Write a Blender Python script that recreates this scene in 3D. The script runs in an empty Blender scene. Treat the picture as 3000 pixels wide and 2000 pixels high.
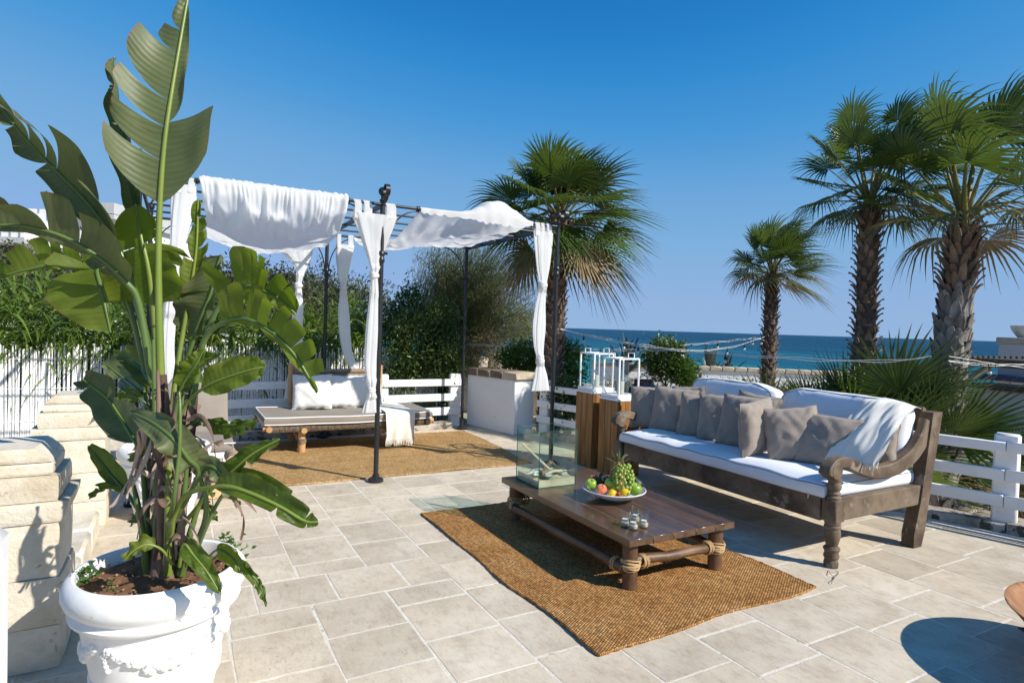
import bpy, bmesh, math, random
import numpy as np
from mathutils import Vector, Matrix, noise as mnoise
random.seed(7)
rng = np.random.default_rng(11)
R = math.radians
SC = bpy.context.scene
COL = SC.collection

# ------------------------------------------------------------------ camera
F, PITCH, ROLL, YAW, CAMH = 1785.85, R(1.42526), R(1.76825), R(28.86624), 1.55
_fwh = Vector((math.sin(YAW), math.cos(YAW), 0)); _rt = Vector((math.cos(YAW), -math.sin(YAW), 0)); _up = Vector((0, 0, 1))
FW = math.cos(PITCH) * _fwh - math.sin(PITCH) * _up
_uc = math.cos(PITCH) * _up + math.sin(PITCH) * _fwh
XI = math.cos(ROLL) * _rt + math.sin(ROLL) * _uc
YI = math.sin(ROLL) * _rt - math.cos(ROLL) * _uc
cam_d = bpy.data.cameras.new('camera'); cam = bpy.data.objects.new('camera', cam_d); COL.objects.link(cam)
cam_d.sensor_width = 36.0; cam_d.lens = F / 3000 * 36.0; cam_d.clip_start = 0.05; cam_d.clip_end = 60000
cam.matrix_world = Matrix(((XI.x, -YI.x, -FW.x, 0), (XI.y, -YI.y, -FW.y, 0), (XI.z, -YI.z, -FW.z, CAMH), (0, 0, 0, 1)))
SC.camera = cam

# ------------------------------------------------------------------ world and sun
SUN_EL, SUN_AZ = R(36), R(146)          # azimuth clockwise from +Y
world = bpy.data.worlds.new('World'); SC.world = world; world.use_nodes = True
wn = world.node_tree; bg = wn.nodes['Background']
sky = wn.nodes.new('ShaderNodeTexSky'); sky.sky_type = 'NISHITA'; sky.sun_disc = False
sky.sun_elevation = SUN_EL; sky.sun_rotation = SUN_AZ; sky.altitude = 0
sky.air_density = 1.0; sky.dust_density = 0.0; sky.ozone_density = 6.0; sky.altitude = 2000
SKY_STRENGTH, EXPOSURE = 0.13, 0.35
def _w(a, op, k):
    n = wn.nodes.new('ShaderNodeVectorMath'); n.operation = op; wn.links.new(a, n.inputs[0]); n.inputs['Scale'].default_value = k; return n.outputs[0]
crv = wn.nodes.new('ShaderNodeRGBCurve'); crv.mapping.use_clip = False     # deep Mediterranean blue: one tone curve per channel over the whole sky
_cv = (((0, 0), (.08, .018), (.105, .052), (.178, .18), (.38, .275), (.62, .295), (1.0, .34), (2, 1.3)),
       ((0, 0), (.162, .20), (.212, .285), (.352, .41), (.624, .45), (.78, .465), (1.0, .50), (2, 1.35)),
       ((0, 0), (.361, .56), (.451, .655), (.665, .72), (.86, .735), (1.0, .76), (2, 1.5)))
for k, pts in enumerate(_cv):
    c = crv.mapping.curves[k]
    pts = [(a / 2, b_ / 2) for a, b_ in pts]; c.points[0].location = pts[0]; c.points[1].location = pts[-1]
    for q in pts[1:-1]: c.points.new(*q)
crv.mapping.update()
wn.links.new(_w(sky.outputs[0], 'SCALE', SKY_STRENGTH / 2), crv.inputs['Color'])
wn.links.new(_w(crv.outputs[0], 'SCALE', 2 / SKY_STRENGTH / 2 ** EXPOSURE), bg.inputs['Color'])
bg.inputs['Strength'].default_value = SKY_STRENGTH
sun_d = bpy.data.lights.new('sun', 'SUN'); sun = bpy.data.objects.new('sun', sun_d); COL.objects.link(sun)
sun_d.energy = 5.0; sun_d.angle = R(0.5); sun_d.color = (1.0, 0.95, 0.87)
_to = Vector((math.sin(SUN_AZ) * math.cos(SUN_EL), math.cos(SUN_AZ) * math.cos(SUN_EL), math.sin(SUN_EL)))
sun.rotation_euler = (-_to).to_track_quat('-Z', 'Y').to_euler()
vs_ = SC.view_settings; vs_.view_transform = 'Standard'; vs_.look = 'None'; vs_.exposure = EXPOSURE; vs_.gamma = 1.0
vs_.use_curve_mapping = False
SC.cycles.max_bounces = 10; SC.cycles.transparent_max_bounces = 24

# ------------------------------------------------------------------ survey helpers: places measured in the photograph (2352 px wide) turned into points of the real scene
QS = 3000 / 2352
def ray(x, y):
    return FW + XI * ((x * QS - 1500) / F) + YI * ((y * QS - 1000) / F)
CAMP = Vector((0, 0, CAMH))
def gz(x, y, z=0.0):
    r = ray(x, y); return CAMP + r * ((z - CAMH) / r.z)
def ay(x, y, Y):
    r = ray(x, y); return CAMP + r * (Y / r.y)
def ax(x, y, X):
    r = ray(x, y); return CAMP + r * (X / r.x)
def dp(x, y, d):
    return CAMP + ray(x, y) * d
def proj(p):
    d = Vector(p) - CAMP; z = d.dot(FW)
    if z < 0.05: return (-9999, -9999)
    return ((1500 + F * d.dot(XI) / z) / QS, (1000 + F * d.dot(YI) / z) / QS)

# ------------------------------------------------------------------ mesh builder
class MB:
    def __init__(s): s.v = []; s.f = []; s.m = []; s.uv = None
    def add(s, vs, fs, mi=0):
        o = len(s.v); s.v += [tuple(v) for v in vs]; s.f += [tuple(i + o for i in f) for f in fs]; s.m += [mi] * len(fs); return s
    def box(s, c, d, rot=None, bev=0.0, mi=0):
        hx, hy, hz = d[0] / 2, d[1] / 2, d[2] / 2
        c = Vector(c); rot = rot or Matrix.Identity(3)
        if bev <= 0:
            vs = [c + rot @ Vector((x * hx, y * hy, z * hz)) for x in (-1, 1) for y in (-1, 1) for z in (-1, 1)]
            return s.add(vs, [(0, 1, 3, 2), (4, 6, 7, 5), (0, 4, 5, 1), (2, 3, 7, 6), (0, 2, 6, 4), (1, 5, 7, 3)], mi)
        b = min(bev, hx * .95, hy * .95, hz * .95); vs = []; idx = {}
        for x in (-1, 1):
            for y in (-1, 1):
                for z in (-1, 1):
                    for a in range(3):
                        p = [x * (hx - b), y * (hy - b), z * (hz - b)]
                        p[a] = (x * hx, y * hy, z * hz)[a]
                        idx[(x, y, z, a)] = len(vs); vs.append(c + rot @ Vector(p))
        fs = []
        for a in range(3):
            o = [k for k in range(3) if k != a]
            for sg in (-1, 1):
                q = []
                for (i, j) in ((-1, -1), (1, -1), (1, 1), (-1, 1)):
                    k = [0, 0, 0]; k[a] = sg; k[o[0]] = i; k[o[1]] = j; q.append(idx[(*k, a)])
                flip = (sg < 0) != (a == 1)
                fs.append(tuple(reversed(q)) if flip else tuple(q))
        for a in range(3):
            o = [k for k in range(3) if k != a]
            for i in (-1, 1):
                for j in (-1, 1):
                    k0 = [0, 0, 0]; k0[a] = -1; k0[o[0]] = i; k0[o[1]] = j
                    k1 = list(k0); k1[a] = 1
                    q = (idx[(*k0, o[0])], idx[(*k1, o[0])], idx[(*k1, o[1])], idx[(*k0, o[1])])
                    fs.append(q)
        for x in (-1, 1):
            for y in (-1, 1):
                for z in (-1, 1):
                    fs.append((idx[(x, y, z, 0)], idx[(x, y, z, 1)], idx[(x, y, z, 2)]))
        return s.add(vs, fs, mi)
    def tube(s, pts, rad, n=8, cap=True, mi=0, jit=0.0, flat=1.0):
        pts = [Vector(p) for p in pts]; k = len(pts)
        rad = [rad] * k if isinstance(rad, (int, float)) else list(rad)
        t0 = (pts[1] - pts[0]).normalized()
        u = t0.orthogonal().normalized()
        vs = []; fs = []
        for i in range(k):
            t = (pts[min(i + 1, k - 1)] - pts[max(i - 1, 0)])
            t = t.normalized() if t.length > 1e-9 else t0
            u = (u - t * u.dot(t)); u = u.normalized() if u.length > 1e-6 else t.orthogonal().normalized()
            w = t.cross(u)
            for j in range(n):
                a = 2 * math.pi * j / n; r = rad[i] * (1 + (random.uniform(-jit, jit) if jit else 0))
                vs.append(pts[i] + u * math.cos(a) * r + w * math.sin(a) * r * flat)
        for i in range(k - 1):
            for j in range(n):
                j2 = (j + 1) % n
                fs.append((i * n + j, i * n + j2, (i + 1) * n + j2, (i + 1) * n + j))
        if cap:
            fs.append(tuple(reversed(range(n)))); fs.append(tuple(range((k - 1) * n, k * n)))
        return s.add(vs, fs, mi)
    def lathe(s, prof, n=24, c=(0, 0, 0), rot=None, mi=0, cap=False):
        c = Vector(c); rot = rot or Matrix.Identity(3); k = len(prof)
        vs = [c + rot @ Vector((r * math.cos(2 * math.pi * j / n), r * math.sin(2 * math.pi * j / n), z)) for r, z in prof for j in range(n)]
        fs = [(i * n + j, i * n + (j + 1) % n, (i + 1) * n + (j + 1) % n, (i + 1) * n + j) for i in range(k - 1) for j in range(n)]
        if cap: fs += [tuple(reversed(range(n))), tuple(range((k - 1) * n, k * n))]
        return s.add(vs, fs, mi)
    def ball(s, c, r, nu=12, nv=8, rot=None, mi=0):
        r = (r, r, r) if isinstance(r, (int, float)) else r
        rot = rot or Matrix.Identity(3); c = Vector(c)
        vs = [c + rot @ Vector((0, 0, r[2]))]
        for i in range(1, nv):
            p = math.pi * i / nv
            for j in range(nu):
                a = 2 * math.pi * j / nu
                vs.append(c + rot @ Vector((r[0] * math.sin(p) * math.cos(a), r[1] * math.sin(p) * math.sin(a), r[2] * math.cos(p))))
        vs.append(c + rot @ Vector((0, 0, -r[2]))); L = len(vs) - 1
        fs = [(0, 1 + j, 1 + (j + 1) % nu) for j in range(nu)]
        for i in range(nv - 2):
            for j in range(nu):
                a = 1 + i * nu + j; b = 1 + i * nu + (j + 1) % nu
                fs.append((a, a + nu, b + nu, b))
        o = 1 + (nv - 2) * nu
        fs += [(L, o + (j + 1) % nu, o + j) for j in range(nu)]
        return s.add(vs, fs, mi)
    def grid(s, fn, nu, nv, mi=0):
        vs = [fn(i / nu, j / nv) for j in range(nv + 1) for i in range(nu + 1)]
        fs = [(j * (nu + 1) + i, j * (nu + 1) + i + 1, (j + 1) * (nu + 1) + i + 1, (j + 1) * (nu + 1) + i) for j in range(nv) for i in range(nu)]
        return s.add(vs, fs, mi)
    def prism(s, poly, d, mi=0):
        """poly: 3-D points of one face; d: extrusion vector"""
        n = len(poly); d = Vector(d); vs = [Vector(p) for p in poly] + [Vector(p) + d for p in poly]
        fs = [tuple(reversed(range(n))), tuple(range(n, 2 * n))] + [(i, (i + 1) % n, n + (i + 1) % n, n + i) for i in range(n)]
        return s.add(vs, fs, mi)
    def mesh(s, name, mats, smooth=40, o=(0, 0, 0)):
        me = bpy.data.meshes.new(name); o = Vector(o)
        me.from_pydata([(v[0] - o[0], v[1] - o[1], v[2] - o[2]) for v in s.v], [], s.f)
        mats = mats if isinstance(mats, (list, tuple)) else [mats]
        for m in mats: me.materials.append(m)
        if len(mats) > 1: me.polygons.foreach_set('material_index', s.m)
        bm = bmesh.new(); bm.from_mesh(me); bmesh.ops.recalc_face_normals(bm, faces=bm.faces); bm.to_mesh(me); bm.free()
        if smooth:
            me.polygons.foreach_set('use_smooth', [True] * len(me.polygons)); me.set_sharp_from_angle(angle=R(smooth))
        me.update(); return me
    def build(s, name, mats, parent=None, smooth=40, at=None, kind=None):
        """vertices are in scene coordinates; the object's own origin goes to its base"""
        if parent is None and at is None:
            a = np.array(s.v); at = ((a[:, 0].min() + a[:, 0].max()) / 2, (a[:, 1].min() + a[:, 1].max()) / 2, a[:, 2].min())
        w = origin(parent) if parent else Vector((0, 0, 0))
        a = Vector(at) if at is not None else w
        ob = bpy.data.objects.new(name, s.mesh(name, mats, smooth, a)); COL.objects.link(ob)
        if parent: ob.parent = parent
        ob.location = a - w
        if kind: ob['kind'] = kind
        return ob
def origin(o):
    w = Vector((0, 0, 0))
    while o is not None: w += o.location; o = o.parent
    return w
def fast_mesh(name, V, Q, mats, midx=None, smooth=False, uv=None):
    """numpy vertices (n,3) and quads/tris (m,k)"""
    me = bpy.data.meshes.new(name); V = np.asarray(V, np.float32); Q = np.asarray(Q, np.int32); m, k = Q.shape
    me.vertices.add(len(V)); me.vertices.foreach_set('co', V.ravel())
    me.loops.add(m * k); me.loops.foreach_set('vertex_index', Q.ravel())
    me.polygons.add(m); me.polygons.foreach_set('loop_start', np.arange(0, m * k, k, dtype=np.int32)); me.polygons.foreach_set('loop_total', np.full(m, k, np.int32))
    for mt in (mats if isinstance(mats, (list, tuple)) else [mats]): me.materials.append(mt)
    if midx is not None: me.polygons.foreach_set('material_index', np.asarray(midx, np.int32))
    if smooth: me.polygons.foreach_set('use_smooth', np.ones(m, bool))
    if uv is not None:
        l = me.uv_layers.new(name='UVMap'); l.data.foreach_set('uv', np.asarray(uv, np.float32)[Q.ravel()].ravel())
    me.update(calc_edges=True); return me
def put(name, me, parent=None, loc=(0, 0, 0), kind=None, rot=None):
    ob = bpy.data.objects.new(name, me); COL.objects.link(ob); ob.parent = parent; ob.location = loc
    if rot: ob.rotation_euler = rot
    if kind: ob['kind'] = kind
    return ob
def tag(o, label, cat, group=None):
    o['label'] = label; o['category'] = cat
    if group: o['group'] = group
    return o
def thing(name, label, cat, loc, group=None, rz=0.0):
    o = bpy.data.objects.new(name, None); o.empty_display_size = 0.1; COL.objects.link(o); o.location = loc; o.rotation_euler = (0, 0, rz)
    return tag(o, label, cat, group)
def copy_tree(o, parent=None):
    c = o.copy(); COL.objects.link(c); c.parent = parent
    for ch in list(o.children): copy_tree(ch, c)
    return c
def rotz(a): return Matrix.Rotation(a, 3, 'Z')
def frame_mat(xa, za):
    """rotation whose local z is za and local x close to xa"""
    z = Vector(za).normalized(); x = Vector(xa); x = (x - z * x.dot(z)).normalized(); y = z.cross(x)
    return Matrix((x, y, z)).transposed()
def spline(pts, n):
    """Catmull-Rom through points (any dimension), n samples"""
    P = np.array([tuple(p) for p in pts], float); k = len(P)
    P = np.vstack([2 * P[0] - P[1], P, 2 * P[-1] - P[-2]])
    out = []
    for i in range(n):
        t = i / (n - 1) * (k - 1); a = min(int(t), k - 2); t -= a
        p0, p1, p2, p3 = P[a], P[a + 1], P[a + 2], P[a + 3]
        out.append(.5 * (2 * p1 + (p2 - p0) * t + (2 * p0 - 5 * p1 + 4 * p2 - p3) * t * t + (3 * p1 - p0 - 3 * p2 + p3) * t ** 3))
    return np.array(out)
def nz(p, s=1.0): return mnoise.noise(Vector(p) * s)

# ------------------------------------------------------------------ materials
def nodes_of(name):
    m = bpy.data.materials.new(name); m.use_nodes = True; nt = m.node_tree
    return m, nt, nt.nodes['Principled BSDF'], nt.nodes['Material Output']
def N(nt, typ, **kw):
    n = nt.nodes.new(typ)
    for k, v in kw.items(): setattr(n, k, v)
    return n
def mathn(nt, op, a, b=None):
    n = N(nt, 'ShaderNodeMath', operation=op)
    for i, x in enumerate((a, b)):
        if x is None: continue
        if isinstance(x, (int, float)): n.inputs[i].default_value = x
        else: nt.links.new(x, n.inputs[i])
    return n.outputs[0]
def mixc(nt, f, a, b, mode='MIX'):
    n = N(nt, 'ShaderNodeMix', data_type='RGBA', blend_type=mode)
    for i, x in ((0, f), (6, a), (7, b)):
        if isinstance(x, (int, float)): n.inputs[i].default_value = x
        elif isinstance(x, tuple): n.inputs[i].default_value = (*x[:3], 1)
        else: nt.links.new(x, n.inputs[i])
    return n.outputs[2]
def rampn(nt, fac, stops):
    n = N(nt, 'ShaderNodeValToRGB'); e = n.color_ramp.elements
    while len(e) < len(stops): e.new(.5)
    for i, (p, c) in enumerate(stops): e[i].position = p; e[i].color = (*c, 1)
    nt.links.new(fac, n.inputs[0]); return n.outputs[0]
def coords(nt, stretch=(1, 1, 1), rnd=True, kind='Object'):
    tc = N(nt, 'ShaderNodeTexCoord'); mp = N(nt, 'ShaderNodeMapping'); mp.inputs['Scale'].default_value = stretch
    nt.links.new(tc.outputs[kind], mp.inputs[0])
    if not rnd: return mp.outputs[0]
    oi = N(nt, 'ShaderNodeObjectInfo'); ad = N(nt, 'ShaderNodeVectorMath', operation='ADD')
    mu = mathn(nt, 'MULTIPLY', oi.outputs['Random'], 37.0)
    nt.links.new(mp.outputs[0], ad.inputs[0]); nt.links.new(mu, ad.inputs[1]); return ad.outputs[0]
def noisen(nt, vec, scale, detail=4, rough=.6, dist=0):
    n = N(nt, 'ShaderNodeTexNoise'); n.inputs['Scale'].default_value = scale; n.inputs['Detail'].default_value = detail
    n.inputs['Roughness'].default_value = rough; n.inputs['Distortion'].default_value = dist
    nt.links.new(vec, n.inputs['Vector']); return n.outputs['Fac']
def bumpn(nt, h, strength, dist=.01):
    b = N(nt, 'ShaderNodeBump'); b.inputs['Strength'].default_value = strength; b.inputs['Distance'].default_value = dist
    nt.links.new(h, b.inputs['Height']); return b.outputs[0]
def mat(name, cols, scale=4, stretch=(1, 1, 1), rough=.6, bump=0, bscale=40, bdist=.01, metallic=0, transl=0, rand=0.0, island=0.0, spec=.5, spots=None, rnd=True, detail=5, sheen=0, coat=0, tcol=None):
    """noise-driven colour ramp over cols; rand: brightness change per object; island: per loose piece; spots=(colour, scale, threshold)"""
    m, nt, bs, out = nodes_of(name); v = coords(nt, stretch, rnd)
    f = noisen(nt, v, scale, detail)
    k = len(cols)
    c = rampn(nt, f, [(.3 + .4 * i / max(1, k - 1), cl) for i, cl in enumerate(cols)]) if k > 1 else None
    if c is None:
        c = mixc(nt, 0.0, cols[0], cols[0])
    if island:
        g = N(nt, 'ShaderNodeNewGeometry'); r = mathn(nt, 'MULTIPLY_ADD', g.outputs['Random Per Island'], 2 * island)
        nt.nodes[-1].inputs[2].default_value = 1 - island
        cm = N(nt, 'ShaderNodeVectorMath', operation='SCALE'); nt.links.new(c, cm.inputs[0]); nt.links.new(r, cm.inputs['Scale']); c = cm.outputs[0]
    if rand:
        oi = N(nt, 'ShaderNodeObjectInfo'); r = mathn(nt, 'MULTIPLY_ADD', oi.outputs['Random'], 2 * rand)
        nt.nodes[-1].inputs[2].default_value = 1 - rand
        cm = N(nt, 'ShaderNodeVectorMath', operation='SCALE'); nt.links.new(c, cm.inputs[0]); nt.links.new(r, cm.inputs['Scale']); c = cm.outputs[0]
    if spots:
        sf = noisen(nt, v, spots[1], 3, .55); sf = rampn(nt, sf, [(spots[2], (0, 0, 0)), (spots[2] + .06, (1, 1, 1))])
        c = mixc(nt, sf, c, spots[0])
    nt.links.new(c, bs.inputs['Base Color'])
    bs.inputs['Roughness'].default_value = rough; bs.inputs['Metallic'].default_value = metallic; bs.inputs['Specular IOR Level'].default_value = spec
    if sheen: bs.inputs['Sheen Weight'].default_value = sheen
    if coat: bs.inputs['Coat Weight'].default_value = coat; bs.inputs['Coat Roughness'].default_value = .12
    if bump:
        h = noisen(nt, v, bscale, 6, .65); nb = bumpn(nt, h, bump, bdist); nt.links.new(nb, bs.inputs['Normal'])
    if transl:
        t = N(nt, 'ShaderNodeBsdfTranslucent'); mx = N(nt, 'ShaderNodeMixShader'); mx.inputs[0].default_value = transl
        if tcol: nt.links.new(mixc(nt, .75, c, tcol), t.inputs[0])
        else: nt.links.new(c, t.inputs[0])
        nt.links.new(bs.outputs[0], mx.inputs[1]); nt.links.new(t.outputs[0], mx.inputs[2]); nt.links.new(mx.outputs[0], out.inputs[0])
    return m
def glass_mat(name, tint=(.93, .97, .95), edge=.035):
    """thin pane: clear body with a Fresnel mirror on top"""
    m, nt, bs, out = nodes_of(name); nt.nodes.remove(bs)
    tr = N(nt, 'ShaderNodeBsdfTransparent'); tr.inputs[0].default_value = (*tint, 1)
    gl = N(nt, 'ShaderNodeBsdfGlossy'); gl.inputs['Roughness'].default_value = .01; gl.inputs[0].default_value = (1, 1, 1, 1)
    lw = N(nt, 'ShaderNodeLayerWeight'); lw.inputs[0].default_value = .5; mx = N(nt, 'ShaderNodeMixShader')
    fr = mathn(nt, 'ADD', mathn(nt, 'MULTIPLY', mathn(nt, 'POWER', lw.outputs['Facing'], 5.0), .9), edge)
    nt.links.new(fr, mx.inputs[0]); nt.links.new(tr.outputs[0], mx.inputs[1]); nt.links.new(gl.outputs[0], mx.inputs[2])
    nt.links.new(mx.outputs[0], out.inputs[0]); return m
# ------------------------------------------------------------------ shared materials
WHITE = mat('white_paint', [(.74, .74, .73), (.80, .80, .79), (.83, .83, .82)], 9, rough=.45, bump=.12, bscale=60, bdist=.004, spots=((.60, .58, .54), 23, .70))
PLASTER = mat('white_plaster', [(.76, .75, .73), (.82, .81, .79)], 3, rough=.85, bump=.25, bscale=45, bdist=.006, spots=((.66, .63, .58), 7, .72))
IRON = mat('black_iron', [(.022, .024, .028), (.035, .037, .04)], 20, rough=.38, bump=.08, bscale=120, metallic=.4)
CLOTH = mat('white_voile', [(.88, .88, .87), (.92, .92, .91)], 6, rough=.9, bump=.15, bscale=300, bdist=.001, transl=.52, spec=.10)
LIMESTONE = mat('limestone_block', [(.52, .43, .30), (.62, .54, .41), (.68, .61, .49), (.56, .49, .38)], 6, rough=.9, bump=.55, bscale=50, bdist=.012, spots=((.40, .33, .23), 18, .68), rand=.06)
KERBSTONE = mat('whitewashed_kerb', [(.20, .17, .13), (.38, .33, .27), (.56, .51, .43)], 4, rough=.92, bump=.7, bscale=30, bdist=.02, spots=((.09, .075, .055), 9, .56))
# ------------------------------------------------------------------ ground, sea
GROUND = mat('sandy_ground', [(.30, .25, .17), (.40, .33, .23), (.26, .24, .15)], .8, rough=.95, bump=.6, bscale=6, bdist=.05, rnd=False)
SN = Vector((.966, .259, 0))
def ground_z(x, y):
    s = SN.x * x + SN.y * y
    z = -.42
    if s > 16: z -= 2.9 * min(1, (s - 16) / 22) ** 1.3
    if s > 38: z -= min(4, (s - 38) * .08)
    return z
gx = [-6000, -1500, -400, -120, -60, -30, -15, -8, -4, 0, 3, 6, 9, 12, 15, 18, 21, 24, 28, 32, 36, 40, 45, 50, 60, 80, 120, 400, 1500, 6000, 15000]
gyl = [-6000, -1000, -200, -60, -25, -12, -6, -3, 0, 3, 6, 9, 12, 16, 20, 25, 30, 40, 50, 70, 100, 200, 600, 2000, 6000, 15000]
b = MB(); b.v = [(x, y, ground_z(x, y)) for y in gyl for x in gx]
nx = len(gx); b.f = [(j * nx + i, j * nx + i + 1, (j + 1) * nx + i + 1, (j + 1) * nx + i) for j in range(len(gyl) - 1) for i in range(nx - 1)]; b.m = [0] * len(b.f)
b.build('ground', GROUND, kind='structure', at=(0, 0, -.42), smooth=80)

def sea_mat():
    m, nt, bs, out = nodes_of('sea_water')
    tc = N(nt, 'ShaderNodeTexCoord'); sx = N(nt, 'ShaderNodeSeparateXYZ'); nt.links.new(tc.outputs['Object'], sx.inputs[0])
    s = mathn(nt, 'ADD', mathn(nt, 'MULTIPLY', sx.outputs[0], SN.x), mathn(nt, 'MULTIPLY', sx.outputs[1], SN.y))
    mp = N(nt, 'ShaderNodeMapping'); mp.inputs['Rotation'].default_value = (0, 0, -R(15)); mp.inputs['Scale'].default_value = (.045, .009, 1); nt.links.new(tc.outputs['Object'], mp.inputs[0])
    patch = noisen(nt, mp.outputs[0], 1.0, 4, .6)
    t = mathn(nt, 'ADD', mathn(nt, 'LOGARITHM', mathn(nt, 'MAXIMUM', s, 20), 10), mathn(nt, 'MULTIPLY', mathn(nt, 'SUBTRACT', patch, .5), .9))
    t2 = mathn(nt, 'DIVIDE', mathn(nt, 'SUBTRACT', t, 1.45), 1.1)
    c = rampn(nt, t2, [(0, (.018, .28, .29)), (.28, (.010, .215, .245)), (.48, (.004, .115, .17)), (.8, (.002, .056, .112)), (1, (.002, .048, .10))])
    nt.links.new(c, bs.inputs['Base Color']); bs.inputs['Roughness'].default_value = .34; bs.inputs['Specular IOR Level'].default_value = .02
    mp2 = N(nt, 'ShaderNodeMapping'); mp2.inputs['Rotation'].default_value = (0, 0, -R(15)); mp2.inputs['Scale'].default_value = (.55, .16, 1); nt.links.new(tc.outputs['Object'], mp2.inputs[0])
    w1 = noisen(nt, mp2.outputs[0], 1.0, 8, .62, .4)
    nt.links.new(bumpn(nt, w1, 1.0, 1.6), bs.inputs['Normal'])
    foam = rampn(nt, w1, [(.745, (0, 0, 0)), (.77, (1, 1, 1))]); c2 = mixc(nt, foam, c, (.7, .75, .78)); nt.links.new(c2, bs.inputs['Base Color'])
    return m
sx_ = [20, 30, 40, 60, 100, 200, 600, 2000, 8000, 30000]; sy_ = [-30000, -4000, -500, -60, 0, 60, 200, 800, 4000, 30000]
b = MB(); b.v = [(SN.x * s - SN.y * t, SN.y * s + SN.x * t, -2.25) for t in sy_ for s in sx_]
n_ = len(sx_); b.f = [(j * n_ + i, j * n_ + i + 1, (j + 1) * n_ + i + 1, (j + 1) * n_ + i) for j in range(len(sy_) - 1) for i in range(n_ - 1)]; b.m = [0] * len(b.f)
b.build('sea', sea_mat(), kind='structure', at=(0, 0, -2.25), smooth=0)

# ------------------------------------------------------------------ terrace of limestone flags
def tile_mat():
    m, nt, bs, out = nodes_of('limestone_flag'); v = coords(nt, (1, 1, 1), True)
    g = N(nt, 'ShaderNodeTexCoord').outputs['Object']
    big = noisen(nt, v, 2.2, 4, .6); c = rampn(nt, big, [(.25, (.48, .40, .295)), (.5, (.58, .495, .375)), (.75, (.66, .575, .45))])
    mp = N(nt, 'ShaderNodeMapping'); mp.inputs['Scale'].default_value = (1.25, 1, 1); nt.links.new(v, mp.inputs[0])
    st = rampn(nt, noisen(nt, mp.outputs[0], 7, 6, .7), [(.48, (1, 1, 1)), (.70, (.66, .64, .61))]); c = mixc(nt, .55, c, st, 'MULTIPLY')
    fl = rampn(nt, noisen(nt, mp.outputs[0], 60, 5, .7), [(.57, (1, 1, 1)), (.70, (.52, .50, .47))]); c = mixc(nt, mathn(nt, 'MULTIPLY', rampn(nt, noisen(nt, v, 1.7, 3, .5), [(.42, (0, 0, 0)), (.62, (1, 1, 1))]), .8), c, fl, 'MULTIPLY')
    mp3 = N(nt, 'ShaderNodeMapping'); mp3.inputs['Scale'].default_value = (9, 3, 1); nt.links.new(v, mp3.inputs[0]); sk = rampn(nt, noisen(nt, mp3.outputs[0], 5, 7, .75, .6), [(.50, (1, 1, 1)), (.66, (.74, .72, .69))]); c = mixc(nt, .7, c, sk, 'MULTIPLY')
    pale = rampn(nt, noisen(nt, v, 3.7, 5, .7), [(.6, (0, 0, 0)), (.74, (1, 1, 1))]); c = mixc(nt, mathn(nt, 'MULTIPLY', pale, .35), c, (.62, .58, .52))
    oi = N(nt, 'ShaderNodeObjectInfo'); r = mathn(nt, 'ADD', mathn(nt, 'MULTIPLY', oi.outputs['Random'], .24), .87)
    sc = N(nt, 'ShaderNodeVectorMath', operation='SCALE'); nt.links.new(c, sc.inputs[0]); nt.links.new(r, sc.inputs['Scale'])
    nt.links.new(sc.outputs[0], bs.inputs['Base Color']); bs.inputs['Roughness'].default_value = .78; bs.inputs['Specular IOR Level'].default_value = .3
    h = mathn(nt, 'ADD', noisen(nt, v, 5, 5, .6), mathn(nt, 'MULTIPLY', noisen(nt, v, 70, 4, .6), .18))
    nt.links.new(bumpn(nt, h, .30, .014), bs.inputs['Normal']); return m
TILE = tile_mat()
MORTAR = mat('pale_mortar', [(.57, .51, .42), (.67, .61, .52), (.74, .69, .61)], 12, rough=.95, bump=.6, bscale=60, bdist=.008, spots=((.42, .37, .30), 16, .66), rnd=False)
def fence_x(y): return 4.50 + (7.35 - y) * .2748          # the right-hand edge of the terrace
b = MB(); b.grid(lambda u, v: (-3.2 + u * (fence_x(-2 + v * 10.35) + 3.25 + .12), -2 + v * 10.35, -.0016), 8, 12)
terrace = b.build('terrace', MORTAR, kind='structure', at=(0, 0, 0), smooth=0)
lines = [.25 + .4167 * k for k in range(-8, 6)] + [2.79, 3.24, 3.69, 4.13, 4.57, 5.0, 5.43, 5.86, 6.3]
random.seed(3); flags = []
for k in range(len(lines) - 1):
    x0, x1 = lines[k], lines[k + 1]; y = -1.2
    cuts = []
    rr = random.Random(k * 7 + 1)
    if x1 < 1.6:
        yy = 3.385
        seq = [2.98, 2.60, 2.2, 1.8, 1.4, .95] if k % 2 else [3.16, 2.75, 2.36, 1.98, 1.55, 1.1]
        cuts = [3.385] + seq + [.6 - .42 * i for i in range(5)]
        y = 3.775; up = [3.775]
        y = 3.97 if k % 2 else 4.2
        while y < 8.6: up.append(y); y += rr.choice([.40, .42, .43, .46, .41])
        cuts += up
    else:
        y = -1.2 + rr.uniform(0, .4)
        if x0 > 2.8: y = 1.62 - .41 * 7 + (0.2 if k % 2 else 0) + rr.uniform(-.03, .03)
        while y < 8.6: cuts.append(y); y += rr.choice([.38, .40, .41, .42, .44, .61 if rr.random() < .25 else .41])
    cuts = sorted(cuts)
    for a, c in zip(cuts[:-1], cuts[1:]):
        if a > 8.2: continue
        if x1 < 1.6 and abs(a - 3.385) < .01:        # the cross band: joints shifted
            flags.append((x0 + .155, x1 + .155, a, c)); continue
        flags.append((x0, x1, a, c))
def shown(cx, cy, m=60):
    x, y = proj((cx, cy, 0)); return -m < x < 2352 + m and y < 1568 + m * 2 and y > 0
def in_rug(x0, x1, y0, y1): return (x0 > 1.82 and x1 < 3.4 and y0 > 2.35 and y1 < 4.58) or (x0 > .75 and x1 < 3.4 and y0 > 5.98 and y1 < 7.95)
keep = []
rest = MB()
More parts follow.
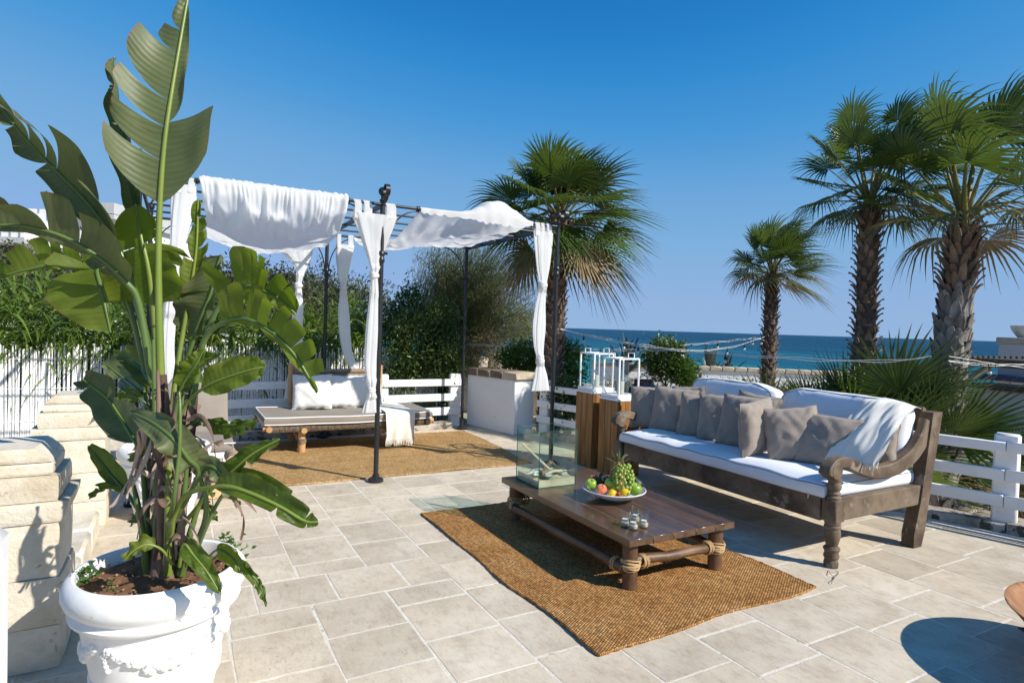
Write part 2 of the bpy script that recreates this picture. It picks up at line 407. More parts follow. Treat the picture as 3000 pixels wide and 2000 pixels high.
def flag_mesh(B, x0, x1, y0, y1, zt, rr):
    g = .0055; x0 += g + rr.uniform(-.003, .004); x1 -= g + rr.uniform(-.003, .004); y0 += g + rr.uniform(-.003, .004); y1 -= g + rr.uniform(-.003, .004)
    c = .0035; j = lambda: rr.uniform(-.0035, .0035)
    # outline with slightly worn corners and sides
    def ring(i, z):
        xs = (x0 + i, (x0 + x1) / 2, x1 - i); ys = (y0 + i, (y0 + y1) / 2, y1 - i); d = i + .007
        return [(x0 + d, ys[0], z), (xs[1], ys[0] + J[0], z), (x1 - d, ys[0], z), (xs[2], y0 + d, z), (xs[2] + J[1], ys[1], z), (xs[2], y1 - d, z), (x1 - d, ys[2], z), (xs[1], ys[2] + J[2], z), (x0 + d, ys[2], z), (xs[0], y1 - d, z), (xs[0] + J[3], ys[1], z), (xs[0], y0 + d, z)]
    J = [j() for _ in range(4)]
    lo = ring(0, -.02); hi = ring(0, zt - .0012); top = ring(c, zt); n = 12
    fs = [(i, (i + 1) % n, n + (i + 1) % n, n + i) for i in range(n)] + [(n + i, n + (i + 1) % n, 2 * n + (i + 1) % n, 2 * n + i) for i in range(n)] + [tuple(range(2 * n, 3 * n))]
    B.add(lo + hi + top, fs)
cand = []
for (x0, x1, y0, y1) in flags:
    x1c = min(x1, fence_x((y0 + y1) / 2) - .02)
    if x1c - x0 < .08: continue
    cx, cy = (x0 + x1c) / 2, (y0 + y1) / 2
    vis = shown(cx, cy) and not in_rug(x0, x1c, y0, y1)
    d = math.hypot(cx, cy)
    cand.append((0 if vis else 1, d, x0, x1c, y0, y1))
cand.sort(); nflag = 0
for vis, d, x0, x1, y0, y1 in cand:
    rr = random.Random(int(x0 * 1000) * 31 + int(y0 * 1000)); zt = rr.uniform(-.0004, .0008)
    if vis == 0 and nflag < 298:
        B = MB(); flag_mesh(B, x0, x1, y0, y1, zt, rr)
        B.build('paving_stone', TILE, terrace, smooth=0, at=((x0 + x1) / 2, (y0 + y1) / 2, 0)); nflag += 1
    else: flag_mesh(rest, x0, x1, y0, y1, zt, rr)
rest.build('paving_stones', TILE, terrace, smooth=0, kind='stuff')

# raised kerbs: the back one under the daybed, the slanting one on the right
def kerb(name, a, bq, w, h, nst, parent_at):
    a = Vector(a); bq = Vector(bq); d = (bq - a); L = d.length; d.normalize(); nrm = Vector((-d.y, d.x, 0))
    root = thing(name, '', '', parent_at); del root['label']; del root['category']; root['kind'] = 'structure'
    rr = random.Random(5); t = 0; cuts = [0]
    while t < L - .3: t += rr.uniform(.42, .62) * (L / nst / .52); cuts.append(min(t, L))
    cuts[-1] = L
    for t0, t1 in zip(cuts[:-1], cuts[1:]):
        m = MB(); hh = h + rr.uniform(-.008, .006); ww = w + rr.uniform(-.012, .012)
        nu, nv = 8, 10
        prof = [(-.5, -5.0), (-.5, .3), (-.5, .75), (-.44, .97), (-.2, 1), (.2, 1), (.44, .97), (.5, .75), (.5, .3), (.5, -5.0)]
        pts = []
        for i in range(nu + 1):
            tt = t0 + .006 + (t1 - t0 - .012) * i / nu
            for (px_, pz_) in prof:
                p = a + d * tt + nrm * (px_ * ww) + Vector((0, 0, pz_ * hh))
                k = nz((p.x * 9, p.y * 9, p.z * 9)) * .014 + nz((p.x * 30, p.y * 30, p.z * 30)) * .006
                p += nrm * (k if px_ > 0 else -k) + Vector((0, 0, k * .6 if pz_ > .9 else 0)); pts.append(p)
        n = len(prof)
        fs = [(i * n + j, i * n + j + 1, (i + 1) * n + j + 1, (i + 1) * n + j) for i in range(nu) for j in range(n - 1)] + [tuple(range(n)), tuple(range(nu * n, nu * n + n))]
        m.add(pts, fs); m.build('kerb_stone', KERBSTONE, root, smooth=50)
    return root
kerb('back_kerb', (-2.2, 8.42, 0), (3.62, 8.42, 0), .22, .10, 11, (0, 8.42, 0))
kerb('fence_kerb', (fence_x(7.30) + .09, 7.30, 0), (fence_x(.3) + .09, .3, 0), .20, .085, 12, (5.2, 4.8, 0))
# cement strip along the right kerb
STRIP = mat('cement_strip', [(.46, .41, .33), (.58, .53, .45), (.64, .60, .52)], 4, rough=.95, bump=.6, bscale=40, bdist=.01, spots=((.30, .27, .21), 20, .64), rnd=False)
b = MB(); b.grid(lambda u, v: (fence_x(.2 + 7 * v) - .22 + .22 * u, .2 + 7 * v, .0055), 3, 20); b.build('cement_strip', STRIP, kind='structure', at=(5, 4, 0), smooth=0)
# paved path beyond the right fence
PATH = mat('path_paving', [(.33, .27, .20), (.42, .35, .27), (.47, .41, .33)], 3, rough=.9, bump=.4, bscale=40, spots=((.22, .18, .13), 12, .66), rand=.1)
b = MB(); b.grid(lambda u, v: (fence_x(.5 + 5.5 * v) + .2 + u * 5.2, .5 + 5.5 * v, -.356), 4, 6); path = b.build('path', MORTAR, kind='structure', at=(7, 3, -.356), smooth=0)
pm = MB()
for i in range(15):
    for j in range(20):
        x = 5.2 + i * .42 + (j % 2) * .1; y = .6 + j * .28
        if x < fence_x(y) + .22 or x > fence_x(y) + 5.2: continue
        B = MB(); B.box((x + .2, y + .13, -.352), (.385, .25, .018), bev=.005); B.build('path_slab', PATH, path, smooth=0, at=(x + .2, y + .13, -.352))

b = MB(); b.grid(lambda u, v: (-5 + 9.3 * u, 8.52 + 4.6 * v, -.03 + .02 * nz((u * 30, v * 15, 2))), 40, 20); b.build('soil_bed', GROUND, kind='structure', at=(0, 10, -.03), smooth=60)
# ------------------------------------------------------------------ white rail fences
def rail_fence(name, label, a, bq, posts, off, zr, pz, loc):
    a = Vector((*a, 0)); bq = Vector((*bq, 0)); d = (bq - a); L = d.length; d.normalize(); n = Vector((-d.y, d.x, 0)) * off
    rot = Matrix((d, Vector((-d.y, d.x, 0)), Vector((0, 0, 1)))).transposed()
    root = thing(name, label, 'fence', loc)
    for t in posts:
        p = a + d * t; m = MB(); m.box(p + Vector((0, 0, pz / 2)), (.17, .09, pz), rot, bev=.016)
        m.box(p + Vector((0, 0, .008)), (.24, .15, .016), rot, bev=.004)
        m.build('fence_post', WHITE, root, at=p)
    cuts = [0] + [t for t in posts if .3 < t < L - .3] + [L]
    for z0, z1 in zr:
        for t0, t1 in zip(cuts[:-1], cuts[1:]):
            p = a + d * (t0 + t1) / 2 + n * 1.0; m = MB()
            m.box(p + Vector((0, 0, (z0 + z1) / 2 + random.uniform(-.003, .003))), (t1 - t0 - .004, .03, z1 - z0), rot, bev=.006)
            m.build('rail', WHITE, root, at=p)
    return root
rail_fence('rail_fence', 'white three rail wooden fence along the back of the terrace behind the bamboo daybed', (-.02, 8.60), (3.84, 8.60), [.12, 2.64, 3.78], -.062, [(.175, .295), (.39, .50), (.62, .725)], .80, (.8, 8.6, 0))
fa, fb = Vector((fence_x(7.42) + .1, 7.42)), Vector((fence_x(.2) + .1, .2)); Lf = (fb - fa).length
tb = lambda y: (7.42 - y) / 7.22 * Lf
rail_fence('rail_fence', 'white three rail wooden fence running up the right side behind the carved sofa', fa, fb, [.1, tb(4.9), tb(2.38), tb(.6)], -.062, [(.204, .304), (.418, .512), (.652, .738)], .80, (5.2, 4.5, 0))

# ------------------------------------------------------------------ white reed screen: every cane its own piece
REED = mat('whitewashed_reed', [(.70, .69, .66), (.82, .81, .80), (.78, .77, .74)], 7, (1, 1, .6), rough=.7, bump=.2, bscale=40, spots=((.30, .25, .18), 26, .72), rand=.1)
reed = thing('reed_screen', 'whitewashed reed screen standing behind the back rail fence, plants spilling over its top', 'reed screen', (.7, 9.25, 0))
rmesh = []
for k in range(7):
    rr = random.Random(k); m = MB(); L = 1.12 + rr.uniform(-.05, .05); bx = rr.uniform(-.012, .012); by = rr.uniform(-.008, .008)
    zs = [0, .18, .2, .48, .5, .8, .82, L]; rb = .0126 + rr.uniform(-.0018, .002)
    m.tube([(bx * math.sin(z / L * 3), by * math.sin(z / L * 2.5), z) for z in zs], [rb, rb, rb * 1.12, rb, rb * 1.1, rb * .95, rb * 1.05, rb * .8], 6)
    rmesh.append(m.mesh('reed', REED))
x = -2.5; rr = random.Random(44)
while x < 3.75:
    o = put('reed', rr.choice(rmesh), reed, (x - .7, rr.uniform(-.012, .012), .0 + rr.uniform(-.015, .015)), rot=(rr.gauss(0, .009), rr.gauss(0, .010), rr.uniform(0, 6)))
    x += rr.choice([.0210, .0220, .0230, .0240, .0250, .032 if rr.random() < .3 else .023])
for z in (.22, .62, .98):
    m = MB(); m.tube([(-2.5 + .3 * i, 9.233, z + rr.uniform(-.008, .008)) for i in range(21)], .0035, 5); m.build('binding_wire', REED, reed)

# ------------------------------------------------------------------ masonry block with brick coping
blk = thing('masonry_pier', 'white plastered masonry block with brown brick coping where the two fences meet', 'pier', (4.3, 8.1, 0))
U_, V_ = Vector((-.226, .974, 0)).normalized(), Vector((.974, .226, 0)).normalized(); nb = Vector((4.22, 7.52, 0)); rb_ = Matrix((V_, U_, Vector((0, 0, 1)))).transposed()
m = MB(); m.box(nb + U_ * .55 + V_ * .19 + Vector((0, 0, .395)), (.38, 1.1, .79), rb_, bev=.012); m.build('pier_body', PLASTER, blk)
BRICK = mat('weathered_shaded_coping', [(.10, .070, .048), (.18, .13, .09), (.27, .20, .14)], 7, rough=.92, bump=.7, bscale=35, bdist=.012, spots=((.42, .36, .28), 9, .68), rand=.12)  # weathered brick, its brown darkened to hold the shade of the left face
SLAB = mat('coping_slab', [(.38, .30, .21), (.50, .42, .31), (.56, .49, .38)], 6, rough=.92, bump=.7, bscale=30, bdist=.012, spots=((.25, .19, .13), 14, .66))
m = MB(); m.box(nb + U_ * .55 + V_ * .19 + Vector((0, 0, .835)), (.405, 1.125, .084), rb_, bev=.006); m.build('mortar_bed', MORTAR, blk)
for i in range(4):
    m = MB(); m.box(nb + U_ * (.115 + .293 * i + (-.015 if i == 0 else 0)) + V_ * .19 + Vector((0, 0, .84)), (.44, .255 if i else .30, .10), rb_, bev=.01); m.build('coping_brick', SLAB if i == 0 else BRICK, blk)

# ------------------------------------------------------------------ stepped limestone piers on the left
def stone_pier(cx, y0, label):
    yc = y0 + .20; root = thing('stone_pier', label, 'stone pier', (cx, yc, 0), 'stepped limestone piers on the left')
    rr = random.Random(int(y0 * 10))
    def block(z0, z1, hx, hy, dx=0, dy=0, tx=None, bev=.008, rough=.0028, name='stone_block'):
        m = MB(); n = 5; tx = hx if tx is None else tx; ty = hy
        z0 += .0015; z1 -= .0015
        prof = [(0, z0), (1, z0), (1, z1)] if tx == hx else None
        # four sides subdivided, roughened a little, then a top
        P = []
        for k in range(n + 1):
            f = k / n; z = z0 + (z1 - z0) * f; hxx = hx + (tx - hx) * f; hyy = hy + (ty - hy) * f
            if k in (0, n): hxx -= bev * .6; hyy -= bev * .6
            ring = []
            for sx, sy, ux, uy in ((-1, -1, 1, 0), (1, -1, 0, 1), (1, 1, -1, 0), (-1, 1, 0, -1)):
                for i in range(n):
                    a = 2 * i / n
                    px_ = (sx + ux * a) * hxx; py_ = (sy + uy * a) * hyy
                    if i == 0: px_ *= 1 - bev / hxx * .5; py_ *= 1 - bev / hyy * .5
                    q = (cx + dx + px_, yc + dy + py_, z); k_ = nz(q, 14) * rough + nz(q, 45) * rough * .5
                    ring.append(Vector((q[0] + (k_ if px_ > 0 else -k_), q[1] + (k_ if py_ > 0 else -k_), z + (nz(q, 20) * rough * .6 if k == n else 0))))
            P.append(ring)
        c = 4 * n; vs = [v for r_ in P for v in r_]
        fs = [(k * c + i, k * c + (i + 1) % c, (k + 1) * c + (i + 1) % c, (k + 1) * c + i) for k in range(n) for i in range(c)] + [tuple(range(n * c, n * c + c)), tuple(range(c))]
        m.add(vs, fs); m.build(name, LIMESTONE, root, smooth=22)
    zz = [0, .19, .40, .64]
    for i in range(3):
        w = .205 + rr.uniform(-.002, .003)
        if i == 2: block(zz[i], zz[i + 1], w / 2 - .04, w, -(w / 2 + .04), 0, bev=.004); block(zz[i], zz[i + 1], w / 2 + .039, w, w / 2 - .0395, 0, bev=.004)
        else: block(zz[i], zz[i + 1], w + .012, w + .012)
    block(.64, .73, .215, .215, tx=.24, name='moulding'); block(.73, .84, .20, .20, name='cap_block'); block(.84, .895, .175, .175, name='cap_stone'); block(.895, .96, .175, .175, tx=.112, name='cap_top')
    return root
stone_pier(-.635, 3.25, 'nearer stepped limestone pier cut by the left edge of the picture')
stone_pier(-.645, 5.30, 'farther stepped limestone pier in front of the white reed screen')
w = thing('low_wall', 'white painted low wall end at the far left edge nearest the camera', 'wall', (-.7, 2.1, 0))
m = MB(); m.box((-.672, 2.1, .46), (.50, .36, .92), bev=.02); m.build('wall_block', PLASTER, w)
m = MB(); m.box((-.690, 2.08, .958), (.50, .34, .07), bev=.02); m.build('wall_cap', PLASTER, w)
# low stone edging between the piers
b = thing('low_stone_edging', 'row of limestone edging blocks between the two stepped piers', 'edging', (-.56, 4.5, 0))
for i in range(3):
    m = MB(); m.box((-.56, 3.95 + i * .46, .09), (.22, .44, .18), bev=.02); m.build('edging_block', LIMESTONE, b)

# ------------------------------------------------------------------ iron pergola
PG = thing('garden_pergola', 'black wrought iron pergola frame over the far rug and daybed', 'pergola', (1.72, 7, 0))
ZR = 2.68; XS = (-.28, 1.72, 3.73); YF, YB = 5.78, 8.235
BRONZE = IRON
for X in XS:
    for Y in (YF, YB):
        m = MB(); m.tube([(X, Y, .02), (X, Y, 2.2), (X, Y, ZR + .03)], .0235, 12)
        po = m.build('post', IRON, PG, at=(X, Y, 0))
        m = MB(); m.lathe([(.0, 0.002), (.072, .002), (.076, .012), (.074, .03), (.06, .04), (.05, .046), (.034, .05), (.032, .075), (.0, .075)], 20, (X, Y, 0)); m.build('base_flange', IRON, po)
        m = MB(); m.lathe([(.0235, 2.12), (.032, 2.13), (.033, 2.16), (.027, 2.17), (.027, 2.19), (.036, 2.2), (.036, 2.225), (.0235, 2.24)], 14, (X, Y, 0)); m.build('collar', IRON, po)
        m = MB(); m.lathe([(.0, ZR + .03), (.03, ZR + .032), (.03, ZR + .045), (.016, ZR + .055), (.02, ZR + .075), (.014, ZR + .085)], 14, (X, Y, 0)); m.ball((X, Y, ZR + .124), .043, 16, 10); m.build('finial', IRON, po)
        # curled strap at the outer end of the side beam
        sg = -1 if Y == YF else 1; pts = []
        for i in range(26):
            t = i / 25
            if t < .35: pts.append((X, Y + sg * (.03 + .28 * t), ZR + .01 + .10 * t * t * 4))
            else:
                a = (t - .35) / .65 * 1.75 * math.pi; r = .058 - .012 * (t - .35)
                pts.append((X, Y + sg * (.128 + r * math.sin(a)), ZR + .117 - r * math.cos(a)))
        m = MB(); vs = []
        for p in pts: vs += [(p[0] - .021, p[1], p[2]), (p[0] + .021, p[1], p[2])]
        q = MB(); q.add(vs, [(2 * i, 2 * i + 1, 2 * i + 3, 2 * i + 2) for i in range(len(pts) - 1)])
        vs2 = []; cy, cz = Y + sg * .128, ZR + .117
        for p in pts:
            dv = Vector((0, cy - p[1], cz - p[2])); dv = dv.normalized() * .006 if dv.length > 1e-6 else Vector((0, 0, .006))
            vs2 += [(p[0] - .021, p[1] + dv.y, p[2] + dv.z), (p[0] + .021, p[1] + dv.y, p[2] + dv.z)]
        n = len(vs); q.add(vs2, [(2 * i, 2 * i + 2, 2 * i + 3, 2 * i + 1) for i in range(len(pts) - 1)])
        q.f += [(2 * i, n + 2 * i, n + 2 * i + 2, 2 * i + 2) for i in range(len(pts) - 1)] + [(2 * i + 1, 2 * i + 3, n + 2 * i + 3, n + 2 * i + 1) for i in range(len(pts) - 1)]; q.m = [0] * len(q.f)
        q.build('scroll', IRON, po)
        # curved braces from collar to rail, both ways along the rail
        for sx in (-1, 1):
            if not (XS[0] <= X + sx * .3 <= XS[2]): continue
            m = MB(); m.tube([(X + sx * (.028 + .34 * (1 - math.cos(a))), Y, 2.215 + .44 * math.sin(a)) for a in [math.pi / 2 * i / 9 for i in range(10)]], .0075, 6)
            m.tube([(X + sx * .02, Y, 2.215), (X + sx * .05, Y, 2.215)], .011, 6); m.ball((X + sx * .05, Y, 2.215), .015, 8, 6); m.build('brace', IRON, PG)
for Y in (YF, YB):
    m = MB(); m.tube([(XS[0] - .02, Y, ZR), (XS[2] + .02, Y, ZR)], .0155, 10); m.build('rail', IRON, PG)
for X in XS:
    m = MB(); m.box((X, (YF + YB) / 2, ZR - .005), (.022, YB - YF, .055), bev=.004); m.build('side_beam', IRON, PG)
for Y in (6.28, 6.78, 7.28, 7.76):
    for xa, xb in ((XS[0], XS[1]), (XS[1], XS[2])):
        m = MB(); m.tube([(xa + .012, Y, ZR + .004), (xb - .012, Y, ZR + .004)], .0115, 8); m.build('roof_bar', IRON, PG)
for X in (.13, 1.39, 2.08):
    m = MB(); m.lathe([(.0155, -.016), (.027, -.014), (.027, -.004), (.021, 0), (.027, .004), (.027, .014), (.0155, .016)], 14, (X, YF, ZR), Matrix.Rotation(math.pi / 2, 3, 'Y')); m.build('rail_ring', IRON, PG)

# ------------------------------------------------------------------ canopies
def cloth_obj(name, fn, nu, nv, label, cat, loc, matl=CLOTH, group=None):
    b = MB(); b.grid(fn, nu, nv); o = b.build(name, matl, at=loc, smooth=0)
    o.data.polygons.foreach_set('use_smooth', [True] * len(o.data.polygons)); tag(o, label, cat, group); return o
def canopyL(u, v):
    # v: 0 hem above the rod, then over the rod, down in a pleated front, back to the rear bars
    xf = .15 + 1.24 * u; xb = .30 + .96 * u
    uw = u + .035 * nz((u * 5, v * 4, 21)) + .02 * nz((u * 12, v * 9, 22)); pl = math.sin(uw * 52 + 1.7 * math.sin(uw * 13)) * .42 + nz((uw * 15, v * 2.4, 5)) * .8
    if v < .08:       # pocket round the rod with a small frill on top
        t = v / .08; a = R(-60 + 215 * t); fr_ = math.exp(-((t - .62) / .16) ** 2)
        return (xf, YF + .029 * math.cos(a) - .004 * pl, ZR + .029 * math.sin(a) + .004 + fr_ * (.014 + .026 * abs(nz((u * 26, 3, 8))) + .012 * abs(pl)))
    t = (v - .08) / .92
    drop = .43 * (1 - math.exp(-t * 5.2)) * (1 - .30 * max(0, t - .45) / .55) + .05 * math.sin(math.pi * t)
    side = .82 + .22 * math.sin(math.pi * min(1, u * 1.02)) + .14 * u * t
    z = ZR + .014 - drop * side
    y = YF - .034 + 2.15 * t ** 1.55
    w = (pl + .55) * (.062 * (1 - math.exp(-t * 16)) * math.exp(-t * 3.0) + .006 * t)
    z += .05 * nz((u * 3.2, t * 2.6, 1)) * t + .025 * nz((u * 8, t * 6, 3)) * t
    y -= w + .07 * math.exp(-((t - .17) / .10) ** 2) * (.4 + nz((u * 5, 2, 7)))
    cr = abs(nz((u * 6 + t * 2.5, t * 4 - u * 1.5, 41))) + .6 * abs(nz((u * 11 - t * 5, t * 7, 47))); y -= (.10 * (.35 - cr)) * min(1, t * 9) * (1 - .6 * t); z += .030 * (.35 - cr) * t
    gt = math.sin(u * 170 + 3 * math.sin(u * 23)); y -= .012 * gt * math.exp(-t * 14) * min(1, t * 40)
    z += .018 * math.sin((u * 9 - t * 12) + 3 * nz((u * 4, t * 3, 5))) * math.exp(-((t - .30) / .25) ** 2)
    x = xf + (xb - xf) * t ** .75 + .03 * nz((u * 5, t * 7, 9)) * min(1, t * 5)
    return (x, y, z)
cloth_obj('canopy', canopyL, 220, 90, 'white canopy cloth gathered on the left half of the pergola, sagging towards the daybed', 'canopy', (.8, YF, 2.3), group='pergola canopies')
def canopyR(u, v):
    xf = 2.10 + 1.29 * u; xb = 2.02 + 1.30 * u
    pl = math.sin(u * 43 + 1.5 * math.sin(u * 11)) * .5 + nz((u * 8, v * 3, 15)) * .6
    hump = math.exp(-((u - .70) / .27) ** 2) * min(1, (1 - u) * 7)
    if v < .07:       # ruffled hem hanging from the rod
        t = v / .07
        return (xf, YF - .03 - .012 * pl * (1 - t) - .02 * hump, ZR - .075 * (1 - t) * (.6 + .5 * abs(pl)) + .018 + .05 * t * hump - .03 * (1 - t) * hump)
    t = (v - .07) / .93
    z = ZR + .02 + hump * .25 * math.exp(-((t - .09) / .12) ** 2) - .30 * math.sin(math.pi * t ** .85) * (1.0 - .72 * u) - .06 * t
    cr = abs(nz((u * 4 + t * 5, t * 3 - u * 2, 61))) + .5 * abs(nz((u * 9 - t * 4, t * 6, 67))); z += .055 * (.3 - cr) * min(1, t * 6)
    z += .05 * math.sin((u * 3.4 + t * 2.1) * 6) * .35 * t + .03 * nz((u * 4 + t * 3, t * 2, 31)) + pl * .02 * math.exp(-t * 6)
    y = YF - .02 + (2.30 - .15 * u) * t
    x = xf + (xb - xf) * t - .10 * math.sin(math.pi * t) * (1 - u)
    return (x, y, z)
cloth_obj('canopy', canopyR, 90, 60, 'white canopy cloth on the right half of the pergola, blown up by the wind', 'canopy', (2.8, YF, 2.3), group='pergola canopies')

# ------------------------------------------------------------------ knotted curtains
def curtain(label, secs, Y, tabs=(), knots=(), seed=0, dep=.5, dy=None):
    """secs: (q y, q left, q right); hung in the plane y = Y"""
    rr = random.Random(seed); S = []
    for (qy, xl, xr) in secs:
        p = ay((xl + xr) / 2, qy, Y); a = ay(xl, qy, Y); c = ay(xr, qy, Y); S.append((p.x, Y, p.z, (c - a).length))
    S = spline(S, 64); b = MB(); n = 56; k1 = rr.choice([6, 7, 8]); ph = rr.uniform(0, 6); vs = []
    for i, (x, y, z, w) in enumerate(S):
        w = max(w, .02); gath = min(1, w / .22)
        for j in range(n):
            a = 2 * math.pi * j / n
            r = 1 + .13 * math.sin(k1 * a + ph + .5 * math.sin(i * .16)) + .07 * math.sin(13 * a + i * .1) + .05 * nz((math.cos(a) * 2, math.sin(a) * 2, i * .14 + seed))
            dpt = dep * (.35 + .65 * (1 - gath)) if gath > .4 else 1
            vs.append((x + w / 2 * r * math.cos(a), y + w / 2 * r * math.sin(a) * max(.16, dpt) + .01 * nz((x * 3, z * 3, seed)), z))
    b.add(vs, [(i * n + j, i * n + (j + 1) % n, (i + 1) * n + (j + 1) % n, (i + 1) * n + j) for i in range(len(S) - 1) for j in range(n)])
    loc = (S[0][0], Y, float(min(S[:, 2])))
    root = thing('curtain', label, 'curtain', loc, 'white curtains tied to the pergola posts')
    o = b.build('drape', CLOTH, root, smooth=0); o.data.polygons.foreach_set('use_smooth', [True] * len(o.data.polygons))
    for (qx, qy, wq) in knots:
        c = ay(qx, qy, Y); r = wq * QS * c.dot(FW) / F / 2; m = MB()
        for dz, tilt in ((-.35, .25), (.4, -.35), (0, .05)):
            pts = [(c.x + r * 1.02 * math.cos(a), c.y + r * .9 * math.sin(a), c.z + dz * r + tilt * r * math.cos(a)) for a in [2 * math.pi * i / 14 for i in range(15)]]
            m.tube(pts, [r * (.52 + .1 * math.sin(i * 2.1 + seed)) for i in range(15)], 9, jit=.05)
        m.build('knot', CLOTH, root, smooth=80)
    for (xl, xr, ytop, ybot) in tabs:
        a, c = ay(xl, ytop, Y), ay(xr, ytop, Y); zb = ay(xl, ybot, Y).z; m = MB()
        prof = [(-.02, zb - .02), (-.021, ZR - .02), (-.015, ZR + .012), (0, ZR + .02), (.015, ZR + .012), (.021, ZR - .02), (.012, zb - .02)]
        m.grid(lambda u, v: (a.x + (c.x - a.x) * u + .006 * math.sin(v * 9 + seed), Y + spl(prof, v)[0] - .002 * math.sin(u * 6), spl(prof, v)[1]), 6, 18)
        m.build('tab', CLOTH, root, smooth=60)
    return root
def spl(prof, v):
    t = v * (len(prof) - 1); i = min(int(t), len(prof) - 2); t -= i
    return [prof[i][k] * (1 - t) + prof[i + 1][k] * t for k in range(2)]
curtain('white curtain knotted twice, tied to the front middle pergola post nearest the camera', [(492, 812, 908), (520, 822, 900), (560, 836, 886), (600, 848, 876), (625, 853, 868), (645, 853, 867), (700, 848, 871), (760, 842, 873), (830, 839, 869), (870, 843, 864), (893, 846, 861), (905, 845, 862), (925, 839, 868), (947, 834, 874)], YF, [(813, 829, 462, 495), (835, 853, 464, 495), (886, 908, 470, 497)], [(860, 633, 15), (853, 896, 14)], 1)
curtain('white curtain knotted twice, hanging beside the right front pergola post', [(532, 1227, 1267), (570, 1229, 1264), (610, 1233, 1261), (645, 1239, 1256), (665, 1239, 1254), (700, 1232, 1253), (750, 1226, 1253), (795, 1228, 1249), (825, 1235, 1248), (838, 1234, 1249), (865, 1228, 1255), (897, 1221, 1259)], YF, [(1229, 1240, 510, 536), (1242, 1250, 512, 536), (1255, 1266, 512, 536)], [(1247, 655, 15), (1241, 829, 14)], 2)
curtain('white curtain at the rear middle post, its tail blown towards the daybed pillows', [(562, 772, 812), (590, 773, 806), (630, 777, 799), (655, 783, 795), (672, 782, 796), (720, 778, 801), (770, 781, 804), (815, 790, 810), (850, 806, 826), (880, 820, 842)], YB, [(775, 784, 542, 566), (800, 812, 544, 566)], [(789, 660, 12)], 3)
curtain('white sheer curtain at the rear, left of the middle post behind the arching leaves', [(545, 608, 716), (562, 626, 715), (582, 650, 712), (602, 670, 706), (622, 680, 700), (645, 681, 693), (662, 680, 692), (700, 675, 695), (760, 671, 694), (820, 668, 693), (870, 662, 690), (915, 655, 690)], YB, [(668, 680, 548, 575), (698, 712, 548, 575)], [(686, 656, 12)], 4)
curtain('white curtain at the far left front post, mostly behind the big banana leaf', [(425, 400, 449), (470, 396, 446), (530, 393, 430), (600, 389, 417), (660, 382, 408), (720, 376, 404), (800, 371, 400), (880, 371, 402)], YF, [(402, 418, 414, 436), (432, 448, 415, 436)], [], 5)

# ------------------------------------------------------------------ buildings and walls further off
def qbox(m, x0, y0, x1, y1, d, th, bev=0, mi=0, rot_y=0):
    """upright box facing the terrace at distance d, its front spanning the measured places"""
    a = dp(x0, y1, d); c = dp(x1, y0, d); rot = Matrix((_rt, _fwh, _up)).transposed()
    w = (c - a).dot(_rt); h = c.z - a.z; cen = Vector(((a.x + c.x) / 2, (a.y + c.y) / 2, (a.z + c.z) / 2)) + _fwh * th / 2
    m.box(cen, (w, th, abs(h)), rot, bev, mi)
ROOFT = mat('green_roof_tile', [(.03, .07, .045), (.05, .10, .06)], 6, rough=.5); TERRA = mat('terracotta', [(.42, .16, .09), (.50, .21, .12)], 9, rough=.85)
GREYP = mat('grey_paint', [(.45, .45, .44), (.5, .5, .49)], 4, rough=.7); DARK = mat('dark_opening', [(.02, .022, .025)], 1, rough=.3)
hs_ = thing('white_house', 'white flat roofed house with green tiled chimney beyond the left trees', 'house', dp(100, 640, 34))
m = MB(); qbox(m, -140, 486, 262, 812, 34, 9); m.build('wall', PLASTER, hs_, smooth=0)
m = MB(); qbox(m, 120, 466, 262, 486, 33.6, 9); qbox(m, 150, 492, 262, 499, 33.5, 9); m.build('roof_slab', GREYP, hs_, smooth=0)
m = MB(); qbox(m, -140, 505, 56, 545, 32.4, 1.6); ter = m.build('balcony', PLASTER, hs_, smooth=0)
m = MB()
for i in range(9): qbox(m, -130 + i * 22, 512, -128.4 + i * 22, 540, 32.3, .05)
qbox(m, -140, 519, 56, 521, 32.3, .06); m.build('railing', GREYP, ter, smooth=0)
m = MB(); qbox(m, -140, 545, 56, 552, 32.2, 2.2); m.build('balcony_slab', GREYP, hs_, smooth=0)
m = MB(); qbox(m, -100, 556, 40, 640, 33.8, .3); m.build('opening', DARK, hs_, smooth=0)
m = MB(); qbox(m, 147, 456, 171, 470, 33.4, .9); ch = m.build('chimney', TERRA, hs_, smooth=0)
m = MB()
for i in range(4): qbox(m, 138 + 3 * i, 452 - i * 5.6, 174 - 2.5 * i, 457.5 - i * 5.6, 33.3 + .02 * i, 1.1 - .1 * i)
m.build('chimney_cap', ROOFT, ch, smooth=0)
m = MB(); a_ = dp(107, 462, 33.5); c_ = dp(107, 438, 33.5); m.tube([a_, c_], .03, 5); m.tube([dp(104, 442, 33.5), dp(110, 442, 33.5)], .03, 5); m.build('antenna', IRON, hs_)
# parapet with railing seen behind the big leaf
rl = thing('roof_terrace', 'distant pale parapet with a dark metal railing beside the left curtain', 'parapet', dp(420, 640, 26))
m = MB(); qbox(m, 380, 642, 450, 690, 26, 3); m.build('parapet_wall', PLASTER, rl, smooth=0)
m = MB()
for i in range(14): qbox(m, 400 + i * 3.2, 613, 401 + i * 3.2, 642, 26, .04)
qbox(m, 398, 611, 446, 613.2, 26, .05); m.build('railing', mat('blue_grey_metal', [(.10, .13, .17)], 3, rough=.5), rl, smooth=0)
